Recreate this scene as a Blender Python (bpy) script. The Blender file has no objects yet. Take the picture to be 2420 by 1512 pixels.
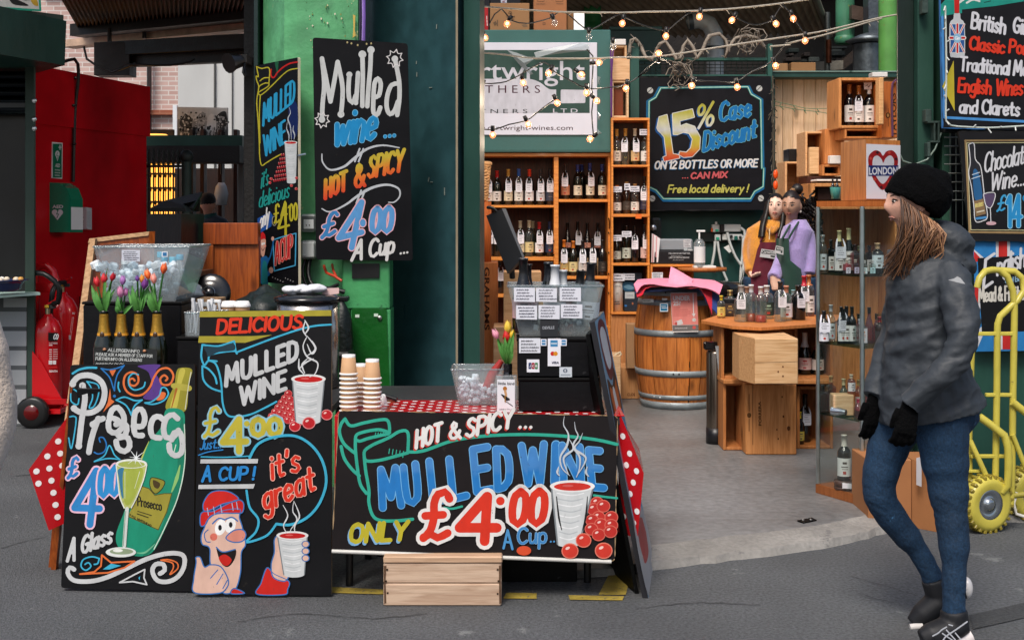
import bpy,math,random
from mathutils import Vector,Matrix,noise
from mathutils.geometry import tessellate_polygon
sc=bpy.context.scene
COL=sc.collection
RN=random.Random(7)
rad=math.radians
# ------------------------------------------------------------ camera, sky, sun, exposure
F,CX,VH,CH=3025.0,1210.0,502.0,1.5# measured from the photograph (focal length, horizon, eye height)
cd=bpy.data.cameras.new('camera');cam=bpy.data.objects.new('camera',cd);COL.objects.link(cam)
cam.location=(0,0,CH);cam.rotation_euler=(rad(90),0,0)
cd.sensor_width=36;cd.lens=36*F/2420;cd.shift_y=-(756-VH)/2420
cd.clip_start=0.05;cd.clip_end=500
sc.camera=cam
sc.render.resolution_x,sc.render.resolution_y=1024,639
w=bpy.data.worlds.new('World');sc.world=w;w.use_nodes=True
nt=w.node_tree;bg=nt.nodes['Background']
sky=nt.nodes.new('ShaderNodeTexSky');sky.sky_type='NISHITA';sky.sun_disc=False
sky.sun_elevation=rad(58);sky.sun_rotation=rad(200);sky.dust_density=4;sky.air_density=1.0;sky.ozone_density=.6
nt.links.new(sky.outputs[0],bg.inputs[0]);bg.inputs[1].default_value=0.12
sd=bpy.data.lights.new('sun','SUN');sd.energy=2.0;sd.angle=rad(20);sd.color=(1,.95,.88)
sun=bpy.data.objects.new('sun',sd);COL.objects.link(sun)
sun.rotation_euler=Vector((.25,.75,-1.0)).to_track_quat('-Z','Y').to_euler();sun.location=(0,-5,10)
sc.view_settings.view_transform='Standard';sc.view_settings.look='None'
sc.view_settings.exposure=0.35;sc.view_settings.gamma=1
sc.cycles.max_bounces=8;sc.cycles.transmission_bounces=8;sc.cycles.transparent_max_bounces=12
sc.cycles.caustics_reflective=False;sc.cycles.caustics_refractive=False
sc.cycles.use_denoising=True

# ------------------------------------------------------------ helpers
def P(u,v,Y):
 return Vector(((u-CX)/F*Y,Y,CH-(v-VH)/F*Y))
def X(u,Y):return(u-CX)/F*Y
def Z(v,Y):return CH-(v-VH)/F*Y
def gy(v,z=0):return F*(CH-z)/(v-VH)
K=2420/3621
def crop(ox,oy,s):return lambda x,y:((ox+x/s)*K,(oy+y/s)*K)
def lin(c):return c/12.92 if c<=.04045 else((c+.055)/1.055)**2.4
_hc={}
def hx(s):
 if not isinstance(s,str):return s
 if s not in _hc:_hc[s]=tuple(lin(int(s[i:i+2],16)/255) for i in(0,2,4))
 return _hc[s]

def M(name,col='ffffff',rough=.5,metal=0,var=.12,scale=6,bump=0,bscale=60,coat=0,trans=0,stretch=(1,1,1),ior=1.45,
emit=None,es=0,alpha=1,sheen=0,wear=None,wamt=.5,rvar=.12,spec=.5,grain=0,gamt=.3):
 m=bpy.data.materials.new(name);m.use_nodes=True
 n=m.node_tree.nodes;l=m.node_tree.links;b=n['Principled BSDF']
 tc=n.new('ShaderNodeTexCoord');mp=n.new('ShaderNodeMapping');mp.inputs['Scale'].default_value=stretch
 l.new(tc.outputs['Object'],mp.inputs[0])
 no=n.new('ShaderNodeTexNoise');no.inputs['Scale'].default_value=scale;no.inputs['Detail'].default_value=6
 l.new(mp.outputs[0],no.inputs[0])
 at=n.new('ShaderNodeAttribute');at.attribute_name='Col'
 mr=n.new('ShaderNodeMapRange');mr.inputs[1].default_value=.25;mr.inputs[2].default_value=.75
 mr.inputs[3].default_value=1-var;mr.inputs[4].default_value=1+var
 l.new(no.outputs[0],mr.inputs[0])
 a=n.new('ShaderNodeMix');a.data_type='RGBA';a.blend_type='MULTIPLY';a.inputs[0].default_value=1
 a.inputs[6].default_value=(*hx(col),1);l.new(at.outputs[0],a.inputs[7])
 v=n.new('ShaderNodeVectorMath');v.operation='SCALE';l.new(a.outputs[2],v.inputs[0]);l.new(mr.outputs[0],v.inputs[3])
 if grain:
  ng=n.new('ShaderNodeTexNoise');ng.inputs['Scale'].default_value=grain;ng.inputs['Detail'].default_value=3;l.new(tc.outputs['Object'],ng.inputs[0])
  mg=n.new('ShaderNodeMapRange');mg.inputs[1].default_value=.35;mg.inputs[2].default_value=.65;mg.inputs[3].default_value=1-gamt;mg.inputs[4].default_value=1+gamt;l.new(ng.outputs[0],mg.inputs[0])
  mm=n.new('ShaderNodeMath');mm.operation='MULTIPLY';l.new(mr.outputs[0],mm.inputs[0]);l.new(mg.outputs[0],mm.inputs[1]);l.new(mm.outputs[0],v.inputs[3])
 out=v.outputs[0]
 if wear:
  n2=n.new('ShaderNodeTexNoise');n2 .inputs['Scale'].default_value=scale*3.1;n2 .inputs['Detail'].default_value=9
  n2 .inputs['Roughness'].default_value=.7
  l.new(mp.outputs[0],n2 .inputs[0])
  r2=n.new('ShaderNodeMapRange');r2 .inputs[1].default_value=.7-wamt*.22;r2 .inputs[2].default_value=.74-wamt*.2
  l.new(n2 .outputs[0],r2 .inputs[0])
  mx=n.new('ShaderNodeMix');mx.data_type='RGBA';l.new(r2 .outputs[0],mx.inputs[0]);l.new(out,mx.inputs[6])
  mx.inputs[7].default_value=(*hx(wear),1);out=mx.outputs[2]
 l.new(out,b.inputs['Base Color'])
 rr=n.new('ShaderNodeMapRange');rr.inputs[1].default_value=.3;rr.inputs[2].default_value=.7
 rr.inputs[3].default_value=max(0,rough-rvar*rough);rr.inputs[4].default_value=min(1,rough+rvar*rough)
 l.new(no.outputs[0],rr.inputs[0]);l.new(rr.outputs[0],b.inputs['Roughness'])
 b.inputs['Metallic'].default_value=metal;b.inputs['Coat Weight'].default_value=coat;b.inputs['Coat Roughness'].default_value=.1
 b.inputs['Transmission Weight'].default_value=trans;b.inputs['IOR'].default_value=ior;b.inputs['Sheen Weight'].default_value=sheen
 b.inputs['Specular IOR Level'].default_value=spec
 b.inputs['Alpha'].default_value=alpha
 if emit:b.inputs['Emission Color'].default_value=(*hx(emit),1);b.inputs['Emission Strength'].default_value=es
 if bump:
  nb=n.new('ShaderNodeTexNoise');nb.inputs['Scale'].default_value=bscale;nb.inputs['Detail'].default_value=5
  l.new(mp.outputs[0],nb.inputs[0])
  bp=n.new('ShaderNodeBump');bp.inputs['Strength'].default_value=bump;bp.inputs['Distance'].default_value=.02
  l.new(nb.outputs[0],bp.inputs['Height']);l.new(bp.outputs[0],b.inputs['Normal'])
 return m
def Mwood(name,c1,c2,axis=0,rough=.5,scale=5,knots=True,coat=0):
 m=M(name,'ffffff',rough,coat=coat);n=m.node_tree.nodes;l=m.node_tree.links;b=n['Principled BSDF']
 st=[14,14,14];st[axis]=1.1
 tc=n.new('ShaderNodeTexCoord');mp=n.new('ShaderNodeMapping');mp.inputs['Scale'].default_value=st
 l.new(tc.outputs['Object'],mp.inputs[0])
 n1=n.new('ShaderNodeTexNoise');n1 .inputs['Scale'].default_value=scale;n1 .inputs['Detail'].default_value=8;n1 .inputs['Distortion'].default_value=.6
 l.new(mp.outputs[0],n1 .inputs[0])
 cr=n.new('ShaderNodeValToRGB');e=cr.color_ramp.elements
 e[0].position=.3;e[0].color=(*hx(c2),1);e[1].position=.62;e[1].color=(*hx(c1),1)
 l.new(n1 .outputs[0],cr.inputs[0]);out=cr.outputs[0]
 if knots:
  mk=n.new('ShaderNodeMapping');s2=[5,5,5];s2[axis]=2.2;mk.inputs['Scale'].default_value=s2;l.new(tc.outputs['Object'],mk.inputs[0])
  vo=n.new('ShaderNodeTexVoronoi');vo.inputs['Scale'].default_value=1.0;l.new(mk.outputs[0],vo.inputs[0])
  r=n.new('ShaderNodeMapRange');r.inputs[1].default_value=.07;r.inputs[2].default_value=.15;r.inputs[3].default_value=.8;r.inputs[4].default_value=0
  l.new(vo.outputs[0],r.inputs[0])
  mx=n.new('ShaderNodeMix');mx.data_type='RGBA';l.new(r.outputs[0],mx.inputs[0]);l.new(out,mx.inputs[6])
  mx.inputs[7].default_value=(*(x*.35 for x in hx(c2)),1);out=mx.outputs[2]
 at=n.new('ShaderNodeAttribute');at.attribute_name='Col'
 a=n.new('ShaderNodeMix');a.data_type='RGBA';a.blend_type='MULTIPLY';a.inputs[0].default_value=1
 l.new(out,a.inputs[6]);l.new(at.outputs[0],a.inputs[7]);l.new(a.outputs[2],b.inputs['Base Color'])
 bp=n.new('ShaderNodeBump');bp.inputs['Strength'].default_value=.15;bp.inputs['Distance'].default_value=.01
 l.new(n1 .outputs[0],bp.inputs['Height']);l.new(bp.outputs[0],b.inputs['Normal'])
 return m
def Mbrick(name,c1,c2,mortar,sx=1.0):
 m=M(name,'ffffff',.85);n=m.node_tree.nodes;l=m.node_tree.links;b=n['Principled BSDF']
 tc=n.new('ShaderNodeTexCoord');sp=n.new('ShaderNodeSeparateXYZ');cb=n.new('ShaderNodeCombineXYZ')
 l.new(tc.outputs['Object'],sp.inputs[0])
 ad=n.new('ShaderNodeMath');l.new(sp.outputs[0],ad.inputs[0]);l.new(sp.outputs[1],ad.inputs[1])
 l.new(ad.outputs[0],cb.inputs[0]);l.new(sp.outputs[2],cb.inputs[1])
 bt=n.new('ShaderNodeTexBrick');bt.inputs['Scale'].default_value=sx;bt.inputs['Brick Width'].default_value=.23;bt.inputs['Row Height'].default_value=.075
 bt.inputs['Mortar Size'].default_value=.009
 for i,c in((1,c1),(2,c2),(3,mortar)):bt.inputs[i].default_value=(*hx(c),1)
 l.new(cb.outputs[0],bt.inputs[0])
 at=n.new('ShaderNodeAttribute');at.attribute_name='Col'
 a=n.new('ShaderNodeMix');a.data_type='RGBA';a.blend_type='MULTIPLY';a.inputs[0].default_value=1
 l.new(bt.outputs[0],a.inputs[6]);l.new(at.outputs[0],a.inputs[7]);l.new(a.outputs[2],b.inputs['Base Color'])
 return m

WHITE=(1.,1.,1.)
class MB:
 def __init__(s):s.v=[];s.f=[];s.c=[];s.m=[];s.s=[];s.mats=[]
 def mi(s,m):
  if m not in s.mats:s.mats.append(m)
  return s.mats.index(m)
 def add(s,vs,fs,col=WHITE,mat=None,smooth=False):
  k=len(s.v);s.v+=[Vector(p) for p in vs]
  if isinstance(col,list):s.c+=col
  else:s.c+=[hx(col)]*len(vs)
  i=s.mi(mat) if mat else 0
  for f in fs:s.f.append([a+k for a in f]);s.m.append(i);s.s.append(smooth)
  return s
 def box(s,c,size,col=WHITE,mat=None,rot=None,b=.003):
  hx_,hy,hz=(a/2 for a in size);b=min(b,hx_*.4,hy*.4,hz*.4);c=Vector(c);h=(hx_,hy,hz)
  vs=[];ix={}
  for sx in(-1,1):
   for sy in(-1,1):
    for sz in(-1,1):
     for ax in range(3):
      q=[sx*h[0],sy*h[1],sz*h[2]]
      for o in range(3):
       if o!=ax:q[o]-=(sx,sy,sz)[o]*b
      ix[(sx,sy,sz,ax)]=len(vs);vs.append(Vector(q))
  fs=[]
  for ax in range(3):
   o1,o2=[o for o in range(3) if o!=ax]
   for sg in(-1,1):
    r=[]
    for a_,b_ in((-1,-1),(1,-1),(1,1),(-1,1)):
     t=[0,0,0];t[ax]=sg;t[o1]=a_;t[o2]=b_;r.append(ix[(*t,ax)])
    if(sg>0)==(ax==1):r.reverse()
    fs.append(r)
   for a_ in(-1,1):
    for b_ in(-1,1):
     r=[]
     for(e,A) in((-1,o1),(1,o1),(1,o2),(-1,o2)):
      t=[0,0,0];t[ax]=e;t[o1]=a_;t[o2]=b_;r.append(ix[(*t,A)])
     fs.append(r)
  for sx in(-1,1):
   for sy in(-1,1):
    for sz in(-1,1):fs.append([ix[(sx,sy,sz,a)] for a in range(3)])
  if rot is not None:
   R=rot if isinstance(rot,Matrix) else Matrix.Rotation(rot,3,'Z')
   vs=[R@q for q in vs]
  return s.add([q+c for q in vs],fs,col,mat)
 def bx(s,x0,x1,y0,y1,z0,z1,col=WHITE,mat=None,b=.003):
  return s.box(((x0+x1)/2,(y0+y1)/2,(z0+z1)/2),(abs(x1-x0),abs(y1-y0),abs(z1-z0)),col,mat,None,b)
 def prism(s,pts,ext,col=WHITE,mat=None,side=None,smat=None):
  pts=[Vector(p) for p in pts];e=Vector(ext);n=len(pts)
  tr=tessellate_polygon([pts])
  s.add(pts,[list(t) for t in tr],col,mat)
  s.add([p+e for p in pts],[list(t) for t in tr],side or col,smat or mat)
  for i in range(n):
   a,b=pts[i],pts[(i+1)%n]
   s.add([a,b,b+e,a+e],[[0,1,2,3]],side or col,smat or mat)
  return s
 def tube(s,pts,r,n=8,col=WHITE,mat=None,caps=True,sq=None,ref=None):
  pts=[Vector(p) for p in pts];m=len(pts);rs=r if isinstance(r,(list,tuple)) else[r]*m
  rf=Vector(ref) if ref else None;vs=[];prev=None
  for i,p in enumerate(pts):
   d=(pts[min(i+1,m-1)]-pts[max(i-1,0)])
   if d.length<1e-9:d=Vector((0,0,1))
   d.normalize()
   if rf is not None:a=rf-d*rf.dot(d)
   elif prev is not None:a=prev-d*prev.dot(d)
   else:a=d.cross(Vector((0,0,1)) if abs(d.z)<.9 else Vector((1,0,0)))
   a.normalize();prev=a;b=d.cross(a)
   ra=rs[i];ra,rb=ra if isinstance(ra,(list,tuple)) else(ra,ra)
   for k in range(n):
    t=2*math.pi*(k+.5)/n;vs.append(p+a*math.cos(t)*ra+b*math.sin(t)*rb)
  fs=[[i*n+k,i*n+(k+1)%n,(i+1)*n+(k+1)%n,(i+1)*n+k] for i in range(m-1) for k in range(n)]
  s.add(vs,fs,col,mat,True)
  if caps:
   s.add(vs[:n],[list(range(n))[::-1]],col,mat);s.add(vs[-n:],[list(range(n))],col,mat)
  return s
 def lathe(s,prof,n=16,c=(0,0,0),col=WHITE,mat=None,a0=0,a1=2*math.pi,smooth=True,sq=1.0):
  c=Vector(c);full=abs(a1-a0-2*math.pi)<1e-6;k=n if full else n+1;vs=[]
  for r,z in prof:
   for i in range(k):
    t=a0+(a1-a0)*i/n;vs.append(c+Vector((r*math.cos(t),r*sq*math.sin(t),z)))
  fs=[[j*k+i,j*k+(i+1)%k,(j+1)*k+(i+1)%k,(j+1)*k+i] for j in range(len(prof)-1) for i in range(n)]
  return s.add(vs,fs,col,mat,smooth)
 def ell(s,c,r,col=WHITE,mat=None,n=14,m=9,rot=None):
  c=Vector(c);vs=[];R=rot
  for j in range(m+1):
   ph=math.pi*j/m
   for i in range(n):
    t=2*math.pi*i/n
    q=Vector((r[0]*math.sin(ph)*math.cos(t),r[1]*math.sin(ph)*math.sin(t),r[2]*math.cos(ph)))
    vs.append(c+(R@q if R else q))
  fs=[[j*n+i,(j+1)*n+i,(j+1)*n+(i+1)%n,j*n+(i+1)%n] for j in range(m) for i in range(n)]
  return s.add(vs,fs,col,mat,True)
 def mesh(s,name,off=Vector((0,0,0))):
  me=bpy.data.meshes.new(name);me.from_pydata([p-off for p in s.v],[],s.f)
  me.polygons.foreach_set('material_index',s.m);me.polygons.foreach_set('use_smooth',s.s)
  ca=me.color_attributes.new('Col','FLOAT_COLOR','POINT');fl=[]
  for c in s.c:fl+=(c[0],c[1],c[2],1)
  ca.data.foreach_set('color',fl)
  for m in s.mats:me.materials.append(m)
  me.update();return me
 def build(s,name,par=None,label=None,cat=None,group=None,kind=None):
  if par is None:
   xs=[p.x for p in s.v];ys=[p.y for p in s.v];zs=[p.z for p in s.v]
   off=Vector(((min(xs)+max(xs))/2,(min(ys)+max(ys))/2,min(zs)))
  else:off=wl(par)
  o=bpy.data.objects.new(name,s.mesh(name,off));COL.objects.link(o)
  if par is None:o.location=off
  else:o.parent=par
  return tag(o,label,cat,group,kind)
def wl(o):
 q=Vector((0,0,0))
 while o is not None:q=q+o.location;o=o.parent
 return q
def tag(o,label=None,cat=None,group=None,kind=None):
 if label:o['label']=label
 if cat:o['category']=cat
 if group:o['group']=group
 if kind:o['kind']=kind
 return o
def T(name,label,cat,loc=(0,0,0),group=None):
 o=bpy.data.objects.new(name,None);COL.objects.link(o);o.location=Vector(loc);o.empty_display_size=.1
 return tag(o,label,cat,group)
def dup(o,loc,label=None,group=None,par=None):
 c=o.copy();COL.objects.link(c);c.parent=par
 if par is None:c.location=Vector(loc)
 if label:c['label']=label
 if group:c['group']=group
 for ch in list(o.children):dup(ch,None,par=c)
 return c
def catmull(pts,step,closed=False):
 n=len(pts);out=[]
 if n<3:return list(pts)
 for i in range(n if closed else n-1):
  if closed:p0,p1,p2,p3=pts[i-1],pts[i],pts[(i+1)%n],pts[(i+2)%n]
  else:p0,p1,p2,p3=pts[max(i-1,0)],pts[i],pts[i+1],pts[min(i+2,n-1)]
  L=math.dist(p1,p2);k=max(1,min(12,int(L/step)))
  for j in range(k):
   t=j/k;t2=t*t;t3=t2*t
   out.append(tuple(.5*(2*b+(c-a)*t+(2*a-5*b+4*c-d)*t2+(3*b-a-3*c+d)*t3) for a,b,c,d in zip(p0,p1,p2,p3)))
 if not closed:out.append(tuple(pts[-1]))
 return out
def smooth3(pts,step=.02):return[Vector(p) for p in catmull([tuple(p) for p in pts],step)]

# ------------------------------------------------------------ brush lettering
G={}
def _g(ch,wd,d):G[ch]=(wd,[(st[0]=='~',[float(q) for q in st.lstrip('~').split()]) for st in d.split('|')])
for ln in """A 8;0 0 4 10 8 0|1.6 3.6 6.4 3.6
B 6;0 0 0 10|~0 10 3.5 10 5.4 9 5.2 6.4 3.4 5.3 0 5.3|~0 5.2 4 5.2 6 3.8 5.6 1 3.6 0 0 0
C 6.5;~6.6 8.4 4.4 10 1.6 9 .2 6.2 .3 3.2 1.8 .6 4.2 0 6.6 1.4
D 6.5;0 0 0 10|~0 10 3 9.8 5.6 8.4 6.4 5 5.6 1.6 3 .2 0 0
E 5;5.4 10 0 10 0 0 5.6 0|0 5.2 4.6 5.2
F 5;5.4 10 0 10 0 0|0 5 4.6 5
G 6.5;~6.4 8.4 4.2 10 1.6 9 .2 6.2 .3 3.2 1.8 .6 4.2 0 6.4 1.4|6.4 1.2 6.4 4.6 4 4.6
H 6.5;0 0 0 10|6.5 0 6.5 10|0 5 6.5 5
I 0;0 0 0 10
J 4;~4 10 4 3 3.2 .6 1.6 0 0 1.2
K 6;0 0 0 10|6 10 0 4|1.8 5.6 6.4 0
L 5;0 10 0 0 5.2 0
M 9;0 0 1 10 4.5 2.5 8 10 9 0
N 6.8;0 0 0 10 6.8 0 6.8 10
O 7;~3.5 10 1 8.8 0 5 1 1.2 3.5 0 6 1.2 7 5 6 8.8 3.5 10
P 6;0 0 0 10|~0 10 3.6 10 5.8 8.8 5.8 6 3.8 4.7 0 4.6
Q 7;~3.5 10 1 8.8 0 5 1 1.2 3.5 0 6 1.2 7 5 6 8.8 3.5 10|4.4 2.4 7 -1
R 6;0 0 0 10|~0 10 3.6 10 5.6 8.8 5.4 6 3.6 5 0 4.9|2.6 4.8 6.2 0
S 6;~5.8 8.6 3.6 10 1.2 9.2 .8 7.2 2.4 5.6 4.8 4.4 5.8 2.4 4.4 .4 2.4 0 0 1.5
T 7;0 10 7 10|3.5 10 3.5 0
U 6.5;~0 10 0 4 .8 1 3.2 0 5.7 1 6.5 4 6.5 10
V 7;0 10 3.5 0 7 10
W 10.5;0 10 2.4 0 5.2 8.6 8 0 10.5 10
X 7;0 0 7 10|0 10 7 0
Y 7;0 10 3.5 4.8 7 10|3.5 4.8 3.3 0
Z 6;0 10 6 10 0 0 6.2 0
a 5;~5 5.2 3 6.2 .9 5.4 .1 3 .9 .5 2.8 .1 5 2.4|5 6.2 5 0
b 5;0 10 0 0|~0 4.4 2 6.2 4.2 5.5 5 3 4.2 .6 2 0 0 1.5
c 4.5;~4.6 5 2.6 6.2 .6 5 .1 3 .7 .8 2.4 0 4.6 1
d 5;5 10 5 0|~5 4.5 3 6.2 .8 5.4 0 3 .8 .5 3 0 5 1.7
e 4.8;~.2 3 4.8 3.6 4.2 5.6 2.5 6.2 .6 5 .1 2.6 1 .5 2.6 0 4.8 1.2
f 3.6;~4.4 9.2 3 10 1.8 8.4 1.8 0|0 6 4 6
g 5;~5 5.2 3 6.2 .9 5.4 .1 3.2 1 .9 2.8 .6 5 2.6|~5 6.2 5 -1 3.8 -3.2 1.8 -3.3 .3 -2.2
h 4.6;0 10 0 0|~0 4 2 6.1 4.2 5.4 4.6 3.4 4.6 0
i 0;0 6 0 0|0 8.5 0 8.8
j 2;~2 6 2 -1.6 0 -3.2|2 8.5 2 8.8
k 4.6;0 10 0 0|4.4 6 0 2.6|1.4 3.6 4.8 0
l 0;0 10 0 0
m 7.6;0 6 0 0|~0 4 1.8 6.1 3.5 5.2 3.8 3.5 3.8 0|~3.8 4 5.6 6.1 7.3 5.2 7.6 3.5 7.6 0
n 4.5;0 6 0 0|~0 4 2 6.1 4 5.3 4.5 3.5 4.5 0
o 5;~2.5 6.2 .5 5.2 0 3 .6 .8 2.5 0 4.5 .8 5 3 4.5 5.2 2.5 6.2
p 5;0 6 0 -3.5|~0 4.5 2 6.2 4.2 5.5 5 3 4.2 .5 2 0 0 1.5
q 5;5 6 5 -3.5|~5 4.5 3 6.2 .8 5.4 0 3 .8 .5 3 0 5 1.7
r 3.4;0 6 0 0|~0 3.6 1.4 5.7 3.6 5.8
s 4.2;~4.2 5.3 2.5 6.2 .7 5.3 1 3.8 3.4 2.5 4.2 1.2 2.4 0 0 .9
t 3.8;~1.9 9 1.9 2 2.5 .2 4.2 .6|0 6.1 4 6.1
u 4.6;~0 6 0 2 .8 .2 2.6 .2 4.6 2.4|4.6 6 4.6 0
v 5;0 6 2.5 0 5 6
w 7.6;0 6 1.9 0 3.8 5.2 5.7 0 7.6 6
x 5;0 0 5 6|0 6 5 0
y 5;0 6 2.6 .4|5 6 1.2 -3.5
z 4.5;0 6 4.5 6 0 0 4.7 0
0 6;~3 10 .8 8.7 0 5 .8 1.3 3 0 5.2 1.3 6 5 5.2 8.7 3 10
1 2.4;0 7.8 2.4 10 2.4 0
2 6;~.2 7.6 1.4 9.6 3.4 10 5.4 8.6 5 6 0 0|0 0 6 0
3 6;~.4 8.6 2.8 10 5.2 8.4 4.4 5.8 2.4 5.2|~2.4 5.2 5 4.6 5.8 2.4 4 .2 1.8 .1 0 1.4
4 7;5 0 5 10 0 3 7.2 3
5 6;5.6 10 1 10 .5 5.6|~.5 5.6 3 6.5 5.4 5.4 5.9 2.8 4.2 .3 2 0 0 1.3
6 6;~5 9.6 2 8 .2 4 .8 1 3 0 5.2 1 5.8 3 5 5.2 3 5.8 .6 4.4
7 6;0 10 6 10 2 0
8 6;~3 10 .8 8.6 1 6.4 3 5.3 5.2 3.8 5.8 1.8 4.4 .2 3 0 1.4 .2 .1 1.8 .8 3.8 3 5.3 5 6.4 5.2 8.6 3 10
9 6;~5.4 5.6 3 4.2 .8 5.2 .1 7.2 1 9.2 3 10 5 9.2 5.7 7 5 2.6 2.8 0
£ 6.5;~6 8.4 4.6 10 2.8 9.6 2 7.6 2.4 4.6 1.8 1.6 .2 .1|~.2 .3 2 .9 4 0 6.6 .9|0 5 4.8 5
& 7;~7 0 2.4 6 1.8 8.4 3 10 4.4 9 4.2 7.2 1.2 4.4 .4 2.2 1.4 .3 3.4 .1 5.4 1.8 6.6 4.4
% 9;7.5 10 1.5 0|~2 10 .6 9 .4 7.4 1 5.8 2.2 5.6 3.4 7 3.2 9 2 10|~7 4.4 5.6 3.4 5.4 1.8 6 .2 7.2 0 8.4 1.4 8.2 3.4 7 4.4
. .6;.2 .2 .3 .5
, .6;.3 .4 -.2 -1.2
! .6;.6 10 .3 3|.1 .3 .2 .5
' .6;.6 10 .2 7.8
· 1.2;.5 6.6 .6 7.2
- 4;0 4 4 4
? 5;~0 8 2 10 4.8 8.6 4 6 2.4 4.6 2.4 3|2.4 .2 2.4 .4""".split('\n'):
 a_,d_=ln.split(';');ch_,w_=a_.split(' ');_g(ch_,float(w_),d_)
_tx={}
def font_mesh(txt,bold):
 k=(txt,bold)
 if k not in _tx:
  cu=bpy.data.curves.new('t','FONT');cu.body=txt;cu.size=1;cu.offset=bold;cu.resolution_u=3
  ob=bpy.data.objects.new('t',cu);COL.objects.link(ob);dg=bpy.context.evaluated_depsgraph_get()
  me=bpy.data.meshes.new_from_object(ob.evaluated_get(dg))
  _tx[k]=([tuple(v.co) for v in me.vertices],[list(p.vertices) for p in me.polygons])
  bpy.data.objects.remove(ob);bpy.data.curves.remove(cu);bpy.data.meshes.remove(me)
 return _tx[k]
class Paint:
 """Paint lying on a board: marks are given in picture units and laid onto the board's own plane."""
 def __init__(s,p0,p1,p2,cv=None,mat=None):
  s.p=Vector(p0);s.n=(Vector(p1)-s.p).cross(Vector(p2)-s.p).normalized()
  if s.n.dot(Vector((0,0,CH))-s.p)<0:s.n=-s.n
  s.cv=cv or(lambda x,y:(x,y));s.mb=MB();s.lv=.0006;s.mat=mat or PAINT
 def at(s,x,y,off=0):
  u,v=s.cv(x,y);d=Vector(((u-CX)/F,1,-(v-VH)/F));o=Vector((0,0,CH))
  t=(s.p+s.n*off-o).dot(s.n)/d.dot(s.n);return o+d*t
 def up(s,d=.0003):s.lv+=d*.4
 def colr(s,col,pts):
  if isinstance(col,(str,tuple)):return hx(col)
  return[hx(col(x,y)) for x,y in pts]
 def poly(s,pts,col,smooth=False,step=6):
  if isinstance(pts,str):q=[float(a) for a in pts.split()];pts=list(zip(q[::2],q[1::2]))
  if smooth:pts=catmull(pts,step,True)
  s.lv+=.000015
  tr=tessellate_polygon([[Vector((x,y,0)) for x,y in pts]])
  s.mb.add([s.at(x,y,s.lv) for x,y in pts],[list(t) for t in tr],s.colr(col,pts),s.mat);return s
 def ell(s,x,y,rx,ry,col,rot=0,n=18,a0=0,a1=360):
  c,q=math.cos(rad(rot)),math.sin(rad(rot));pts=[]
  for i in range(n):
   t=rad(a0+(a1-a0)*i/(n if a1-a0>=360 else n-1));a,b=rx*math.cos(t),ry*math.sin(t);pts.append((x+a*c-b*q,y+a*q+b*c))
  return s.poly(pts,col)
 def st(s,pts,wd,col,smooth=True,closed=False,step=None,taper=None):
  if isinstance(pts,str):q=[float(a) for a in pts.split()];pts=list(zip(q[::2],q[1::2]))
  if smooth:pts=catmull(pts,step or max(wd*.5,3),closed)
  elif len(pts)>2:
   seg=list(zip(pts,pts[1:]))+([(pts[-1],pts[0])] if closed else[])
   for a,b in seg:s.st([a,b],wd,col,False)
   return s
  if closed:pts=pts+[pts[0]]
  q=[pts[0]]
  for p in pts[1:]:
   if math.dist(p,q[-1])>.2:q.append(p)
  if len(q)==1:q.append((q[0][0],q[0][1]+.3))
  if not isinstance(col,(str,tuple)) and len(q)==2:
   a,b=q;q=[(a[0]+(b[0]-a[0])*i/6,a[1]+(b[1]-a[1])*i/6) for i in range(7)]
  s.lv+=.000012;kh=.00005;vs=[];px=[];fs=[];h=wd/2;m=len(q)
  for i,(x,y) in enumerate(q):
   ax,ay=q[max(i-1,0)];bx_,by=q[min(i+1,m-1)];dx,dy=bx_-ax,by-ay;L=math.hypot(dx,dy) or 1
   nx,ny=-dy/L,dx/L;k=1
   if taper:t=i/(m-1);k=taper[0]+(taper[1]-taper[0])*t if len(taper)==2 else(taper[0]+(taper[1]-taper[0])*min(1,t*2) if t<.5 else taper[1]+(taper[2]-taper[1])*(t*2-1))
   hh=h*k
   px+=[(x+nx*hh,y+ny*hh),(x,y),(x-nx*hh,y-ny*hh)]
   if i:b=3*i;fs+=[[b-3,b,b+1,b-2],[b-2,b+1,b+2,b-1]]
  for e in(0,m-1):
   if taper and(taper[0] if e==0 else taper[-1])<.3:continue
   x,y=q[e];o=q[1] if e==0 else q[m-2];an=math.atan2(y-o[1],x-o[0]);c0=len(px);px.append((x,y))
   hh=h*((taper[0] if e==0 else taper[-1]) if taper else 1)
   for i in range(7):t=an-math.pi/2+math.pi*i/6;px.append((x+hh*math.cos(t),y+hh*math.sin(t)))
   fs+=[[c0,c0+1+i,c0+2+i] for i in range(6)]
  for i,(x,y) in enumerate(px):
   mid=(i<3*m and i%3==1) or(i>=3*m and(i-3*m)%8==0)
   vs.append(s.at(x,y,s.lv+(kh if mid else 0)))
  s.mb.add(vs,fs,s.colr(col,px),s.mat);return s
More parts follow.
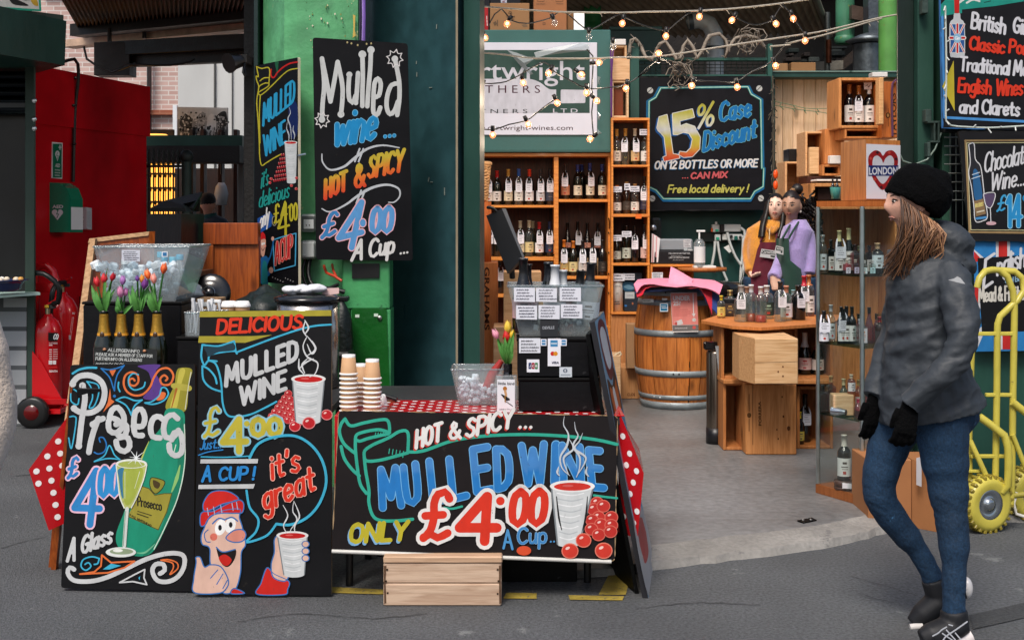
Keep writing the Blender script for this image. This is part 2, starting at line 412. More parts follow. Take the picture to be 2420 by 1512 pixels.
 def tx(s,txt,x0,y0,x1,y1,h,wd,col,ol=None,sl=0,sh=None,gap=2.4,arc=0,hi=None,w2=None):
  if len(txt)>2 and wd<40:x0,x1,y0,y1,h=x0+wd*.45,x1-wd*.45,y0-wd*.45,y1-wd*.45,h-wd*.9
  adv=0;pos=[]
  for ch in txt:
   if ch==' ':adv+=3.2;continue
   pos.append((ch,adv));adv+=G[ch][0]+gap
  adv-=gap;dx,dy=x1-x0,y1-y0;L=math.hypot(dx,dy);sx=L/adv;ux,uy=dx/L,dy/L;sy=h/10
  allst=[]
  for ch,a in pos:
   for sm,c in G[ch][1]:
    pts=[]
    for gx,gy_ in zip(c[::2],c[1::2]):
     t=(a+gx)*sx+gy_*sy*sl;q=(t/L) if L else 0;bow=arc*4*q*(1-q)
     pts.append((x0+ux*t,y0+uy*t-gy_*sy-bow))
    allst.append((sm,pts))
  if sh:
   for sm,p in allst:s.st([(x+sh[0],y+sh[1]) for x,y in p],sh[3] if len(sh)>3 else wd,sh[2],sm)
   s.up()
  if ol:
   for sm,p in allst:s.st(p,wd+2*ol[0],ol[1],sm)
   s.up()
  for sm,p in allst:s.st(p,wd,col,sm)
  if hi:
   s.up()
   for sm,p in allst:s.st([(x-wd*.25,y-wd*.1) for x,y in p],wd*.22,hi,sm)
  s.up();return s
 def pr(s,txt,x0,y0,x1,y1,h,col,bold=0.0,sl=0,wide=True):
  vs,fs=font_mesh(txt,bold);X0=min(v[0] for v in vs);X1=max(v[0] for v in vs);dx,dy=x1-x0,y1-y0;L=math.hypot(dx,dy)
  k=L/(X1-X0);hy=h/.729;s.lv+=.0001;px=[]
  for x,y,_ in vs:
   t=(x-X0)*k+y*hy*sl;px.append((x0+dx/L*t+dy/L*y*hy,y0+dy/L*t-dx/L*y*hy))
  s.mb.add([s.at(x,y,s.lv) for x,y in px],fs,s.colr(col,px),s.mat);return s
 def rect(s,x0,y0,x1,y1,col):return s.poly([(x0,y0),(x1,y0),(x1,y1),(x0,y1)],col)
 def done(s,name,par=None,label=None,**k):
  o=s.mb.build(name,par,label,**k) if s.mb.v else None;s.mb=MB();s.up();return o
def rrect(pts,r,n=4):
 """corner-rounded polygon in picture units"""
 out=[];m=len(pts)
 for i in range(m):
  p=Vector(pts[i]);a=Vector(pts[i-1]);b=Vector(pts[(i+1)%m])
  A=p+(a-p).normalized()*r;B=p+(b-p).normalized()*r
  for j in range(n+1):
   t=j/n;out.append(tuple((1-t)**2*A+2*t*(1-t)*p+t*t*B))
 return out
def scrib(pt,x0,y0,x1,y1,rows,wd,col='2a2a30',seed=1):
 """illegible handwriting: small marks in rows"""
 r=random.Random(seed);dy=(y1-y0)/rows
 for i in range(rows):
  x=x0+r.random()*(x1-x0)*.1;y=y0+dy*(i+.5);end=x1-r.random()*(x1-x0)*.35
  while x<end:
   k=(x1-x0)*(.06+.1*r.random());pt.st([(x,y+dy*.2),(x+k*.3,y-dy*.25),(x+k*.6,y+dy*.15),(x+k,y-dy*.1)],wd,col,True,step=wd)
   x+=k*1.35
def board(name,label,cat,cv,pts,Ys,th=.014,mat=None,face='14141a',edge='b9a98c',r=0,group=None,pname='panel'):
 """painted board: its face polygon (picture units), depth at its first three corners; returns thing, Paint"""
 q=[P(*cv(*pts[i]),Ys[i]) for i in range(3)]
 pt=Paint(q[0],q[1],q[2],cv);pp=rrect(pts,r) if r else pts
 fp=[pt.at(x,y) for x,y in pp]
 low=min(fp,key=lambda p:p.z);c=sum(fp,Vector())/len(fp)
 t=T(name,label,cat,(c.x,c.y,low.z),group)
 MB().prism(fp,-pt.n*th,face,mat or BOARD,edge,BOARD).build(pname,t)
 if cat in('sign','board') and face.startswith('1'):
  sc_=math.dist(cv(1,0),cv(0,0));rw=random.Random(len(label));m=pp[:-1] if not r else pp
  for a,b in zip(pp,pp[1:]+pp[:1]):
   L=math.dist(a,b);x=0
   while x<L:
    k=rw.uniform(8,60)/sc_;e=min(L,x+k)
    if rw.random()<.6:pt.st([tuple(p+(q-p)*f/L for p,q in zip(a,b)) for f in(x,(x+e)/2,e)],rw.uniform(1.6,4.2)/sc_,edge,True,taper=(.2,1,.2))
    x+=k
  pt.up()
 return t,pt
 # ------------------------------------------------------------ materials
PAINT=M('sign_paint','e4e4e4',rough=.55,var=.12,scale=16,spec=.2,wear='3a3a3c',wamt=.22,stretch=(1.6,1,.8))
BOARD=M('black_board',rough=.5,var=.2,scale=7,wear='2a2622',wamt=.2,bump=.05,bscale=12,spec=.18)
PAPER=M('paper',rough=.75,var=.04)
PLAST=M('plastic',rough=.35,var=.05)
GLOSS=M('gloss_plastic',rough=.16,var=.05,coat=.3)
CLOTH=M('cloth',rough=.9,var=.1,scale=40,sheen=.2)
METAL=M('bare_metal',rough=.32,metal=1,var=.15,scale=12)
STEEL=M('stainless_steel','d9dde0',.2,.9,.06,5)
GALV=M('galvanised_steel','868c90',.45,.85,.25,18,.15,40)
IRON=M('dark_ironwork','ffffff',.5,.2,.25,10,.2,40)
def MG(name,tint='f4faf8',milk=0.0,mxr=.8,*,rough=.03,milkc='dfe6e8'):
 m=bpy.data.materials.new(name);m.use_nodes=True;n=m.node_tree.nodes;l=m.node_tree.links;n.remove(n['Principled BSDF']);o=n['Material Output']
 at=n.new('ShaderNodeAttribute');at.attribute_name='Col';tr=n.new('ShaderNodeBsdfTransparent');gl=n.new('ShaderNodeBsdfGlossy');gl.inputs['Roughness'].default_value=rough
 mu=n.new('ShaderNodeMix');mu.data_type='RGBA';mu.blend_type='MULTIPLY';mu.inputs[0].default_value=1;mu.inputs[6].default_value=(*hx(tint),1);l.new(at.outputs[0],mu.inputs[7]);l.new(mu.outputs[2],tr.inputs[0])
 df=n.new('ShaderNodeBsdfDiffuse');df.inputs[0].default_value=(*hx(milkc),1);m1=n.new('ShaderNodeMixShader');m1 .inputs[0].default_value=milk;l.new(tr.outputs[0],m1 .inputs[1]);l.new(df.outputs[0],m1 .inputs[2])
 l.new(m1 .outputs[0],(m2:=n.new('ShaderNodeMixShader')).inputs[1]);l.new(gl.outputs[0],m2 .inputs[2]);lw=n.new('ShaderNodeLayerWeight');lw.inputs[0].default_value=.18;mr=n.new('ShaderNodeMapRange');mr.inputs[3].default_value=.04;mr.inputs[4].default_value=mxr;l.new(lw.outputs['Facing'],mr.inputs[0]);l.new(mr.outputs[0],m2 .inputs[0]);l.new(m2 .outputs[0],o.inputs[0]);return m
GLASS=MG('clear_glass','fafdfc',0,.35)
ACRYL=MG('clear_acrylic','f4f8fa',.13)
DGREEN=M('dark_green_paint','ffffff',.42,var=.28,scale=3.5,bump=.15,bscale=14,wear='30483f',wamt=.3,stretch=(1,1,.45),spec=.35)
TEAL=M('teal_painted_board','34605c',.5,var=.12,scale=4,bump=.05)

# ============================================================ SETTING
def GP(u,v,z=0):return P(u,v,gy(v,z))
ASPH=M('asphalt','57595b',.85,var=.32,scale=1.3,bump=.7,bscale=130,wear='7c7f7e',wamt=.3,grain=75,gamt=.27,rvar=.25)
CONC=M('painted_concrete_floor','727272',.42,var=.34,scale=1.2,bump=.08,bscale=60,wear='8c8a88',wamt=.3,rvar=.35,grain=26,gamt=.16)
KERB=M('kerb_concrete','8a8782',.75,var=.3,scale=3,grain=50,gamt=.1,bump=.3,bscale=50,wear='6e6c6a',wamt=.45)
LINE=M('road_paint','9c8838',.75,var=.3,scale=14,wear='55564f',wamt=.6,bump=.2,bscale=90)
mb=MB();nx=26
xs=[-60,-12,-6]+[-4+i*.5 for i in range(17)]+[6,12,60];ys=[-12,-3,1]+[2+i*.5 for i in range(20)]+[14,20,40,80]
mb.add([(x,y,0) for y in ys for x in xs],[[j*len(xs)+i,j*len(xs)+i+1,(j+1)*len(xs)+i+1,(j+1)*len(xs)+i] for j in range(len(ys)-1) for i in range(len(xs)-1)],WHITE,ASPH)
mb.build('road',kind='structure')
edge=[(1000,1352),(1250,1350),(1400,1344),(1490,1335),(1620,1318),(1760,1302),(1880,1287),(1970,1274),(2050,1254),(2110,1238),(2240,1224),(2420,1216),(2600,1212)]
E=smooth3([GP(u,v,.03) for u,v in edge],.06)
rj=random.Random(3)
E=[e+Vector((0,rj.uniform(-.012,.012),rj.uniform(-.004,.004))) for e in E]
I_=[Vector((e.x+.02,e.y+.2,.0505)) for e in E]
mb=MB();n=len(E)
mb.add(E+I_+[Vector((e.x,e.y-.02,0)) for e in E],[[i,i+1,n+i+1,n+i] for i in range(n-1)]+[[2*n+i,2*n+i+1,i+1,i] for i in range(n-1)],WHITE,KERB)
mb.build('kerb',kind='structure')
mb=MB();back=17.0
mb.add(I_+[Vector((e.x*1.0,back,.051)) for e in I_],[[i,i+1,n+i+1,n+i] for i in range(n-1)],WHITE,CONC)
mb.build('shop_floor',kind='structure')
CL=crop(1150,1350,2135/1200)
for i,q in enumerate([[(20,1292),(365,1310),(365,1340),(20,1330)],[(1140,1330),(1330,1332),(1330,1368),(1120,1366)],[(1530,1345),(1880,1352),(1870,1378),(1540,1374)],[(1800,1185),(1930,1190),(1890,1344),(1720,1342)]]):
 p=[GP(*CL(x,y))+Vector((0,0,.004)) for x,y in q]
 MB().add(p,[[0,1,2,3]],WHITE,LINE).build('road_marking',kind='structure')
CRK=M('crack_dirt','2a2b2b',.95,var=.3,scale=30)
rc=random.Random(41)
for pts in([(2010,1362),(2070,1380),(2130,1396),(2190,1418)],[(2030,1402),(2075,1418),(2110,1424)],[(0,1297),(60,1280),(112,1268)],[(40,1125),(90,1122),(150,1120)],[(560,1470),(700,1452),(880,1462),(1010,1450)],[(1500,1440),(1640,1425),(1800,1432)]):
 q=smooth3([GP(u,v) for u,v in pts],.03);q=[p+Vector((rc.uniform(-.008,.008),rc.uniform(-.008,.008),.0035)) for p in q];w_=.0025 if pts[0][0]>500 else.006
 mb=MB();mb.add([p+Vector((0,s_*w_*rc.uniform(.4,1.3),0)) for p in q for s_ in(-1,1)],[[2*i,2*i+2,2*i+3,2*i+1] for i in range(len(q)-1)],WHITE,CRK);mb.build('road_crack',kind='structure')
 # small drain cover and the patched trench
MB().add([GP(*q)+Vector((0,0,.004)) for q in((2290,1455),(2600,1385),(2640,1412),(2300,1488))],[[0,1,2,3]],'c4c4c4',ASPH).build('road_patch',kind='structure')
CJ=crop(2800,1300,1289/821)
t=T('drain_cover','small dark metal cover set in the grey shop floor near the kerb','drain cover',GP(1900,1228,.051))
q=[GP(*CJ(*p),.057) for p in((30,845),(110,830),(138,842),(65,857))]
MB().prism([p for p in q],(0,0,-.006),'2a2826',GALV).build('plate',t)
mb=MB()
for f in(.3,.7):mb.ell(q[0].lerp(q[2],f)+Vector((0,0,.001)),(.008,.008,.004),'8a8a88',METAL)
mb.build('bolt',t)

CORR=M('corrugated_iron','75624e',.75,.1,.35,4,.1,30)
def corrugated(mb,a,b,c,amp=.03,n=60,col=WHITE,mat=None):
 """sheet spanned by a->b (across the waves) and a->c"""
 a,b,c=Vector(a),Vector(b),Vector(c);nn=(b-a).cross(c-a).normalized();vs=[]
 for i in range(n*4+1):
  p=a+(b-a)*(i/(n*4))+nn*amp*math.sin(i*math.pi/2)
  vs+=[p,p+(c-a)]
 mb.add(vs,[[2*i,2*i+2,2*i+3,2*i+1] for i in range(n*4)],col,mat,True)
 # --- left market canopy
t=T('market_canopy','dark corrugated iron canopy on steel beams over the far left passage','canopy',(-3.6,13,0))
a,b=P(187,70,14.2),P(640,24,12.6)
mb=MB();d=P(60,-150,9.2)-a
corrugated(mb,a,b,a+d,.03,46,WHITE,CORR);mb.build('roof_sheet',t)
def beam(mb,p,q,h,w=.14,col=WHITE,mat=None):
 p,q=Vector(p),Vector(q);s=(q-p).cross(Vector((0,0,1))).normalized()*w/2;u=Vector((0,0,h/2))
 vs=[e+x*s+y*u for e in(p,q) for x,y in((-1,-1),(1,-1),(1,1),(-1,1))]
 mb.add(vs,[[0,1,2,3],[7,6,5,4],[0,4,5,1],[1,5,6,2],[2,6,7,3],[3,7,4,0]],col,mat)
mb=MB();beam(mb,P(183,74,14),P(660,26,12.4),.13,.2,'1c1814',IRON);mb.build('eaves_beam',t)
mb=MB();beam(mb,P(160,106,14.5),P(660,57,12.7),.08,.2,'c8a890',IRON);mb.build('lower_beam',t)
mb=MB()
for k,(u,v) in enumerate(((260,88),(342,78),(430,68),(508,60))):mb.bx(X(u-3,13.6),X(u+3,13.6),13.55,13.62,Z(v+14,13.6),Z(v-20,13.6),'201c18',IRON)
mb.build('hanger',t)
mb=MB();beam(mb,P(250,118,13.4),P(640,96,12.3),.14,.16,'15120f',IRON);beam(mb,P(318,146,13.3),P(600,132,12.6),.11,.12,'1b1714',IRON)
for i in range(17):
 f=i/16;p,q=P(320,128,13.3).lerp(P(600,110,12.6),f),P(330,145,13.3).lerp(P(606,131,12.6),f)
 beam(mb,p,q,.03,.03,'241f1a',IRON)
mb.build('lattice_girder',t)
mb=MB();Y=13.3;mb.bx(X(233,Y),X(316,Y),Y-.15,Y+.1,Z(182,Y),Z(105,Y),'14110f',IRON);mb.build('bracket_plate',t)
mb=MB();Y=9.6;mb.bx(X(586,Y),X(613,Y),Y-.15,Y+.15,0,4.1,'191614',IRON);mb.build('post',t)
mb=MB();mb.tube(smooth3([P(320,150,12.9),P(300,158,12.9),P(265,172,12.9),P(205,140,12.9),P(198,110,12.9)],.1),.012,6,'181818',PLAST)
mb.tube(smooth3([P(300,152,12.8),P(400,155,12.8),P(450,146,12.8),P(460,140,12.8)],.1),.01,6,'181818',PLAST);mb.build('cable',t)
t=T('floodlight','small black floodlight clamped to the dark post by the grey wall','floodlight',P(575,200,9.3))
mb=MB();p,q=P(540,150,9.2),P(575,142,9.3);mb.tube([p,p.lerp(q,.4),q],[.075,.055,.045],12,'22201e',PLAST);mb.build('lamp_head',t)
mb=MB();mb.bx(X(570,9.3),X(586,9.3),9.25,9.45,Z(150,9.3),Z(130,9.3),'2a2826',PLAST);mb.build('bracket',t)
mb=MB();mb.tube(smooth3([P(578,150,9.25),P(574,172,9.2),P(580,182,9.2),P(577,160,9.25)],.03),.008,6,'181818',PLAST);mb.build('cable',t)
# --- far buildings, left
BRK=Mbrick('old_brick','c8aaa2','b09088','d0c8c2')
t=T('brick_building','tall pinkish brick building far behind the red cabin','building',(-6,21,0))
MB().bx(-9,-2.2,20.5,25,0,12,WHITE,BRK,.01).build('wall',t)
mb=MB();mb.bx(X(349,20.3),X(352,20.3),20.25,20.46,0,9,'2a2a2c',IRON);mb.build('drainpipe',t)
mb=MB()
for zz in(3.05,5.0):MB().bx(-7.5,X(418,20.4),20.38,20.49,zz,zz+.08,'c08468',BRK,.004).build('string_course',t)
mb=MB();mb.bx(X(408,20.3),X(418,20.3),20.3,20.45,1,3.2,'d8dce0',PLAST);mb.build('window_frame',t)
t=T('concrete_wall','pale grey rendered wall behind the black and white picture','wall',(-3.6,18.2,0))
GREYW=M('grey_render','c0c1bf',.9,var=.16,scale=1.5,bump=.1,bscale=20,stretch=(1,1,.4))
MB().bx(X(420,18),X(640,18),18,18.4,0,Z(128,18),WHITE,GREYW,.01).build('wall_face',t)
mb=MB();mb.bx(X(506,17.98),X(510,17.98),17.96,17.995,1.5,3.6,'6c6c6b',GREYW);mb.bx(X(548,17.98),X(550,17.98),17.96,17.995,1,3.6,'7a7a79',GREYW);mb.build('crack',t)
# picture of a gathering, in greys
t,pt=board('picture_board','black and white outdoor photograph board above the dark green beam','picture',crop(0,0,1796/950),[(1186,972),(1522,976),(1522,722),(1186,716)],(14,14,14),.03,PAINT,'cfd2d4','777777')
pt.poly('1186 800 1260 790 1330 815 1400 800 1522 790 1522 976 1186 972','8f9294')
pt.poly('1186 860 1280 850 1400 870 1522 850 1522 976 1186 972','6c6f70')
pt.poly('1200 830 1215 790 1250 765 1285 800 1275 850 1230 860','3a3c3d',True);pt.poly('1440 800 1470 755 1510 750 1518 830 1480 850','343637',True)
pt.poly('1300 820 1330 765 1360 750 1385 800 1370 850 1320 850','9da0a2',True);pt.poly('1380 860 1400 770 1440 780 1440 900 1400 920','e2e4e5',True)
for x,y,h,c in((1275,850,90,'151617'),(1305,870,80,'3b3c3d'),(1335,850,100,'9a9c9d'),(1365,880,90,'2b2c2d'),(1410,890,80,'232425'),(1450,880,80,'55575a'),(1490,890,75,'a9abad'),(1240,890,70,'5a5c5d')):
 pt.ell(x,y-6,9,11,c);pt.poly([(x-14,y+4),(x+14,y+4),(x+20,y+h),(x-20,y+h)],c)
r=random.Random(19)
for i in range(150):x,y=r.uniform(1195,1515),r.uniform(845,968);pt.ell(x,y,r.uniform(3,10),r.uniform(4,16),r.choice(['1a1b1c','3a3c3d','6a6c6d','9a9c9d','c8cacb','26282a','e0e2e3']))
for i in range(110):a_,k_=r.uniform(0,6.28),r.uniform(.2,1.1);cx_=r.choice([1250,1340,1480]);pt.ell(cx_+48*k_*math.cos(a_),800+50*k_*math.sin(a_),r.uniform(3,9),r.uniform(3,9),r.choice(['2a2c2d','4a4c4d','8a8c8d','b8babb','d8dadb']))
pt.done('printed_image',t)
Y=13.2;t=T('green_beam','dark green painted beam below the black and white picture','beam',(X(460,Y),Y,0))
MB().bx(X(330,Y),X(572,Y),Y,Y+.3,Z(346,Y),Z(320,Y),'24463d',DGREEN).build('fascia',t)
MB().bx(X(562,Y),X(574,Y),Y+.02,Y+.28,0,Z(350,Y),'8d9190',GREYW).build('post',t)
Y=12.9;t=T('dark_kiosk','dark timber kiosk with open front behind the iron railing','kiosk',(X(500,Y),Y,0))
MB().bx(X(345,Y),X(576,Y),Y-.2,Y+.25,Z(386,Y),Z(347,Y),'17191a',IRON).build('canopy',t)
WD=Mwood('dark_stained_wood','5a3218','33190b',2,.5)
mb=MB();mb.bx(X(400,16),X(600,16),16,16.1,0,2.05,'7a6a5a',WD);mb.build('back_panel',t)
for u in(452,478,520,556):MB().bx(X(u,14),X(u+9,14),13.9,14.05,0,2.4,'8a5a3a' if u>470 else '4a4a44',WD).build('timber_post',t)
mb=MB();p=P(523,445,13.8);mb.lathe([(.0,.0),(.06,0),(.075,.12),(.06,.2),(.03,.24),(0,.24)],14,p-Vector((0,0,.18)),'c8ccd0',PLAST);mb.tube([p+Vector((0,0,.15)),p+Vector((0,0,.6))],.01,6,'222222',PLAST);mb.build('hanging_lantern',t)
# shelves of lit bottles in a window
Y=13.6;t=T('lit_shop_window','warm lit shop window of bottles seen through the iron railing','shop window',(X(372,Y),Y,0))
GLOW=M('lit_amber','d99a45',.4,var=.5,scale=9,emit='ffb24a',es=1.6)
mb=MB();mb.bx(X(300,Y+.3),X(410,Y+.3),Y+.3,Y+.35,0,2.4,'4a2c16',WD);mb.build('back_panel',t)
mb=MB()
for v in(390,424,457,489):
 for u in(350,362,374,386,397):mb.bx(X(u,Y),X(u+7,Y),Y+.1,Y+.16,Z(v+18,Y),Z(v-6,Y),'ffffff',GLOW,.02);mb.bx(X(u+2,Y),X(u+5,Y),Y+.1,Y+.16,Z(v-6,Y),Z(v-12,Y),'ffffff',GLOW,.01)
mb.build('glowing_bottles',t)
mb=MB()
for v in(410,444,477,508):mb.bx(X(335,Y),X(404,Y),Y,Y+.28,Z(v+3,Y),Z(v,Y),'2a170b',WD)
mb.build('shelf',t)
mb=MB();c=P(370,362,Y);mb.lathe([(.0,0),(.3,.0),(.28,.1),(.1,.2),(0,.2)],16,c,'ffffff',GLOW);mb.build('lamp',t)
# iron railing
Y=11.2;t=T('iron_railing','black iron railing with spear finials and a ball topped post','railing',(X(400,Y),Y,0))
mb=MB()
for i in range(9):
 u=340+i*11.6;x=X(u,Y);mb.tube([(x,Y,0),(x,Y,Z(392,Y))],.008,6,'141a19',IRON)
 mb.lathe([(.008,0),(.016,.02),(.009,.04),(.016,.06),(.008,.09),(.015,.11),(0,.16)],6,(x,Y,Z(392,Y)),'1a211f',IRON);mb.build('spear_bar',t);mb=MB()
mb=MB();mb.bx(X(336,Y),X(436,Y),Y-.02,Y+.02,Z(396,Y),Z(390,Y),'161c1b',IRON);mb.build('rail',t)
mb=MB();x=X(441,Y);mb.tube([(x,Y,0),(x,Y,Z(383,Y))],.045,10,'22342f',IRON);mb.ell((x,Y,Z(371,Y)),(.06,.06,.065),'1a2422',IRON);mb.build('ball_post',t)
# ============================================================ LEFT KIOSK, CABIN, EXTINGUISHERS
CA=crop(0,0,1796/950);CB=crop(0,750,2.16)
t=T('market_stall','dark green market stall with rolled shutter at the left edge','stall',(-3.4,8.6,0))
f0,f1=P(-160,-8,7.7),P(157,50,8.9);g0,g1=P(-160,80,7.7),P(153,155,8.9)
f0 .z=f1 .z=Z(50,8.9);g0 .z=g1 .z=Z(155,8.9)
mb=MB();mb.add([g0,g1,f1,f0]+[p+Vector((-.7,.9,0)) for p in(g0,g1,f1,f0)],[[0,1,2,3],[1,5,6,2],[0,4,5,1],[3,2,6,7]],'24423b',DGREEN);mb.build('fascia',t)
MB().prism([Vector((f0 .x-.3,f0 .y+.4,f0 .z)),Vector((f1 .x-.02,f1 .y,f1 .z)),Vector((-4,10.2,f0 .z)),Vector((-9,10.2,f0 .z)),Vector((-9,8.1,f0 .z))],(0,0,.04),'22302c',DGREEN).build('roof',t)  # out-of-view slab, added to shade the fire extinguishers
Y=9.05;MB().bx(X(64,Y),X(86,Y),Y-.04,Y-.01,0,Z(150,Y),'33443c',DGREEN).build('corner_post',t)
mb=MB()
for v in(304,282,238):mb.ell(P(81,v,Y-.045),(.018,.01,.018),'e8e8e8',METAL)
mb.build('screw',t)
mb=MB();Y=9.1
for i in range(5):mb.tube([P(-160,180+i*20,Y),P(64,180+i*20,Y)],.033,8,'1d2023',METAL)
mb.bx(X(-160,Y),X(66,Y),Y-.03,Y+.05,Z(262,Y),Z(238,Y),'2b2f33',PLAST);mb.build('roller_shutter',t)
mb=MB();Y=9.2;mb.bx(X(-200,Y),X(64,Y),Y,Y+.05,0,2.4,'0d0d0e',PLAST);mb.build('back_panel',t)
TILE=Mbrick('grey_tiles','a9acae','8e9295','55585a',.55)
Y=9.0;MB().bx(X(-200,Y),X(62,Y),Y,Y+.04,0,Z(704,Y),WHITE,TILE).build('tiled_counter',t)
mb=MB();mb.add([P(-160,708,8.4),P(95,691,8.9),P(95,697,8.9),P(-160,716,8.4),P(-160,690,9.3),P(70,684,9.5)],[[0,1,2,3],[0,1,5,4]],'bcd8cf',PLAST);mb.build('glass_shelf',t)
# poster on the fascia top
t2,pt=board('fruit_poster','teal edged picture panel standing on the stall fascia','poster',CA,[(-120,40),(276,72),(262,-60),(-120,-60)],(8.3,8.7,8.7),.01,PAINT,'d8d6d0','1f8f78')
pt.st('-120 46 270 72 262 -60',14,'27a085',False);pt.poly('60 -20 140 10 190 40 90 30','2c2c2c',True);pt.poly('200 -20 240 -10 255 40 220 30','c9a23c',True);pt.poly('120 -40 180 -30 200 0 150 0','5b7a4a',True);pt.done('printed_image',t2)
t=T('enamel_bowl','blue enamel bowl with white specks on the glass shelf','bowl',P(12,690,8.75))
mb=MB();mb.lathe([(a*1.5,z*1.5) for a,z in((.05,0),(.068,.01),(.075,.03),(.09,.045),(.102,.05),(.104,.054),(.09,.053),(.06,.03),(0,.03))],20,P(12,688,8.75),'1d2f5c',GLOSS);mb.build('bowl_body',t)
mb=MB();r=random.Random(4)
for i in range(12):mb.ell(P(12,688,8.75)+Vector((r.uniform(-.09,.09),r.uniform(-.09,.09),.078)),(.022,.022,.018),r.choice(['e8d8c0','d8a050','f0ece8']),PLAST,8,5)
mb.build('contents',t)
# red cabin
REDP=M('red_gloss_paint','c80e1c',.16,var=.28,scale=2.2,bump=.06,bscale=7,rvar=.3,spec=.32)
A0,A1=Vector((X(70,9.4),9.4,0)),Vector((X(346,11.05),11.05,0));zt=Z(205,11.05)
d=(A1-A0).normalized();nn=Vector((d.y,-d.x,0));bk=Vector((-2.2,.7,0))
t=T('red_cabin','glossy dark red painted cabin wall on the left','cabin',(A0+A1)/2)
mb=MB();zl=zt-.43
mb.prism([A0,A1,A1+bk,A0+bk],(0,0,zl),WHITE,REDP);mb.build('wall',t)
mb=MB();o=nn*.02;mb.prism([p+Vector((0,0,zl)) for p in(A0+o,A1+o+d*.03,A1+bk,A0+bk)],(0,0,.43),WHITE,REDP);mb.build('top_band',t)
def on_wall(u,v,off=.02):
 r=Vector(((u-CX)/F,1,-(v-VH)/F));s=(A0+nn*off-Vector((0,0,CH))).dot(nn)/r.dot(nn);return Vector((0,0,CH))+r*s
mb=MB();mb.tube(smooth3([on_wall(152,146,.05),on_wall(176,140,.06),on_wall(184,152,.06),on_wall(185,190,.05),on_wall(178,250,.02),on_wall(175,330,.02),on_wall(173,430,.02)],.05),.013,8,'161313',PLAST)
for v in(185,250,340):mb.ell(on_wall(180-(v>200)*5,v,.03),(.02,.02,.012),'141212',PLAST,8,5)
mb.build('cable',t)
mb=MB();mb.prism([on_wall(u,v,.02) for u,v in((187,700),(189,700),(189,985),(187,985))],nn*.004,'5a0a10',REDP);mb.build('seam',t)
wallpt=lambda off:Paint(A0+nn*off,A1+nn*off,A1+nn*off+Vector((0,0,1)),CA)
# AED sign
GRN='0f7a58'
t=T('defibrillator_sign','small green and white AED sign on the red cabin','sign',on_wall(135,425))
mb=MB();mb.prism([on_wall(u,v,.006) for u,v in((123,421),(147,423),(148,338),(124,336))],nn*-.006,'f2f4f3',PLAST);mb.build('plate',t)
pt=wallpt(.008);pt.rect(354,962,413,1188,GRN);pt.ell(384,1030,15,22,'f2f4f3');pt.poly('370 1030 398 1030 384 1080','f2f4f3');pt.st('384 1020 378 1042 389 1042 382 1066',3.4,GRN,False)
pt.st('401 972 401 1000',6,'f2f4f3');pt.st('393 986 409 986',6,'f2f4f3');pt.pr('AED',368,1116,400,1120,24,'f2f4f3',.03)
for i,s_ in enumerate(('Automated','external','defibrillator')):pt.pr(s_,366,1140+i*18,402,1143+i*18,11,'f2f4f3',.02)
pt.done('lettering',t)
# AED box
t=T('defibrillator_cabinet','green AED cabinet with white heart on the red cabin','cabinet',on_wall(155,549))
GB=M('green_plastic','14805f',.22,var=.06,coat=.5)
b0,b1=on_wall(117,549,.0),on_wall(146,549,0);dd=nn*.18;up_=Vector((0,0,1));w0=(b1-b0)
H_=on_wall(117,430,0).z-b0 .z;prof=[(0,0),(0,H_*.86),(.06,H_*.96),(.2,H_)]
prof=[(0,0),(0,H_*.99),(.45,H_*.98),(.8,H_*.88),(1,H_*.66),(1,0)]
mb=MB();pts=[b0+dd*f*1.0+up_*z for f,z in prof];mb.prism(pts,w0*1.0,WHITE,GB)
mb.build('housing',t)
face=Paint(b0+dd,b0+dd+w0,b0+dd+up_,CA)
# side face turned towards the viewer carries the heart (b0 side)
sn=Paint(b0-d*.002,b0-d*.002+dd,b0+up_-d*.002,CA)
mb=MB();mb.prism([p+d*0 for p in(b0+dd*1.01+up_*.02,b0+dd*1.01+up_*H_*.5,b0+dd*1.01+w0*.95+up_*H_*.5,b0+dd*1.01+w0*.95+up_*.02)],nn*.004,'e8ecee',PLAST);mb.build('notice',t)
pt=sn;pt.pr('AED',350,1392,422,1392,22,'f4f6f5',.03);pt.ell(366,1420,19,19,'f4f6f5');pt.ell(402,1420,19,19,'f4f6f5');pt.poly('349 1428 419 1428 384 1472','f4f6f5');pt.up();pt.st('388 1408 378 1432 392 1432 380 1458',5,GRN,False);pt.done('lettering',t)
pt=face;pt.cv=CB;pt.rect(566,5,594,118,GRN);scrib(pt,604,20,640,105,6,2,'555555',3);pt.done('notice_print',t)
t=T('wall_switch_box','small white box fixed beside the AED cabinet','box',on_wall(210,545))
MB().prism([on_wall(u,v,.06) for u,v in((205,541),(217,543),(217,492),(205,490))],nn*-.06,'d6dadb',PLAST).build('housing',t)
mb=MB();mb.prism([on_wall(u,v,.064) for u,v in((207,536),(215,537),(215,500),(207,499))],nn*-.004,'c8ccce',PLAST);mb.build('cover',t)
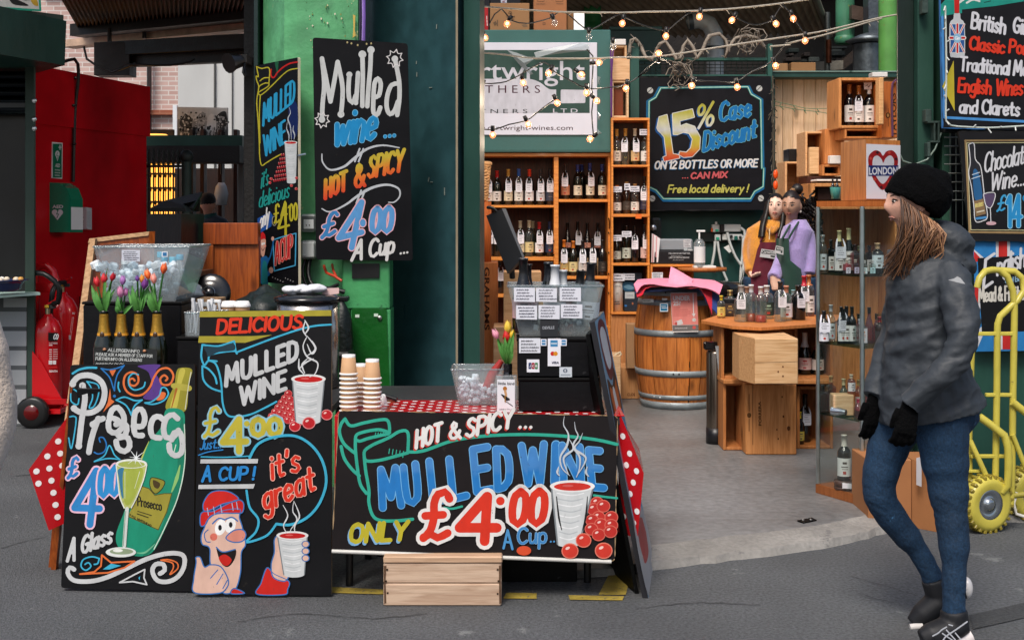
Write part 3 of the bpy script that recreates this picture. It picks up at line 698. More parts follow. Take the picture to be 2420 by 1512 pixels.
# extinguishers on a trolley
RED=M('extinguisher_red','c3121a',.2,var=.05,coat=.4)
t=T('extinguisher_trolley','red tubular trolley holding two fire extinguishers','trolley',Vector((X(128,9.3),9.3,0)))
mb=MB();Y=9.45
mb.tube(smooth3([P(100,940,Y),P(83,700,Y),P(82,640,Y),P(95,628,Y),P(112,628,Y),P(125,640,Y),P(134,668,Y),P(140,800,Y),P(150,950,Y)],.06),.028,8,WHITE,RED)
mb.bx(X(84,Y),X(142,Y),Y-.02,Y+.02,Z(690,Y),Z(668,Y),WHITE,RED);mb.build('frame',t)
mb=MB();mb.bx(X(75,9.2),X(172,9.2),8.95,9.6,.09,.125,WHITE,RED);mb.prism([P(u,v,8.98) for u,v in((76,830),(100,860),(150,950),(76,962))],(0,.01,0),WHITE,RED)
mb.bx(X(100,9.0),X(165,9.0),8.93,8.945,.16,.2,'e8d8d8',RED);mb.build('tray',t)
mb=MB();c=Vector((X(90,9.0),8.9,.092))
mb.lathe([(.04,-.03),(.09,-.03),(.11,-.02),(.11,.02),(.09,.03),(.04,.03)],20,(0,0,0),'181818',PLAST)
for i,p in enumerate(mb.v):mb.v[i]=Vector((p.x,p.z,p.y))+c+Vector((0,0,.02))
wh=mb.build('wheel',t)
mb=MB();mb.lathe([(0,-.034),(.05,-.034),(.06,-.02)],16,(0,0,0),'7a1a14',RED)
for i,p in enumerate(mb.v):mb.v[i]=Vector((p.x,p.z,p.y))+c+Vector((0,0,.02))
mb.build('rim',wh)
def extinguisher(u,vt,vb,Y,r,lab,foam):
 c=P(u,vb,Y);k_=Z(vt,Y)-.128;c.z=.128;h=k_
 t=T('fire_extinguisher',lab,'fire extinguisher',c,'fire extinguishers on the red trolley')
 MB().lathe([(0,0),(r*.95,0),(r,.015),(r,h*.8),(r*.93,h*.86),(r*.7,h*.93),(r*.35,h*.97),(r*.3,h),(0,h)],24,c,WHITE,RED).build('cylinder',t)
 mb=MB();q=c+Vector((0,0,h));mb.tube([q,q+Vector((0,0,.04))],.018,8,'c8c0a0',METAL);mb.box(q+Vector((.02,0,.05)),(.07,.025,.025),'2a2a2a',PLAST);mb.box(q+Vector((.03,0,.085)),(.09,.02,.014),'c3121a',RED,Matrix.Rotation(-.5,3,'Y'));mb.box(q+Vector((.0,-.02,.055)),(.03,.01,.02),'d8b030',PLAST);mb.build('valve',t)
 mb=MB();s_=-1 if foam else 1
 if foam:hp=[q+Vector((.02,-.02,.05)),q+Vector((.0,-r*1.1,.02)),q+Vector((-.02,-r*1.15,-.2)),q+Vector((-.06,-r*1.1,-.4))]
 else:hp=[q+Vector((.03,-.01,.05)),q+Vector((.06,-.03,.06)),q+Vector((.07,-.05,.14)),q+Vector((-.0,-.05,.2)),q+Vector((-.06,-.03,.2))]
 hp=[q+(p-q)*1.45 for p in hp];mb.tube(smooth3(hp,.04),.019,8,'141414',PLAST);mb.build('hose',t)
 f=Paint(c+Vector((0,-r-.003,0)),c+Vector((1,-r-.003,0)),c+Vector((0,-r-.003,1)),CB)
 if not foam:
  f.rect(368,920,440,985,'141414');f.up();f.tx('CO',408,970,440,970,38,7,'e8e8e8',sl=.2,gap=2)
  f.pr('FIRE EXTINGUISHER',374,1006,440,1006,12,'e8d0d0',.02);f.rect(374,1012,400,1020,'e8d0d0')
  for i in range(5):f.rect(376,1046+i*17,396,1054+i*17,'e0c0c0');f.rect(404,1046+i*17,440,1052+i*17,'d8b0b0')
  f.rect(372,1132,400,1162,'e8e0e0');f.rect(404,1132,428,1162,'e8e0e0');f.rect(372,1176,436,1190,'c02020');f.pr('BENTH',376,1222,438,1222,16,'e8d8d8',.03)
 else:
  f.st('552 800 530 975 540 976 562 800',2,'e8d0d0',False);f.pr('PO',552,780,572,780,16,'e8e8e8',.02);f.rect(526,940,540,972,'e8e0e0')
 f.done('label',t)
extinguisher(113,742,925,9.1,.098,'red CO extinguisher with black label, nearest on the red trolley',False)
extinguisher(147,690,930,9.42,.115,'red extinguisher with black hanging hose, rear one on the trolley',True)
# passer-by whose elbow comes in from the left

# ============================================================ COLUMN, STEEL PANEL
CT1=crop(850,0,1606/850);CT2=crop(850,600,1423/800)
LG=M('leaf_green_paint','43945a',.4,var=.16,scale=4,bump=.2,bscale=18,wear='2a5c3a',wamt=.3,coat=.1,grain=7,gamt=.15)
LG2=M('flaking_green_paint','5aa26e',.45,var=.2,scale=3.2,bump=.3,bscale=16,wear='c9c590',wamt=.24,grain=6,gamt=.2)
t=T('market_column','broad leaf green market column with flaking yellow patches','column',(X(750,7.2),7.2,0))
pl=[P(622,0,7.4),P(672,0,7.02),P(702,0,6.98),P(846,0,7.02),P(850,0,7.6),P(622,0,7.6)]
for p in pl:p.z=0
MB().prism(pl,(0,0,4.2),WHITE,LG2).build('shaft',t)
mb=MB();mb.prism([P(u,v,6.985) for u,v in CT1 and[CT1(*q) for q in((368,-20),(404,-20),(398,70),(385,82),(372,70))]],(0,.006,0),'e3d9a0',PAINT)
mb.prism([P(*CT1(*q),6.99) for q in((752,100),(768,105),(764,200),(770,240),(750,255),(755,180))],(0,.006,0),'d8b860',PAINT)
r=random.Random(8)
for i in range(34):
 x,y=r.uniform(405,745),r.uniform(0,330)**1.0
 a=r.uniform(2,7);mb.prism([P(*CT1(x+a*math.cos(k)*r.uniform(.5,1.2),y+a*1.3*math.sin(k)),6.985) for k in(0,1.2,2.4,3.6,4.9)],(0,.01,0),r.choice(['e0d8a8','2c6a40','8a9a58','e8e4c8','56703c']),PAINT)
mb.build('flaked_paint',t)
mb=MB();mb.bx(X(612,7.5),X(622,7.5),7.35,7.6,0,4.2,'1b2c2c',DGREEN);mb.build('edge_strip',t)
t=T('green_meter_cabinet','bright green painted steel cabinet with small black plaque, under the tall sign','cabinet',P(875,925,6.9))
Y=6.86;MB().bx(X(809,Y),X(921,Y),Y,Y+.2,Z(730,Y),Z(600,Y),WHITE,LG,.006).build('upper_box',t)
MB().bx(X(829,Y),X(923,Y),Y+.004,Y+.2,0,Z(731,Y),WHITE,LG,.006).build('lower_box',t)
mb=MB();mb.prism([P(*CT2(*q),Y-.004) for q in rrect([(700,1420),(700,870),(920,870),(940,1420)],18)],(0,.004,0),'37924c',LG);mb.build('door',t)
mb=MB();mb.prism([P(*CT2(*q),Y-.012) for q in((702,684),(874,680),(874,590),(702,590))],(0,.012,0),'141414',PLAST);mb.build('plaque',t)
mb=MB()
for x,y in((735,920),(853,914)):mb.prism([P(*CT2(x+a,y+b),Y-.008) for a,b in((-13,9),(13,9),(13,-9),(-13,-9))],(0,.004,0),'c9d9c9',PLAST)
mb.ell(P(*CT2(876,932),Y-.01),(.014,.008,.014),'bbbbb0',METAL,8,5);mb.build('sticker',t)
PAN=M('dark_teal_steel','2a484e',.34,var=.22,scale=1.7,bump=.06,bscale=9,wear='3a585a',wamt=.3,rvar=.3,stretch=(1,1,.3),grain=9,gamt=.18)
t=T('steel_shutter_panel','large dark teal steel panel standing beside the green column','panel',(X(1000,7.3),7.3,.475))
a,b=P(835,0,7.72),P(1077,0,7.1);zb=.474
a.z=b.z=zb;e=Vector((.05,.16,0));mb=MB();mb.prism([a,b,b+e,a+e],(0,0,3.8),WHITE,PAN);mb.build('panel',t)
mb=MB();mb.prism([b+Vector((.0,-.004,0)),b+Vector((.012,.0,0)),b+Vector((.012,.012,0)),b+Vector((0,.012,0))],(0,0,3.8),'a89a80',PAINT);mb.build('worn_edge',t)
mb=MB();c1=P(1096,0,7.16);c2=P(1134,0,7.1);c1 .z=c2 .z=0;mb.prism([c1,c2,c2+Vector((.02,.25,0)),c1+Vector((0,.25,0))],(0,0,4.3),'27463f',DGREEN);mb.build('flange',t)
mb=MB();mb.bx(X(1079,7.3),X(1097,7.3),7.28,7.5,0,4.3,'0c1110',IRON);mb.bx(X(925,7.9),X(1100,7.5),7.5,7.95,0,zb+.02,'101513',IRON);mb.build('dark_gap_block',t)  # black blocks put in for the shade of the side gap and the recess below
mb=MB()
for x,y,l,an in((1275,588,24,0),(1262,1200,30,1.3),(1280,1218,22,.1),(1183,500,30,1.55),(1180,420,20,1.5),(1368,1280,50,1.6),(1315,180,30,1.5)):
 u,v=CT1(x,y);o=Vector((0,0,CH));rr=Vector(((u-CX)/F,1,-(v-VH)/F));nn=(b-a).cross(Vector((0,0,1))).normalized()
 s_=(a-o).dot(nn)/rr.dot(nn);p=o+rr*s_+Vector((-.003,-.004,0));q=Vector(((b-a).normalized()*math.cos(an)+Vector((0,0,1))*math.sin(an)))*l/1.889*K/F*7.3
 mb.tube([p-q/2,p+q/2],.003,5,'8f968e',PAINT)
mb.build('scratch',t)
# rope, sockets, cables on the column
t=T('purple_rope','purple and dark ropes hanging beside the column top','rope',P(855,95,7.0))
mb=MB()
for u,c,dx in((851,'251a3a',0),(857,'9a7bc8',.5),(861,'6c4fa0',1)):mb.tube([P(u,-40,6.97),P(u+1,40,6.96),P(u,98,6.98)],.0055,7,c,CLOTH)
mb.build('strand',t)
def socket(v0,v1,op,lab):
 Y=6.93;t=T('weatherproof_socket',lab,'socket',P(731,v1,Y),'grey sockets on the green column')
 MB().bx(X(712,Y),X(748,Y),Y-.03,Y+.06,Z(v1,Y),Z(v0,Y),'a9aeae',PLAST,.012).build('housing',t)
 mb=MB()
 if op:
  mb.bx(X(716,Y),X(746,Y),Y-.034,Y-.028,Z(v1-5,Y),Z(v0+5,Y),'5a5f60',PLAST,.006);mb.build('recess',t);mb=MB()
  mb.bx(X(720,Y),X(744,Y),Y-.04,Y-.03,Z(v1-7,Y),Z(v0+13,Y),'d8dbdc',PLAST,.004);mb.build('socket_plate',t);mb=MB()
  for u in(726,733):mb.bx(X(u,Y),X(u+2,Y),Y-.043,Y-.038,Z(v0+28,Y),Z(v0+24,Y),'222222',PLAST,.001)
  mb.build('pin_hole',t)
 else:
  mb.bx(X(717,Y),X(746,Y),Y-.05,Y-.028,Z(v1-4,Y),Z(v0+4,Y),'c2c6c6',PLAST,.012);mb.build('lid',t)
  mb=MB();mb.bx(X(718,Y),X(727,Y),Y-.056,Y-.045,Z(v1-4,Y),Z(v1-9,Y),'8f9494',PLAST,.004);mb.build('catch',t)
socket(506,548,True,'grey weatherproof socket with lid open, upper one on the green column')
socket(568,612,False,'grey weatherproof socket with lid shut, lower one on the green column')
t=T('power_cables','black and red power cables hanging below the two sockets','cables',P(760,700,6.8))
mb=MB();mb.tube(smooth3([P(733,612,6.93),P(728,640,6.9),P(740,675,6.85),P(790,684,6.8),P(815,690,6.8)],.03),.014,7,'161616',PLAST);mb.tube(smooth3([P(722,612,6.93),P(716,650,6.9),P(740,690,6.85),P(800,672,6.8)],.03),.01,7,'1b1b1b',PLAST);mb.build('black_cable',t)
mb=MB();mb.tube(smooth3([P(766,628,6.9),P(772,645,6.84),P(790,652,6.8),P(808,664,6.78)],.03),.008,6,'b03a22',PLAST);mb.tube(smooth3([P(785,625,6.9),P(788,640,6.84),P(795,655,6.8)],.03),.007,6,'b03a22',PLAST);mb.build('red_cable',t)
# ============================================================ HUNG SIGNS
CN=crop(880,180,356/200);WT='e4e2df';YEL='bcb02e';TEALC='1f8f86'
def cup(pt,x,y,rt,rb,h,tilt=0,wine='c01c1c',rim='e6e6e4',body='cfd3d4',dk='7d8488'):
 pt.poly([(x-rt*.93,y),(x+rt*.93,y),(x+rb+tilt,y+h),(x-rb+tilt,y+h)],body);pt.ell(x+tilt,y+h,rb,rb*.28,body)
 for i in range(9):
  f=.12+i*.095;w_=(rt*.93+(rb-rt*.93)*f);pt.st([(x-w_*.75+tilt*f,y+h*f),(x+tilt*f,y+h*f+rt*.1),(x+w_*.6+tilt*f,y+h*f)],rt*.05,'b4babd' if i%2 else 'e9ebec')
 pt.st([(x-rt*.93,y),(x-rb+tilt,y+h)],rt*.07,dk);pt.st([(x+rt*.93,y),(x+rb+tilt,y+h)],rt*.07,dk)
 pt.up();pt.ell(x,y,rt,rt*.27,rim,n=24);pt.ell(x,y+rt*.02,rt*.82,rt*.18,wine,n=22);pt.ell(x-rt*.2,y-rt*.02,rt*.25,rt*.05,'d8605a');pt.up()
def berry(pt,x,y,r,c='c4262b',ol='e88a80'):
 pt.ell(x,y,r*1.08,r*1.0,ol);pt.ell(x,y,r*.95,r*.86,c);pt.ell(x-r*.3,y-r*.35,r*.3,r*.17,'f2c9c0',-25)
def steam(pt,pts,wd,c='dedede'):pt.st(pts,wd,c,True,taper=(.15,1,.25))
t,pt=board('painted_sign','narrow tall painted sign, MULLED WINE with cartoon man and A CUP','sign',CN,[(30,1448),(312,1478),(308,42),(38,95)],(7.1,6.76,6.76),.016,None,'0b0b0e','cfc4a8',6)
pt.poly('252 330 304 340 304 520 262 540','12245a',True)
for s_ in('140 118 138 150 150 170 166 160 178 140 215 105 260 80 305 72',):pt.st(s_,9,'c6201c')
pt.poly('162 70 188 68 180 160','1c5a3c')
for s_ in('48 100 55 135 60 165 46 160 50 190 62 230 50 320 58 440 66 580','48 100 80 112 128 112 126 205','126 205 100 205 66 225 60 262 70 280 100 262 150 215 240 130 305 112','66 580 68 660 80 720 110 705 150 680 200 652','70 190 95 172 124 170','60 262 120 225 126 205','72 280 66 400 70 580'):pt.st(s_,7,YEL)
pt.up();pt.tx('MULLED',84,478,292,322,150,15,'2a9bc8',sl=.02);pt.tx('WINE',92,672,236,580,150,15,'2a9bc8',sl=-.05)
for i in range(7):
 for j in range(i+2):pt.ell(210-i*8+j*13-4,655+i*27-j*2,5.5,10,'a8232c');pt.ell(208-i*8+j*13-4,650+i*27-j*2,2,3.5,'e9a8a0')
pt.up();cup(pt,264,578,42,28,250,4)
for s_ in('252 355 262 390 246 430 262 480 268 560','242 450 238 490 252 530 250 575','282 470 278 500 288 530 284 560'):steam(pt,s_,9,'b9bec6')
for x,y in((268,848),(298,868),(140,806),(300,800),(132,830)):berry(pt,x,y,9,'b5202a')
pt.tx("it's",74,870,122,848,110,9,TEALC,sl=.1);pt.tx('delicious',60,992,254,925,105,9,TEALC,sl=.1)
pt.poly('54 1055 135 1012 152 1040 142 1105 56 1155','1d4f9a');pt.up();pt.tx('only',66,1125,128,1080,105,8,WT,sl=.1)
pt.st('165 1040 150 1050 148 1085 162 1100 174 1080 168 1050',4,'a8a48c')
pt.tx('£4',160,1085,238,1062,115,12,YEL);pt.tx('4',186,1178,250,1160,205,15,YEL);pt.tx("'",246,1020,256,1015,40,9,YEL);pt.tx('00',258,1072,304,1062,105,11,YEL)
pt.done('painted_lettering',t)
pt.st('152 1190 212 1170 296 1148 292 1350 160 1385',7,'4aa6d0',False,True);pt.up()
pt.tx('ACUP',162,1352,276,1300,150,9,'c8262a',(3,'e8a090'))
pt.poly('70 1200 72 1160 84 1140 98 1150 104 1185','c81f22',True);pt.poly('70 1200 104 1186 104 1240 98 1280 88 1300 74 1270','d9a590',True)
pt.st('80 1242 88 1258 98 1240',4,'5a1518');pt.ell(85,1215,6,8,'eef0ee');pt.ell(96,1212,5,7,'eef0ee');pt.ell(104,1228,6,6,'e08a78')
pt.poly('62 1330 80 1300 108 1290 128 1300 150 1200 140 1180 152 1172 160 1190 140 1290 118 1345 116 1390 130 1380 132 1410 116 1425 120 1470 74 1462 66 1400','1e63a0',True)
pt.poly('88 1330 110 1330 118 1400 112 1468 80 1462','1f7f86',True);pt.ell(150,1182,9,14,'d9a590');pt.ell(140,1380,14,20,'d9a590')
for i in range(9):pt.ell(150+i*16,1425+(i*37%30),2.2,3,'cfcfcf')
pt.done('painted_cartoon_man',t)
mb=MB();mb.tube([P(*CN(310,660),6.75),P(*CN(356,650),6.78)],.006,6,'cfd8e0',METAL);mb.build('hook',t)
# tall sign
PINK='f0b8c0'
t,pt=board('painted_sign','tall black painted sign, Mulled wine HOT & SPICY, hung on the green column','sign',lambda x,y:(x,y),[CT2(476,566),CT2(1085,572),CT1(1118,292),CT1(483,252)],(6.78,6.84,6.84),.018,None,'0d0d10','c9bb98',8)
pt.cv=CT1
for x,y in((714,285),(742,292),(784,303),(843,295),(874,292)):pt.ell(x,y,6,7,'b8a878')
LGT='d2d4d2'
def lt(s_,w_=30):pt.st(s_,w_,LGT)
for g in(('545 392 560 560 550 690 545 800','545 392 575 540 602 680','602 680 628 540 650 415','650 415 680 560 682 660 672 765'),('728 500 722 600 730 670 752 690 770 640','786 490 780 590 772 690'),('815 365 818 500 815 640 815 710',),('872 335 868 450 855 600 848 712',),('892 650 925 640 938 560 918 525 896 560 888 680 890 755 912 775 935 720',),('1032 395 1050 480 1062 560 1062 660 1048 770','1052 560 1010 570 982 640 978 720 1000 765 1030 740 1052 680')):
 for s_ in g:lt(s_)
pt.up()
for x,y,r_ in((815,365,26),(872,335,25),(728,500,20),(672,765,23),(545,800,22),(1032,395,22)):pt.ell(x,y,r_,r_,LGT)
def burst(x,y,r_):
 for i in range(8):
  a=i*math.pi/4+.2;b_=a+math.pi/4;m_=a+math.pi/8
  pt.st([(x+r_*math.cos(a),y+r_*1.1*math.sin(a)),(x+r_*.68*math.cos(m_),y+r_*.72*math.sin(m_)),(x+r_*math.cos(b_),y+r_*1.1*math.sin(b_))],6,'e6e2e0')
burst(1032,392,56);burst(547,803,50)
BL='1f90cc'
pt.tx('wine',612,985,905,940,250,31,BL,(4,'7cc4e8'),sl=.16);pt.tx('...',955,925,1040,918,90,20,BL,(3,'7cc4e8'),sl=.2)
for s_ in('545 1030 550 1085 600 1135 690 1115 760 1060 850 995 950 972 1062 988','545 1395 600 1415 700 1370 790 1305 880 1255 980 1235 1055 1260 1065 1310 1030 1350 990 1352'):pt.st(s_,19,'c8ccd0',True,taper=(.4,1,.4))
for x,y in((765,1080),(790,1080),(775,1358),(800,1358)):pt.st([(x,y),(x+32,y-85)],12,'c8ccd0')
def hot(x,y):
 f=(y-(1290-(x-550)*.36))/150+.62
 return 'e0a22a' if f<.15 else('e8782a' if f<.5 else 'e2472a') if f>.3 else 'd8a832'
def hotg(x,y):
 base=1335-(x-550)*.31;f=max(0,min(1,(base-y)/150));a,b_,c=(hx('e0442a'),hx('ea7a2e'),hx('cdb43a'))
 return tuple(p+(q-p)*f*2 for p,q in zip(a,b_)) if f<.5 else tuple(p+(q-p)*(f-.5)*2 for p,q in zip(b_,c))
pt.tx('HOT',556,1338,718,1278,145,26,hotg,sl=.02);pt.tx('&',765,1255,830,1240,150,25,hotg);pt.tx('SPICY',842,1200,1090,1152,160,25,hotg,sl=.12)
pt.cv=CT2
pt.tx('£',510,430,590,400,130,24,'3f86c0',(6,PINK),sl=.25);pt.up();pt.tx('4',600,515,740,480,270,36,'5f9fd8',(7,PINK),sl=.24);pt.ell(770,335,24,30,PINK);pt.up();pt.ell(770,335,18,24,'5f9fd8');pt.tx('00',822,395,945,388,150,34,'5f9fd8',(7,PINK),sl=.1)
pt.tx('A',700,570,760,562,120,20,WT,sl=.25);pt.tx('Cup',800,560,970,530,125,20,WT,sl=.12);pt.tx('...',1000,535,1058,528,55,14,WT,sl=.4)
pt.done('painted_lettering',t)
# ============================================================ LEFT TABLE GROUP
BLK=M('black_crate_paint','0e0e11',.5,var=.3,scale=5,bump=.08,bscale=30,wear='2c2c2e',wamt=.25,spec=.2)
ORW=Mwood('orange_varnished_wood','a8551f','7c3812',2,.4,coat=.15);PALEW=Mwood('pale_pine','c09a72','9a7450',0,.6)
t=T('leaning_board','orange varnished back of an upright board leaning behind the ice tub','board',P(250,990,5.9))
q=[P(150,1010,5.75),P(335,1010,6.0),P(353,547,6.35),P(211,564,6.12)]
MB().prism(q,(0.02,.03,0),WHITE,ORW).build('panel',t)
mb=MB();mb.prism([q[0],q[3],q[3]+Vector((.035,-.02,0)),q[0]+Vector((.04,-.02,0))],(0,.03,0),'ffffff',PALEW);mb.prism([q[3],q[2],q[2]+Vector((0,-.02,-.02)),q[3]+Vector((0,-.02,-.02))],(0,.03,0),WHITE,PALEW);mb.build('edge_strip',t)
t=T('orange_wood_panel','orange framed wooden panel standing behind the black podium','panel',P(540,900,6.7))
Y=6.75;MB().bx(X(480,Y),X(612,Y),Y,Y+.05,0,Z(527,Y),WHITE,ORW).build('board',t)
mb=MB();mb.bx(X(482,Y),X(612,Y),Y-.02,Y-.001,Z(578,Y),Z(527,Y),'f0e0d8',ORW);mb.bx(X(481,Y),X(506,Y),Y-.02,Y-.001,0,Z(579,Y),WHITE,ORW);mb.build('frame',t)
t=T('black_podium','black box podium with a tilted lid behind the ice tub','podium',P(430,700,6.5))
a,b,c=P(349,505,6.75),P(428,505,6.3),P(482,497,6.9);a.z=b.z=c.z=Z(506,6.3);dn=Vector((0,0,-.55))
MB().prism([a,b,c,a+c-b],dn,WHITE,BLK).build('box',t)
mb=MB();k=Vector((0,0,.012));mb.prism([a.lerp(b,.1)+k,b.lerp(c,.5)+k,P(478,462,6.8),P(392,482,6.9)],(0,0,.02),'23262a',BLK);mb.prism([b.lerp(c,.2)+k,b.lerp(c,.75)+k,P(472,472,6.72),P(432,482,6.6)],(0,.02,0),'1c1f22',BLK);mb.build('tilted_lid',t)
MB().bx(X(352,6.6),X(480,6.6),6.4,6.85,0,a.z-.56,'1a1512',BLK).build('base',t)
t=T('wall_bracket_shelf','small brown shelf end between the ice tub and the wooden panel','shelf',P(452,668,6.2))
MB().prism([P(425,672,6.1),P(482,650,6.3),P(482,640,6.3),P(440,641,6.15)],(0,.2,0),WHITE,WD).build('board',t)
t=T('black_round_lid','glossy black round lid leaning against the orange panel','lid',P(494,735,6.25))
mb=MB();R_=Matrix.Rotation(rad(80),3,'X')@Matrix.Rotation(0,3,'Z');c=P(498,694,6.3);tmp=MB();tmp.lathe([(0,.05),(.02,.05),(.03,.03),(.06,.024),(.085,.02),(.098,.01),(.1,0),(.095,-.01),(0,-.01)],28,(0,0,0),'141416',GLOSS)
for i,p in enumerate(tmp.v):tmp.v[i]=R_@p+c
tmp.build('disc',t)
mb=MB();mb.lathe([(.03,.0),(.034,.004),(.03,.008)],20,(0,0,0),'c8cacc',STEEL)
for i,p in enumerate(mb.v):mb.v[i]=R_@(p+Vector((0,0,.04)))+c
mb.build('chrome_ring',t)
# crates under tub
def crate_box(name,lab,u0,u1,Y0,Y1,z0,z1,col=WHITE,mat=None,rim=True):
 t=T(name,lab,name.split('_')[-1],(X((u0+u1)/2,Y0),Y0,z0));x0,x1=X(u0,Y0),X(u1,Y0)
 MB().bx(x0,x1,Y0,Y1,z0,z1-.012,col,mat or BLK,.006).build('body',t)
 if rim:MB().bx(x0-.004,x1+.004,Y0-.004,Y1+.004,z1-.0118,z1,'8a8a8a',mat or BLK,.004).build('rim',t)
 return t
zt_=.70
crate_box('black_crate','black crate under the clear ice tub, behind the tulips',196,428,5.5,5.95,zt_,Z(713,5.5))
crate_box('black_crate','low black crate under the four tulip bottles',180,420,5.2,5.48,zt_,.80,rim=False)
crate_box('black_crate','small black crate under the clear spoon box, beside the tall board',417,500,5.35,5.6,zt_,Z(796,5.35))
def tub(name,lab,cat,q0,q1,Yf,Yb,zb_,zt2,thick=.006,mat=None,inset=0.0):
 """open tapered box; q0 = bottom u range, q1 = top u range"""
 b=[Vector((X(q0[0],Yf),Yf+inset,zb_)),Vector((X(q0[1],Yf),Yf+inset,zb_)),Vector((X(q0[1],Yf),Yb-inset,zb_)),Vector((X(q0[0],Yf),Yb-inset,zb_))]
 a=[Vector((X(q1[0],Yf),Yf,zt2)),Vector((X(q1[1],Yf),Yf,zt2)),Vector((X(q1[1],Yf),Yb,zt2)),Vector((X(q1[0],Yf),Yb,zt2))]
 c1=sum(a,Vector())/4;c0=sum(b,Vector())/4;up=Vector((0,0,thick))
 ai=[c1+(p-c1)*(1-thick*2.2/(p-c1).length) for p in a];bi=[c0+(p-c0)*(1-thick*2.2/(p-c0).length)+up for p in b]
 ff=[[3,2,1,0],[12,13,14,15]]
 for i in range(4):
  j=(i+1)%4;ff+=[[i,j,4+j,4+i],[4+i,4+j,8+j,8+i],[12+j,12+i,8+i,8+j]]
 t=T(name,lab,cat,c0);MB().add(b+a+ai+bi,ff,WHITE,mat or ACRYL).build('tub_wall',t)
 mb=MB()
 for i in range(4):mb.tube([a[i],a[(i+1)%4]],thick*.9,6,'dfe6e8',mat or ACRYL)
 mb.build('rim',t)
 return t,a,b
ICE=M('ice','f6fafc',.25,var=.04,scale=20,bump=.4,bscale=20)
t,a,b=tub('ice_tub','clear plastic tub of ice and blue capped water bottles on a black crate','tub',(252,410),(221,449),5.48,5.85,Z(711,5.6),Z(583,5.52),.006,None,.03)
# ice and bottles inside the tub are things of their own
mb=MB();r=random.Random(12);zb_=Z(711,5.6)
for i in range(130):
 f=r.random();u=335+(r.random()-.5)*(140+60*f);z=zb_+.03+f*.13;s_=r.uniform(.02,.038)
 mb.box((X(u,5.66),r.uniform(5.56,5.8),z),(s_,s_,s_),r.choice(['ffffff','e4eef4','d4e2ea']),ICE,Matrix.Rotation(r.uniform(0,3),3,(r.random(),r.random(),1)),.006)
mb.build('ice',None,'heap of ice cubes inside the clear plastic tub','ice',kind='stuff')
WATER=MG('water_bottle','eaf4f8',.2)
def water(u,v,cap,lab,rx=0):
 c=P(u,v,5.68);t=T('water_bottle',lab,'bottle',c-Vector((0,0,.2)),'capped bottles in the ice tub')
 MB().lathe([(0,-.19),(.03,-.19),(.032,-.17),(.032,-.06),(.026,-.03),(.014,-.005),(.014,0)],14,c,WHITE,WATER).build('bottle_body',t)
 MB().lathe([(.017,-.004),(.017,.018),(.015,.021),(0,.021)],12,c,cap,GLOSS).build('cap',t)
for u,v,c,l in((296,622,'e8ecee','water bottle with white cap, leftmost in the ice tub'),(312,620,'dde3e6','water bottle with white cap, second from left in the ice tub'),(380,606,'58aec8','water bottle with blue cap standing highest in the ice tub'),(388,619,'4ba3c0','water bottle with blue cap below the highest one'),(408,618,'58b4cc','water bottle with blue cap, second from right in the ice tub'),(425,612,'4ba3c0','water bottle with blue cap, rightmost in the ice tub')):water(u,v,c,l)
def card(name,lab,cat,cv,pts,Y,face='e4e4ea',th=.003,draw=None,group=None,Y2=None,smat=None):
 Y2=Y2 or(Y,Y,Y);t,pt=board(name,lab,cat,cv,pts,Y2,th,smat or PAPER,face,face,0,group,'card')
 if draw:draw(pt);pt.done('printing',t)
 return t
CI=lambda x,y:(x,y)
CTB=crop(0,750,1620/750)
card('price_card','white handwritten price card on the front of the ice tub','card',CTB,[(930,372),(1068,378),(1068,292),(930,290)],5.47,'c9ccd8',.002,lambda p:scrib(p,940,298,1060,372,5,4,'33343c',5))
card('card_sticker','small blue and white payment sticker on the ice tub','sticker',CTB,[(1236,342),(1280,342),(1280,302),(1236,302)],5.47,'e6e9ee',.002,lambda p:p.rect(1243,308,1274,336,'3a7fb8'))
# --- tulips in sparkling wine bottles
DGL=M('dark_bottle_glass','12180e',.06,var=.1,coat=.6);GOLD=M('gold_foil','b58a34',.35,.7,.15,30,.15,80)
PETAL=M('tulip_petal',rough=.5,var=.15,scale=40);LEAF=M('tulip_leaf','4f8a3e',.5,var=.3,scale=25)
def tulip(par,p,q,col,col2,size=.032,leaf=None):
 size*=.72;p,q=Vector(p),Vector(q);mb=MB();m_=p.lerp(q,.5)+Vector((0,0,.01));mb.tube(smooth3([p,m_,q],.02),.004,6,'6aa04c',LEAF);ax=(q-m_).normalized();st=mb.build('stem',par)
 mb=MB();R_=ax.to_track_quat('Z','Y').to_matrix()
 for k in range(6):
  an=k*math.pi/3+(k%2)*.25;s_=size*(1 if k%2 else.92);vs=[];cs=[]
  for j in range(6):
   f=j/5;r_=s_*.5*(math.sin(min(1,f*1.6+.12)*math.pi/2))*(1-.55*max(0,f-.45)/.55);w_=.75*math.sin(math.pi*(.12+.86*f))**.7
   for i in range(-2,3):
    a_=an+i*.5*w_;vs.append(q+R_@Vector((r_*math.cos(a_),r_*math.sin(a_),f*s_*1.55-abs(i)*.04*s_)));c0,c1=hx(col),hx(col2);cs.append(tuple(x+(y-x)*(abs(i)/2*.6+f*.4) for x,y in zip(c0,c1)))
  mb.add(vs,[[j*5+i,j*5+i+1,j*5+i+6,j*5+i+5] for j in range(5) for i in range(4)],cs,PETAL,True)
 mb.build('flower_head',par)
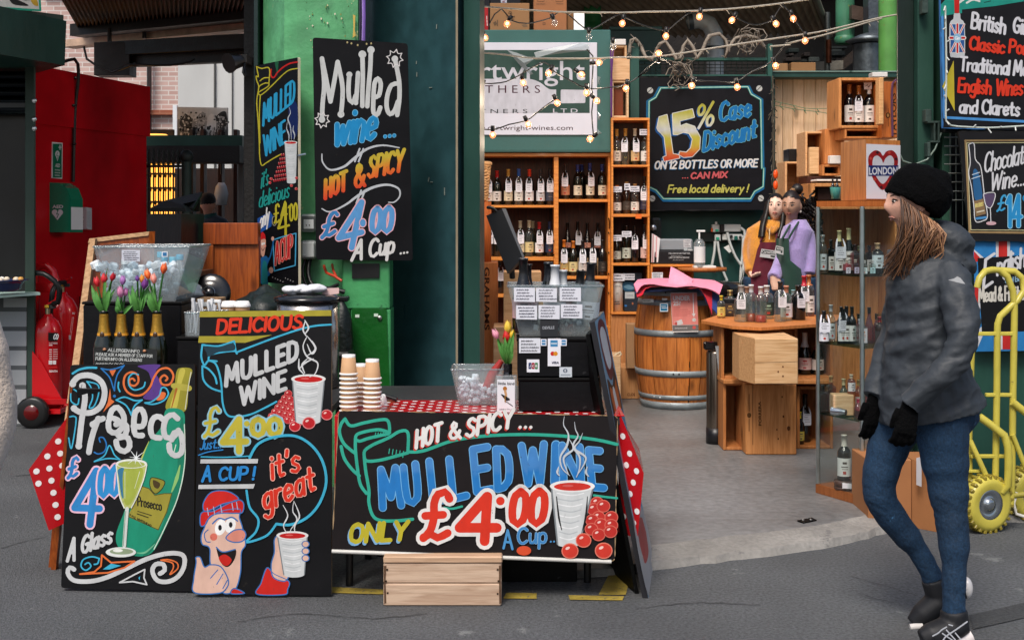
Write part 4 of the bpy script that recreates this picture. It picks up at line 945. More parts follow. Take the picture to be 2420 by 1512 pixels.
def leafblade(par,p,q,wd=.02,bend=.02):
 p,q=Vector(p),Vector(q);wd*=.72;d_=(q-p);sd_=d_.cross(Vector((0,1,0))).normalized();vs=[]
 for j in range(7):
  f=j/6;c=p+d_*f+Vector((0,-bend*math.sin(f*3.1),0));w_=wd*math.sin(math.pi*(.1+.87*f));vs+=[c-sd_*w_,c+Vector((0,.006,0)),c+sd_*w_]
 MB().add(vs,[[j*3+i,j*3+i+1,j*3+i+4,j*3+i+3] for j in range(6) for i in range(2)],WHITE,LEAF,True).build('leaf',par)
Yb=5.33
def fizz(u,lab):
 zb2=.80;c=Vector((X(u,Yb),Yb,zb2));zt3=Z(734,Yb);h=zt3-zb2
 t=T('sparkling_wine_bottle',lab,'bottle',c,'four dark bottles holding tulips')
 MB().lathe([(0,0),(.04,0),(.043,.01),(.043,h*.45),(.038,h*.55),(.024,h*.7),(.017,h*.85),(.0165,h*.97),(.0185,h*.975),(.0185,h),(.012,h),(.012,h-.03),(0,h-.03)],20,c,WHITE,DGL).build('glass_body',t)
 MB().lathe([(.0275,h*.66),(.0225,h*.76),(.0195,h*.86),(.0185,h*.955)],20,c,WHITE,GOLD).build('foil',t)
 MB().lathe([(.0295,h*.62),(.0285,h*.66),(.0275,h*.685)],20,c,'d9962a',GLOSS).build('neck_band',t)
 mb=MB();mb.ell(c+Vector((0.0,-.028,h*.665)),(.01,.004,.012),'4a3320',GLOSS,10,6);mb.build('seal',t)
 return c+Vector((0,0,h-.02))
CF=lambda x,y,dy=0:P(*CTB(x,y),Yb+dy)
pb=[fizz(u,f'dark sparkling wine bottle with gold neck, {o} of the four holding tulips') for u,o in((246,'leftmost'),(287,'second from left'),(328,'third from left'),(371,'rightmost'))]
def bunch(lab,i,heads,leaves):
 t=T('tulip_bunch',lab,'flowers',pb[i],'tulip bunches in bottles')
 for x,y,c1,c2,s_ in heads:tulip(t,pb[i]+Vector((RN.uniform(-.006,.006),RN.uniform(-.006,.006),0)),CF(x,y,RN.uniform(-.03,.03)),c1,c2,s_)
 for x,y,w_ in leaves:leafblade(t,pb[i],CF(x,y,RN.uniform(-.02,.02)),w_)
bunch('bunch of red tulips in the leftmost bottle',0,[(748,570,'b0121c','d83038',.042),(795,545,'c0141e','e04048',.042),(853,525,'a81020','cc2030',.036)],[(700,560,.018),(735,600,.016),(850,560,.018),(820,430,.01),(875,590,.014)])
bunch('bunch of pink and purple tulips in the second bottle',1,[(935,555,'9a5aa8','c088c8',.038),(925,650,'c8689a','e0a0c0',.046),(955,640,'b8589a','d890c0',.036)],[(900,640,.015),(1030,690,.012),(890,700,.014)])
bunch('bunch of purple and orange tulips in the third bottle',2,[(1050,530,'6a3a90','8a5ab0',.026),(1082,540,'e8702a','f0b040',.034),(1098,585,'6a2a78','8a4a98',.044)],[(1010,560,.016),(1045,590,.016),(1140,560,.018),(1105,600,.012),(980,600,.012)])
bunch('bunch of orange and pink tulips, one taller, in the rightmost bottle',3,[(1136,512,'d8361c','f0903c',.042),(1178,545,'e87868','f0b0a0',.042),(1246,470,'d0301c','f0803a',.044)],[(1130,580,.016),(1165,560,.018),(1240,640,.012),(1120,620,.016)])
t,pt=board('allergen_sign','small chalk ALLERGEN INFO board in front of the tulip bottles','sign',CTB,[(722,1190),(1200,1200),(1196,1048),(728,1030)],(5.24,5.24,5.26),.008,None,'16191a','2a2a2a',6)
C_='b9bdbb'
pt.tx('ALLERGEN INFO',822,1064,1065,1076,26,4.5,C_,sl=.15);pt.tx('PLEASE ASK A MEMBER OF STAFF FOR',730,1096,1165,1112,25,4.2,C_,sl=.1);pt.tx('FURTHER INFO ON ALLERGENS',728,1130,1085,1142,25,4.2,C_,sl=.1);scrib(pt,728,1146,940,1166,1,4,C_,4)
pt.done('chalk_lettering',t)
mb=MB()
for x,y in((798,1048),(1104,1060)):mb.ell(pt.at(x,y,.004),(.008,.006,.006),'b07a58',PLAST,8,5)
mb.build('peg',t)
# spoons box, condiment caddy, cups, bags, urn
t,a,b=tub('spoon_box','clear plastic box of white spoons beside the tall board','box',(438,520),(436,522),5.38,5.52,Z(796,5.38)+.001,Z(738,5.4),.004)
mb=MB();r=random.Random(5)
for i in range(14):
 u=447+i*5.2;p=Vector((X(u,5.45),r.uniform(5.41,5.5),Z(790,5.4)));q=p+Vector((r.uniform(-.02,.02),r.uniform(-.01,.02),r.uniform(.11,.15)));mb.tube([p,p.lerp(q,.7),q],[.003,.003,.009],6,'e2e4e6',PLAST)
mb.build('plastic_spoons',None,'bundle of white plastic spoons standing in the clear box','spoons',kind='stuff')
t=T('cardboard_caddy','brown cardboard cup caddy behind the clear spoon box','caddy',P(480,735,5.75))
CARD=M('cardboard','a8825c',.8,var=.12,scale=6,bump=.05,bscale=80)
MB().bx(X(443,5.75),X(516,5.75),5.75,5.9,.70,Z(706,5.75),WHITE,CARD).build('carton',t)
mb=MB();mb.bx(X(466,5.74),X(492,5.74),5.745,5.749,Z(724,5.74),Z(714,5.74),'dcdcd8',PAPER);mb.build('label',t)
t=T('soap_dispenser','white pump dispenser between the caddy and the lidded cups','dispenser',P(506,735,5.6))
c=Vector((X(506,5.6),5.6,.70));MB().lathe([(0,0),(.03,0),(.032,.02),(.032,.18),(.022,.22),(.012,.225)],14,c,'dfe3e4',PLAST).build('bottle_body',t)
mb=MB();zz=Z(712,5.6)-.7;mb.tube([c+Vector((0,0,.22)),c+Vector((0,0,zz))],.005,6,'e8eaea',PLAST);mb.box(c+Vector((.0,0,zz)),(.06,.02,.014),'e8eaea',PLAST);mb.build('pump',t)
CUPB=M('paper_cup','c49a72',.7,var=.06);CUPW=M('cup_white','e9e7e4',.55,var=.03)
def make_cup(lab,group,c,h=.1,rt=.041,rb=.029,lid=False,inv=False):
 t=T('paper_cup',lab,'cup',c,group);s_=-1 if inv else 1
 pr=[(0,.004),(rb,.004),(rt,h-.004)] if not inv else[(rt,.0),(rb,h-.004),(0,h-.004)]
 MB().lathe(pr,20,c,WHITE,CUPB).build('cup_wall',t)
 if inv:MB().lathe([(rt,.0),(rt+.004,.002),(rt+.004,.007),(rt,.009)],20,c,WHITE,CUPW).build('rim',t);MB().lathe([(rb+.0008,h-.012),(rb+.0008,h-.001),(0,h-.0012)],20,c,WHITE,CUPW).build('base',t)
 elif lid:MB().lathe([(rt+.003,h-.008),(rt+.004,h),(rt,h+.004),(rt-.004,h+.016),(rt-.01,h+.017),(0,h+.014)],20,c,WHITE,CUPW).build('lid',t)
 else:MB().lathe([(rt,h-.006),(rt+.003,h-.003),(rt,h),(rt-.003,h-.004)],20,c,WHITE,CUPW).build('rim',t)
 return t
SH_=crate_box('black_crate','black crate carrying the two lidded cups behind the tall board',520,610,5.5,5.8,zt_,1.0)
c0=make_cup('lidded brown paper cup, left of the pair above the tall board','lidded cups above the tall board',Vector((X(541,5.6),5.6,Z(711,5.6)-.117)),.1,.032,.026,True)
dup(c0,Vector((X(573,5.6),5.6,Z(711,5.6)-.117)),'lidded brown paper cup, right of the pair above the tall board')
BAG=M('black_bin_bag','18211e',.4,var=.2,bump=.6,bscale=14)
def blobby(mb,c,r,col,mat,seed=1,amp=.15,fr=6,n=26,m=18,wr=.0):
 tmp=MB();tmp.ell(c,r,col,mat,n,m)
 for i,p in enumerate(tmp.v):
  d_=p-Vector(c);nz=noise.noise(p*fr+Vector((seed,0,0)))+.6*noise.noise(p*fr*2.7+Vector((0,seed,0)));tmp.v[i]=Vector(c)+d_*(1+amp*nz)
 mb.add(tmp.v,tmp.f,tmp.c,mat,True)
mb=MB();blobby(mb,P(628,735,6.15),(.16,.15,.11),WHITE,BAG,3,.35,7)
mb.bx(X(575,6.2),X(660,6.2),6.1,6.35,.0,Z(745,6.1),'0f1413',BAG,.02);mb.build('black_rubbish_bag',None,'crumpled dark bin bag under the narrow sign','bag')
mb=MB();blobby(mb,P(808,815,6.75),(.06,.06,.26),'90a090',BAG,9,.15,6);mb.bx(X(795,6.6),X(832,6.6),6.55,6.75,0,Z(830,6.6),'0c100f',BAG,.02);mb.build('black_rubbish_bag',None,'black bag filling the gap between the steel urn and green cabinet','bag')
CLEARB=MG('clear_film','eef2f2',.3)
mb=MB();blobby(mb,P(452,696,5.95),(.055,.06,.055),'c9d0d0',CLEARB,5,.4,16);mb.bx(X(444,6),X(460,6),5.9,6.0,.70,Z(705,6),'8a9090',CLEARB);mb.build('clear_plastic_bag',None,'crumpled clear plastic bag right of the ice tub','bag')
t=T('wine_urn','large stainless steel mulled wine urn with black lid behind the tall board','urn',Vector((X(728,5.9),5.9,.70)))
c=Vector((X(728,5.9),5.9,.0));rr=.142;z1=Z(706,5.9)
MB().lathe([(0,.70),(rr,.70),(rr,z1),(rr-.01,z1+.004)],40,c,'d4cdc8',STEEL).build('steel_body',t)
MB().lathe([(rr+.012,z1-.012),(rr+.016,z1-.004),(rr+.014,z1+.008),(rr-.02,z1+.02),(.05,z1+.026),(0,z1+.026)],40,c,'17181a',GLOSS).build('lid',t)
mb=MB();mb.bx(c.x+rr,c.x+rr+.045,5.86,5.94,z1-.012,z1+.012,'17181a',GLOSS,.006);mb.build('handle',t)
mb=MB();tmp=P(700,690,5.86)
for i in range(4):blobby(mb,P(693+i*18,686-(i%2)*3,5.87),(.045,.05,.02),'d5d7dc',CLOTH,i,.35,14)
mb.build('white_cloth',None,'crumpled white cloth lying on the urn lid','cloth')
t=card('pink_card','pale pink card standing on the urn beside the white cloth','card',CI,[(762,698),(801,694),(801,680),(762,682)],5.88,'d9b8b4',.004)
# long table and cloth
TBL=M('table_edge','2b2b2d',.5)
ztb=.70;x0,x1=X(795,5.1),X(1470,5.05);y0,y1=5.06,5.46
t=T('folding_table','long folding trestle table under the red polka dot cloth','table',((x0+x1)/2,5.25,0))
MB().bx(x0,x1,y0,y1+.5,ztb-.04,ztb-.006,WHITE,TBL).build('tabletop',t)
for u,Yq in((826,5.15),(1388,5.2),(870,5.55),(898,5.6),(1360,5.6)):
 x=X(u,Yq);MB().tube([(x,Yq,.001),(x,Yq,ztb-.04)],.016,8,'141416',PLAST).build('leg',t)
def dots(mb,surf,nu,nv,r_):
 pass
REDC=M('red_oilcloth','b8141c',.28,var=.05,coat=.25)
def pdots(mb,o,ux,uy,W_,H_,sp=.074,r_=.0118,n=None,clip=None):
 """white dots printed on a cloth facet with origin o and axes ux, uy"""
 n=n or ux.cross(uy).normalized();j=0;y=sp*.4
 if n.dot(Vector((0,0,CH))-o)<0:n=-n
 while y<H_:
  x=sp*.4+(j%2)*sp/2
  while x<W_:
   if not clip or clip(x,y):
    c=o+ux*x+uy*y+n*.0012;mb.add([c+(ux*math.cos(k*.5236)+uy*math.sin(k*.5236))*r_ for k in range(12)],[list(range(12))],'f2eeee',PLAST)
   x+=sp
  y+=sp/2;j+=1
tl=T('folding_table','trestle table behind the Prosecco and tall mulled wine boards','table',(X(440,5.6),5.6,0));MB().bx(X(200,5.4),X(790,5.4),5.22,6.05,ztb-.04,ztb-.006,WHITE,TBL).build('tabletop',tl)
for u,Yq in((215,5.4),(760,5.4),(235,5.95),(750,5.95)):MB().tube([(X(u,Yq),Yq,.001),(X(u,Yq),Yq,ztb-.04)],.016,8,'141416',PLAST).build('leg',tl)
xa=X(795,5.1)
mb=MB();mb.bx(xa,x1+.01,y0-.005,y1,ztb-.005,ztb,WHITE,REDC,.002);pdots(mb,Vector((xa,y0,ztb)),Vector((1,0,0)),Vector((0,1,0)),x1-xa,y1-y0-.02)
# front skirt behind the boards
mb.bx(xa,X(1395,5.05),y0-.012,y0-.0055,.33,ztb-.001,WHITE,REDC,.002);pdots(mb,Vector((xa,y0-.012,.33)),Vector((1,0,0)),Vector((0,0,1)),X(1395,5.05)-xa,.37)
def drape(pts,tri,clipfn=None):
 mb.add(pts,tri,WHITE,REDC,False)
def facet(a,b,c,d,sp=.072,r_=.0125):
 a,b,c,d=map(Vector,(a,b,c,d));n=(b-a).cross(d-a).normalized();o_=Vector((0,0,CH));c=o_+(c-o_)*((a-o_).dot(n)/(c-o_).dot(n))
 mb.add([a,b,c,d],[[0,1,2],[0,2,3]],WHITE,REDC)
 ux=(b-a).normalized();uy=(n.cross(ux)).normalized();poly=[((p-a).dot(ux),(p-a).dot(uy)) for p in(a,b,c,d)]
 xs_=[p[0] for p in poly];ys_=[p[1] for p in poly]
 def ins(x,y,m_=.013):
  s_=None
  for i in range(4):
   (ax,ay),(bx_,by)=poly[i],poly[(i+1)%4];L=math.hypot(bx_-ax,by-ay)
   if L<1e-6:continue
   k=((bx_-ax)*(y-ay)-(by-ay)*(x-ax))/L
   if s_ is None:s_=1 if k>0 else-1
   if k*s_<m_:return False
  return True
 pdots(mb,a+ux*min(xs_)+uy*min(ys_),ux,uy,max(xs_)-min(xs_),max(ys_)-min(ys_),sp,r_,n,lambda x,y:ins(x+min(xs_),y+min(ys_)))
CR=crop(2080,1050,1.375)
facet(P(1462,968,5.06),P(*CR(270,855),5.0),P(*CR(240,1175),5.03),P(*CR(146,1140),5.1))
facet(P(1465,985,5.08),P(*CR(185,640),5.42),P(*CR(248,735),5.35),P(*CR(270,850),5.002))
mb.build('red_tablecloth',None,'glossy red cloth with white polka dots over the long table','tablecloth')
mb=MB();CP_=crop(0,1250,1.68)
facet(P(*CP_(400,375),5.32),P(*CP_(170,690),5.25),P(*CP_(290,1050),5.22),P(*CP_(400,1000),5.3));mb.bx(X(165,5.4),X(440,5.4),5.33,5.5,ztb-.005,ztb,WHITE,REDC)
mb.build('red_tablecloth',None,'red polka dot cloth corner hanging out left of the Prosecco board','tablecloth')
# ============================================================ FRONT BOARDS
CP=crop(0,1250,1176/700);CM=crop(650,1050,825/600)
AQ='3fb0d2';OR_='e0713a';PW='c9cbcc'
t,pt=board('painted_a_board','black Prosecco board with painted green bottle and glass, far left','board',CP,[(362,1390),(1150,1410),(1160,62),(418,66)],(5.07,5.04,5.2),.02,None,'0b0b0e','3a2c22',22)
for s_,w_ in(('432 118 470 95 520 84 572 84',13),('600 88 650 95 700 85 738 70',8),('600 88 650 140 672 200 680 220',8),('738 70 700 120 685 170 680 220',8),('705 170 702 200 712 225',9)):pt.st(s_,w_,AQ if w_>8 else '2272b8')
pt.poly('650 100 690 96 668 135',OR_)
pt.poly('820 72 950 66 925 110 960 190 930 270 850 262 900 200 890 130 870 100','5a3a8a',True)
for s_ in('800 160 790 148 770 155 772 182 800 190 822 165 815 125 780 110 745 130 735 180 755 225 800 248 850 240 890 200 915 140 950 95 1000 88 1030 130 1010 180 965 182 952 150 975 128 995 145 985 160',):pt.st(s_,12,OR_)
for s_ in('822 125 790 118 765 145 768 190 800 215 850 200 862 170',):pt.st(s_,9,AQ)
pt.st('860 292 910 300 970 280 1000 240 985 205 960 205 945 250 900 285 860 292',9,AQ);pt.poly('930 275 955 230 985 235 970 270',OR_,True)
for s_ in('690 275 740 258 800 278 845 275','845 275 800 310 780 365','690 275 740 300 765 330 780 365'):pt.st(s_,9,AQ)
pt.poly('654 208 660 270 680 285 640 320 612 348 640 290',OR_);pt.ell(680,252,9,9,'2272b8')
for s_ in('425 205 465 235 462 300 425 285 420 240 425 205','515 165 580 185 585 240 560 310 530 320 550 260 540 200 515 165','415 375 440 372 452 400 425 560 408 500'):pt.st(s_,8,AQ)
pt.st('560 585 585 595 620 580 632 540 615 500 590 500 595 525',8,'2272b8');pt.st('560 640 620 605 650 545 680 600 712 628',8,AQ);pt.st('560 640 640 622 712 628',8,AQ)
# bottle
pt.poly('1070 85 1140 95 1120 185 1100 340 985 325 1030 200 1040 170 1048 110','9a9430',True);pt.poly('1068 95 1100 100 1075 190 1050 320 1010 325 1045 200','c2b84e',True)
pt.poly('1030 175 1130 190 1125 222 1025 205','b5ac48',True);pt.st('1048 210 1020 320',14,'a8662a',taper=(1,.4));pt.st('1135 110 1120 190 1100 330',5,'d8d8c0')
pt.poly('990 330 1090 345 1095 480 1100 640 1060 850 990 1020 920 1160 860 1200 780 1195 705 1150 690 1070 740 930 790 760 850 600 890 520 960 430','1a8f70',True)
pt.poly('1085 380 1100 640 1060 850 980 1030 900 1170 850 1195 940 1080 1000 900 1050 700 1060 500','167a5e',True)
pt.st('1095 420 1098 640 1060 840 985 1020 915 1160',6,'cfe0d0');pt.st('885 520 850 600 800 740',9,'b9c860',taper=(.3,1,.3));pt.st('1070 660 1050 740 1020 820',22,'8fbf70',taper=(.2,1,.3));pt.st('1045 540 1035 580',14,'e0ecdc',taper=(.3,1,.3));pt.st('920 1130 860 1180 800 1180',12,'6fb890',taper=(.3,1,.2))
pt.poly('838 785 885 800 920 840 975 830 1020 830 990 940 940 1045 760 965 800 880','9d9438');pt.st('838 785 885 800 920 840 975 830 1020 830 990 940 940 1045 760 965',5,'54501c',False)
pt.poly('905 735 975 755 970 790 945 820 920 830 895 800 890 760','8f8a30',True);pt.st('905 735 975 755 970 790 945 820 920 830 895 800 890 760',5,'2a2a14',True,True);pt.poly('910 750 950 770 940 800 915 790','4a3a1c',True)
pt.tx('Prosecco',815,905,962,935,62,8,'1f1f14');pt.st('818 935 900 960',5,'2a2a14');pt.st('815 950 880 972',6,'2a2a14')
pt.tx('PAUL WHITEHEAD',770,965,900,1030,16,3,'2f2f18')
pt.done('painted_bottle',t)
# wording
pt.up(.0006)
def lt2(s_,w_=34):pt.st(s_,w_,PW)
for s_ in('432 172 470 135 540 130 600 165 622 230 600 310 540 350 470 345 440 325','490 190 505 260 485 400 468 545','585 385 560 450 540 520 528 585','552 420 585 395 612 385','700 395 660 380 645 400 650 455 690 470 730 430 735 370 700 320 665 335 650 380','690 420 720 405 752 430 745 480 715 500 700 480','690 520 700 560 740 580 770 550 760 500 720 490','792 430 845 430 860 380 840 330 805 345 795 420 805 480 845 485','975 395 950 375 915 380 895 430 905 490 950 500','1055 385 1030 362 990 380 972 440 985 495 1030 495 1060 455','1005 540 1010 580 1040 605 1075 590 1085 530 1070 470 1035 470 1020 510'):lt2(s_)
pt.up()
for x,y in((432,180),(440,325),(490,190),(468,548),(585,388),(552,420)):pt.ell(x,y,20,20,PW)
pt.up(.0005)
B2='2f8fd0'
pt.tx('£',402,740,455,720,105,20,'2f7fc0',(9,'f0c0d4'),sl=.15);pt.up();pt.tx('4',432,1010,575,1015,320,42,'2f86c8',(11,'f0c0d4'),sl=.12);pt.tx('.',560,850,568,850,30,18,B2);pt.tx('00',590,850,700,835,165,34,B2,(10,'f0c0d4'),sl=.06)
pt.tx('A',400,1230,440,1225,130,20,PW,sl=.15);pt.tx('Glass',475,1195,668,1130,115,20,PW,sl=.12)
# flourish
for s_ in('440 1280 415 1268 402 1300 440 1345 540 1350 640 1325 760 1270 880 1215 1000 1185 1085 1195 1095 1255 1060 1320 1000 1352 935 1345 905 1290 925 1250 970 1250 978 1285 950 1305',):pt.st(s_,27,PW)
pt.up();pt.st('590 1215 545 1205 495 1222 482 1262 510 1285 540 1262 525 1240 505 1250',9,AQ);pt.st('590 1215 580 1245 560 1250',9,AQ)
pt.st('605 1195 660 1240 740 1235 800 1232 740 1270 640 1300 475 1308 560 1295 600 1260 605 1195',10,OR_,False);pt.poly('610 1280 660 1245 720 1258 650 1280',AQ);pt.st('955 1225 1000 1222 1050 1240 1055 1275 1010 1310 1030 1270 1020 1240 955 1225',8,OR_);pt.st('710 1358 800 1310 860 1280 855 1330 872 1370 790 1352 710 1358',9,PW,False);pt.poly('822 1330 832 1320 830 1345',AQ)
# glass
pt.up(.0005)
pt.poly('688 655 874 655 855 740 810 850 780 915 735 920 712 850 698 740','b8c070');pt.poly('700 690 740 690 735 850 720 840 706 740','3a7a9a',True);pt.poly('740 680 850 690 800 850 760 900 735 860','a3b048',True)
pt.ell(781,653,92,28,'e4e8e0',n=28);pt.ell(781,657,80,20,'a8b45a',n=26);pt.st('690 660 698 740 712 850 738 915',7,'e4e8e0');pt.st('872 660 855 740 815 845 780 915',6,'e4e8e0');pt.st('830 700 800 800',8,'eef0e4',taper=(.3,1,.2));pt.st('742 700 742 860',9,'e0e8d8',taper=(.3,1,.2))
pt.st('755 920 748 1000 738 1140',22,'d0d6d0');pt.st('748 935 742 1000 732 1140',5,'6f8f78');pt.ell(718,1178,90,30,'dfe3df',n=26);pt.ell(722,1174,70,18,'8fa080',n=24);pt.ell(700,1168,30,10,'e8ece4')
for a_ in(0,45,90,135):x_,y_=math.cos(rad(a_+8)),math.sin(rad(a_+8));L_=62 if a_%90 else 40;pt.st([(808-x_*L_,618-y_*L_),(808,618),(808+x_*L_,618+y_*L_)],7,'eef4f4',True,taper=(.05,1,.05))
pt.done('painted_lettering',t)
mb=MB();mb.prism([P(*CP(300,1295),5.38),P(*CP(330,1295),5.38),P(*CP(430,200),5.2),P(*CP(415,200),5.2)],(0,.03,0),WHITE,ORW);mb.prism([P(*CP(285,1298),5.42),P(*CP(318,1300),5.42),P(*CP(345,1000),5.38),P(*CP(312,1010),5.38)],(0,.03,0),WHITE,ORW);mb.build('rear_leg',t)
# tall mulled wine board
t,pt=board('painted_a_board','tall black DELICIOUS MULLED WINE board with cartoon man in red hat','board',CM,[(48,1440),(718,1450),(718,64),(78,68)],(4.99,4.99,5.16),.02,None,'0b0b0e','8a7a60',4)
pt.poly('78 70 716 64 717 92 76 98','a99d33');pt.poly('73 190 330 190 430 184 300 222 70 222','a99d33')
pt.tx('DELICIOUS',155,184,578,160,78,15,'dd3a1e',sl=.12)
for s_ in('716 134 640 140 560 158 450 195 330 240 258 268','90 232 120 236 170 238 245 215','245 215 252 260 258 275','90 232 85 290 100 330 120 310 160 312','120 308 125 285 160 272 240 262 258 270','120 308 150 320 168 355 182 420 190 520 215 575 270 580 330 568 400 535 450 508','90 335 95 400 130 440 185 460','90 335 120 350 150 385 160 420'):pt.st(s_,9,AQ)
pt.poly('100 240 170 242 238 224 245 258 170 268 120 290 110 270','1d3a48',True)
pt.up();pt.tx('MULLED',196,440,560,310,110,21,'c5c7c8',sl=.0,gap=3.4);pt.tx('WINE',268,535,500,455,105,20,'c5c7c8',gap=3)
r=random.Random(2)
for i in range(6):
 for j in range(i+1):berry(pt,508-i*16+j*26+(0),470+i*22+j*6,18,'b8262c','d86a68')
for x,y in((540,628),(695,572)):berry(pt,x,y,26,'c01f26','e89090')
pt.up();cup(pt,606,398,84,60,205,-2)
for s_ in('588 112 606 150 590 180 596 190','590 118 580 160 596 190','600 190 580 240 600 290 650 320 640 370 612 388','625 215 642 250 622 275 600 230','600 190 640 250 600 285','560 300 560 345 575 365 592 385','600 300 575 330 588 370','560 350 590 320 630 300'):pt.st(s_,9,'d6d8da',taper=(.4,1,.4))
berry(pt,608,612,30,'c01f26','e89090')
pt.tx('£',98,680,165,665,130,16,'bfb23a',(8,'8fc0d0'),sl=.1);pt.up();pt.tx('4',190,752,300,748,155,32,'bfb23a',(9,'8fc0d0'));pt.ell(306,615,22,22,'8fc0d0');pt.tx('00',332,672,470,668,78,27,'bfb23a',(10,'8fc0d0'));pt.up();pt.ell(306,615,14,14,'bfb23a')
pt.tx('Just...',76,745,182,735,52,7,'2a7fc0',sl=.2);pt.st('72 768 120 752 190 742',6,'2a7fc0')
pt.poly('82 788 362 786 358 808 80 808','c5c7c8');pt.st('84 776 200 778 325 772',6,AQ);pt.poly('72 912 346 908 338 930 70 932','c5c7c8')
pt.tx('A',90,895,128,893,72,13,'2a86cc',sl=.12);pt.tx('CUP !',165,895,345,892,72,13,'2a86cc',sl=.12)
pt.st('320 780 360 715 440 680 540 675 620 720 675 800 692 900 660 1000 600 1070 520 1105 450 1102',13,AQ);pt.st('450 1102 400 1160 305 1190 350 1140 362 1080 320 1020 305 940',11,AQ)
pt.up();pt.tx("it's",425,890,568,850,130,16,'d8321f',(4,'f0b0a0'),sl=-.05);pt.tx('great',385,1045,640,945,140,17,'d8321f',(4,'f0b0a0'),sl=-.08)
pt.done('painted_lettering',t)
SK='e0b8a6';OLB='3a6fb0'
def shape(s_,c,ol=OLB,w_=6):pt.poly(s_,c,True);pt.st(s_,w_,ol,True,True)
shape('118 1080 100 1120 85 1160 90 1200 125 1220 130 1300 170 1400 200 1440 250 1420 275 1340 280 1240 300 1200 285 1120 270 1070 270 1030 180 1040',SK)
shape('82 1110 80 1060 100 1040 140 1040 200 1010 260 985 290 1000 285 1045 250 1050 180 1050 130 1065 105 1105','c9201c');shape('100 1040 95 1000 130 950 190 940 240 955 265 985 190 1005 140 1030','d0261f')
for x in(120,150,185,240,262):pt.st([(x,1060-(x-120)*.2),(x-6,1025-(x-120)*.2)],4,'9fb8d8')
pt.ell(178,1118,26,40,'f4f4f2',15);pt.ell(226,1108,26,38,'f4f4f2',15);pt.ell(176,1120,9,14,'16161a');pt.ell(228,1106,9,14,'16161a');pt.st('140 1100 170 1075 200 1082',7,OLB);pt.st('205 1078 235 1070 262 1088',7,OLB)
shape('205 1170 240 1135 285 1130 302 1155 285 1185 240 1190','d88a78');pt.ell(145,1165,18,18,'d8705f');pt.st('118 1130 100 1150 108 1185 128 1190',5,OLB)
pt.poly('158 1215 190 1240 250 1225 248 1270 215 1310 180 1290','1a1013',True);pt.poly('170 1265 200 1250 232 1275 212 1305 185 1295','c8241c',True);pt.st('158 1215 190 1238 250 1225',6,OLB)
pt.up();shape('52 1435 48 1370 60 1290 58 1265 80 1265 100 1310 130 1300 180 1310 215 1370 210 1410 170 1438',SK);pt.st('130 1365 165 1325',5,OLB);pt.st('160 1395 190 1345',5,OLB);pt.st('190 1415 212 1375',5,OLB)
shape('230 1440 245 1415 295 1438','c8241c');shape('355 1442 375 1390 395 1330 410 1315 440 1345 510 1380 505 1420 488 1445','c8241c')
shape('435 1360 425 1300 440 1240 440 1180 455 1162 478 1185 490 1240 500 1280 488 1340 510 1350 490 1380',SK)
pt.done('painted_cartoon_man',t)
cup(pt,528,1158,78,50,190,8)
for s_ in('482 1010 505 1060 485 1110 500 1145','535 990 530 1040 550 1080 520 1130 520 1145','565 1070 540 1110 540 1145','535 990 562 1060 545 1100'):pt.st(s_,7,'d6d8da',taper=(.3,1,.4))
for i in range(3):
 for y0_ in(0,):pt.ell(592,1200+i*34,20,17,OLB);pt.ell(592,1200+i*34,15,13,SK)
pt.done('painted_cup',t)
mb=MB();mb.prism([P(*CM(60,1400),5.35),P(*CM(90,1400),5.35),P(*CM(100,200),5.2),P(*CM(85,200),5.2)],(0,.03,0),WHITE,ORW);mb.build('rear_leg',t)
# wide mulled wine board on its box
BRN=M('brown_black_board',rough=.4,var=.25,scale=3,bump=.06,bscale=10)
t,pt=board('painted_sign','wide painted MULLED WINE board standing on a wooden box','sign',CL,[(42,1062),(1822,1128),(1840,212),(85,180)],(4.93,4.93,5.03),.02,None,'140f10','a58a68',30)
GRN2='2fa890'
mb=MB();a_=pt.at(42,1064,.002);b_=pt.at(1800,1130,.002);mb.tube([a_,b_],.008,6,'c4c2bc',PLAST);mb.build('lower_trim',t)
for s_ in('125 232 100 265 90 320 120 390 190 450','125 232 160 275 240 258 330 240 390 240 405 290 400 325','190 360 200 330 260 310 340 300 405 318','190 360 215 372 280 352 400 325','190 360 190 420 200 520 220 640 260 700','100 405 120 480 170 550 215 590','245 460 250 430 300 395 400 350 470 310 520 320 520 440','245 460 260 495 350 490 520 445','245 470 255 560 275 680 275 760 300 840 350 870 450 872 550 862','520 440 620 432 800 370 1000 340 1250 330 1500 340 1700 362 1836 392'):pt.st(s_,20,GRN2)
for i in range(5):pt.st([(405+i*22,420+i*4),(400+i*22,450+i*6)],6,GRN2);pt.st([(318+i*16,318),(314+i*16,340)],5,GRN2)
pt.up();pt.tx('HOT',562,424,738,376,128,23,WT,sh=(-7,9,'c0392b'),sl=.06);pt.tx('&',782,358,850,350,100,21,WT,sh=(-7,9,'c0392b'));pt.tx('SPICY',878,356,1185,292,128,23,WT,sh=(-7,9,'c0392b'),sl=.1);pt.tx('...',1215,295,1305,295,60,20,WT,sh=(-6,8,'c0392b'),sl=.2,gap=3.6)
pt.st('750 790 800 796 860 782',14,GRN2);pt.st('1690 712 1760 722 1836 730',14,GRN2)
B3='2f7cc2'
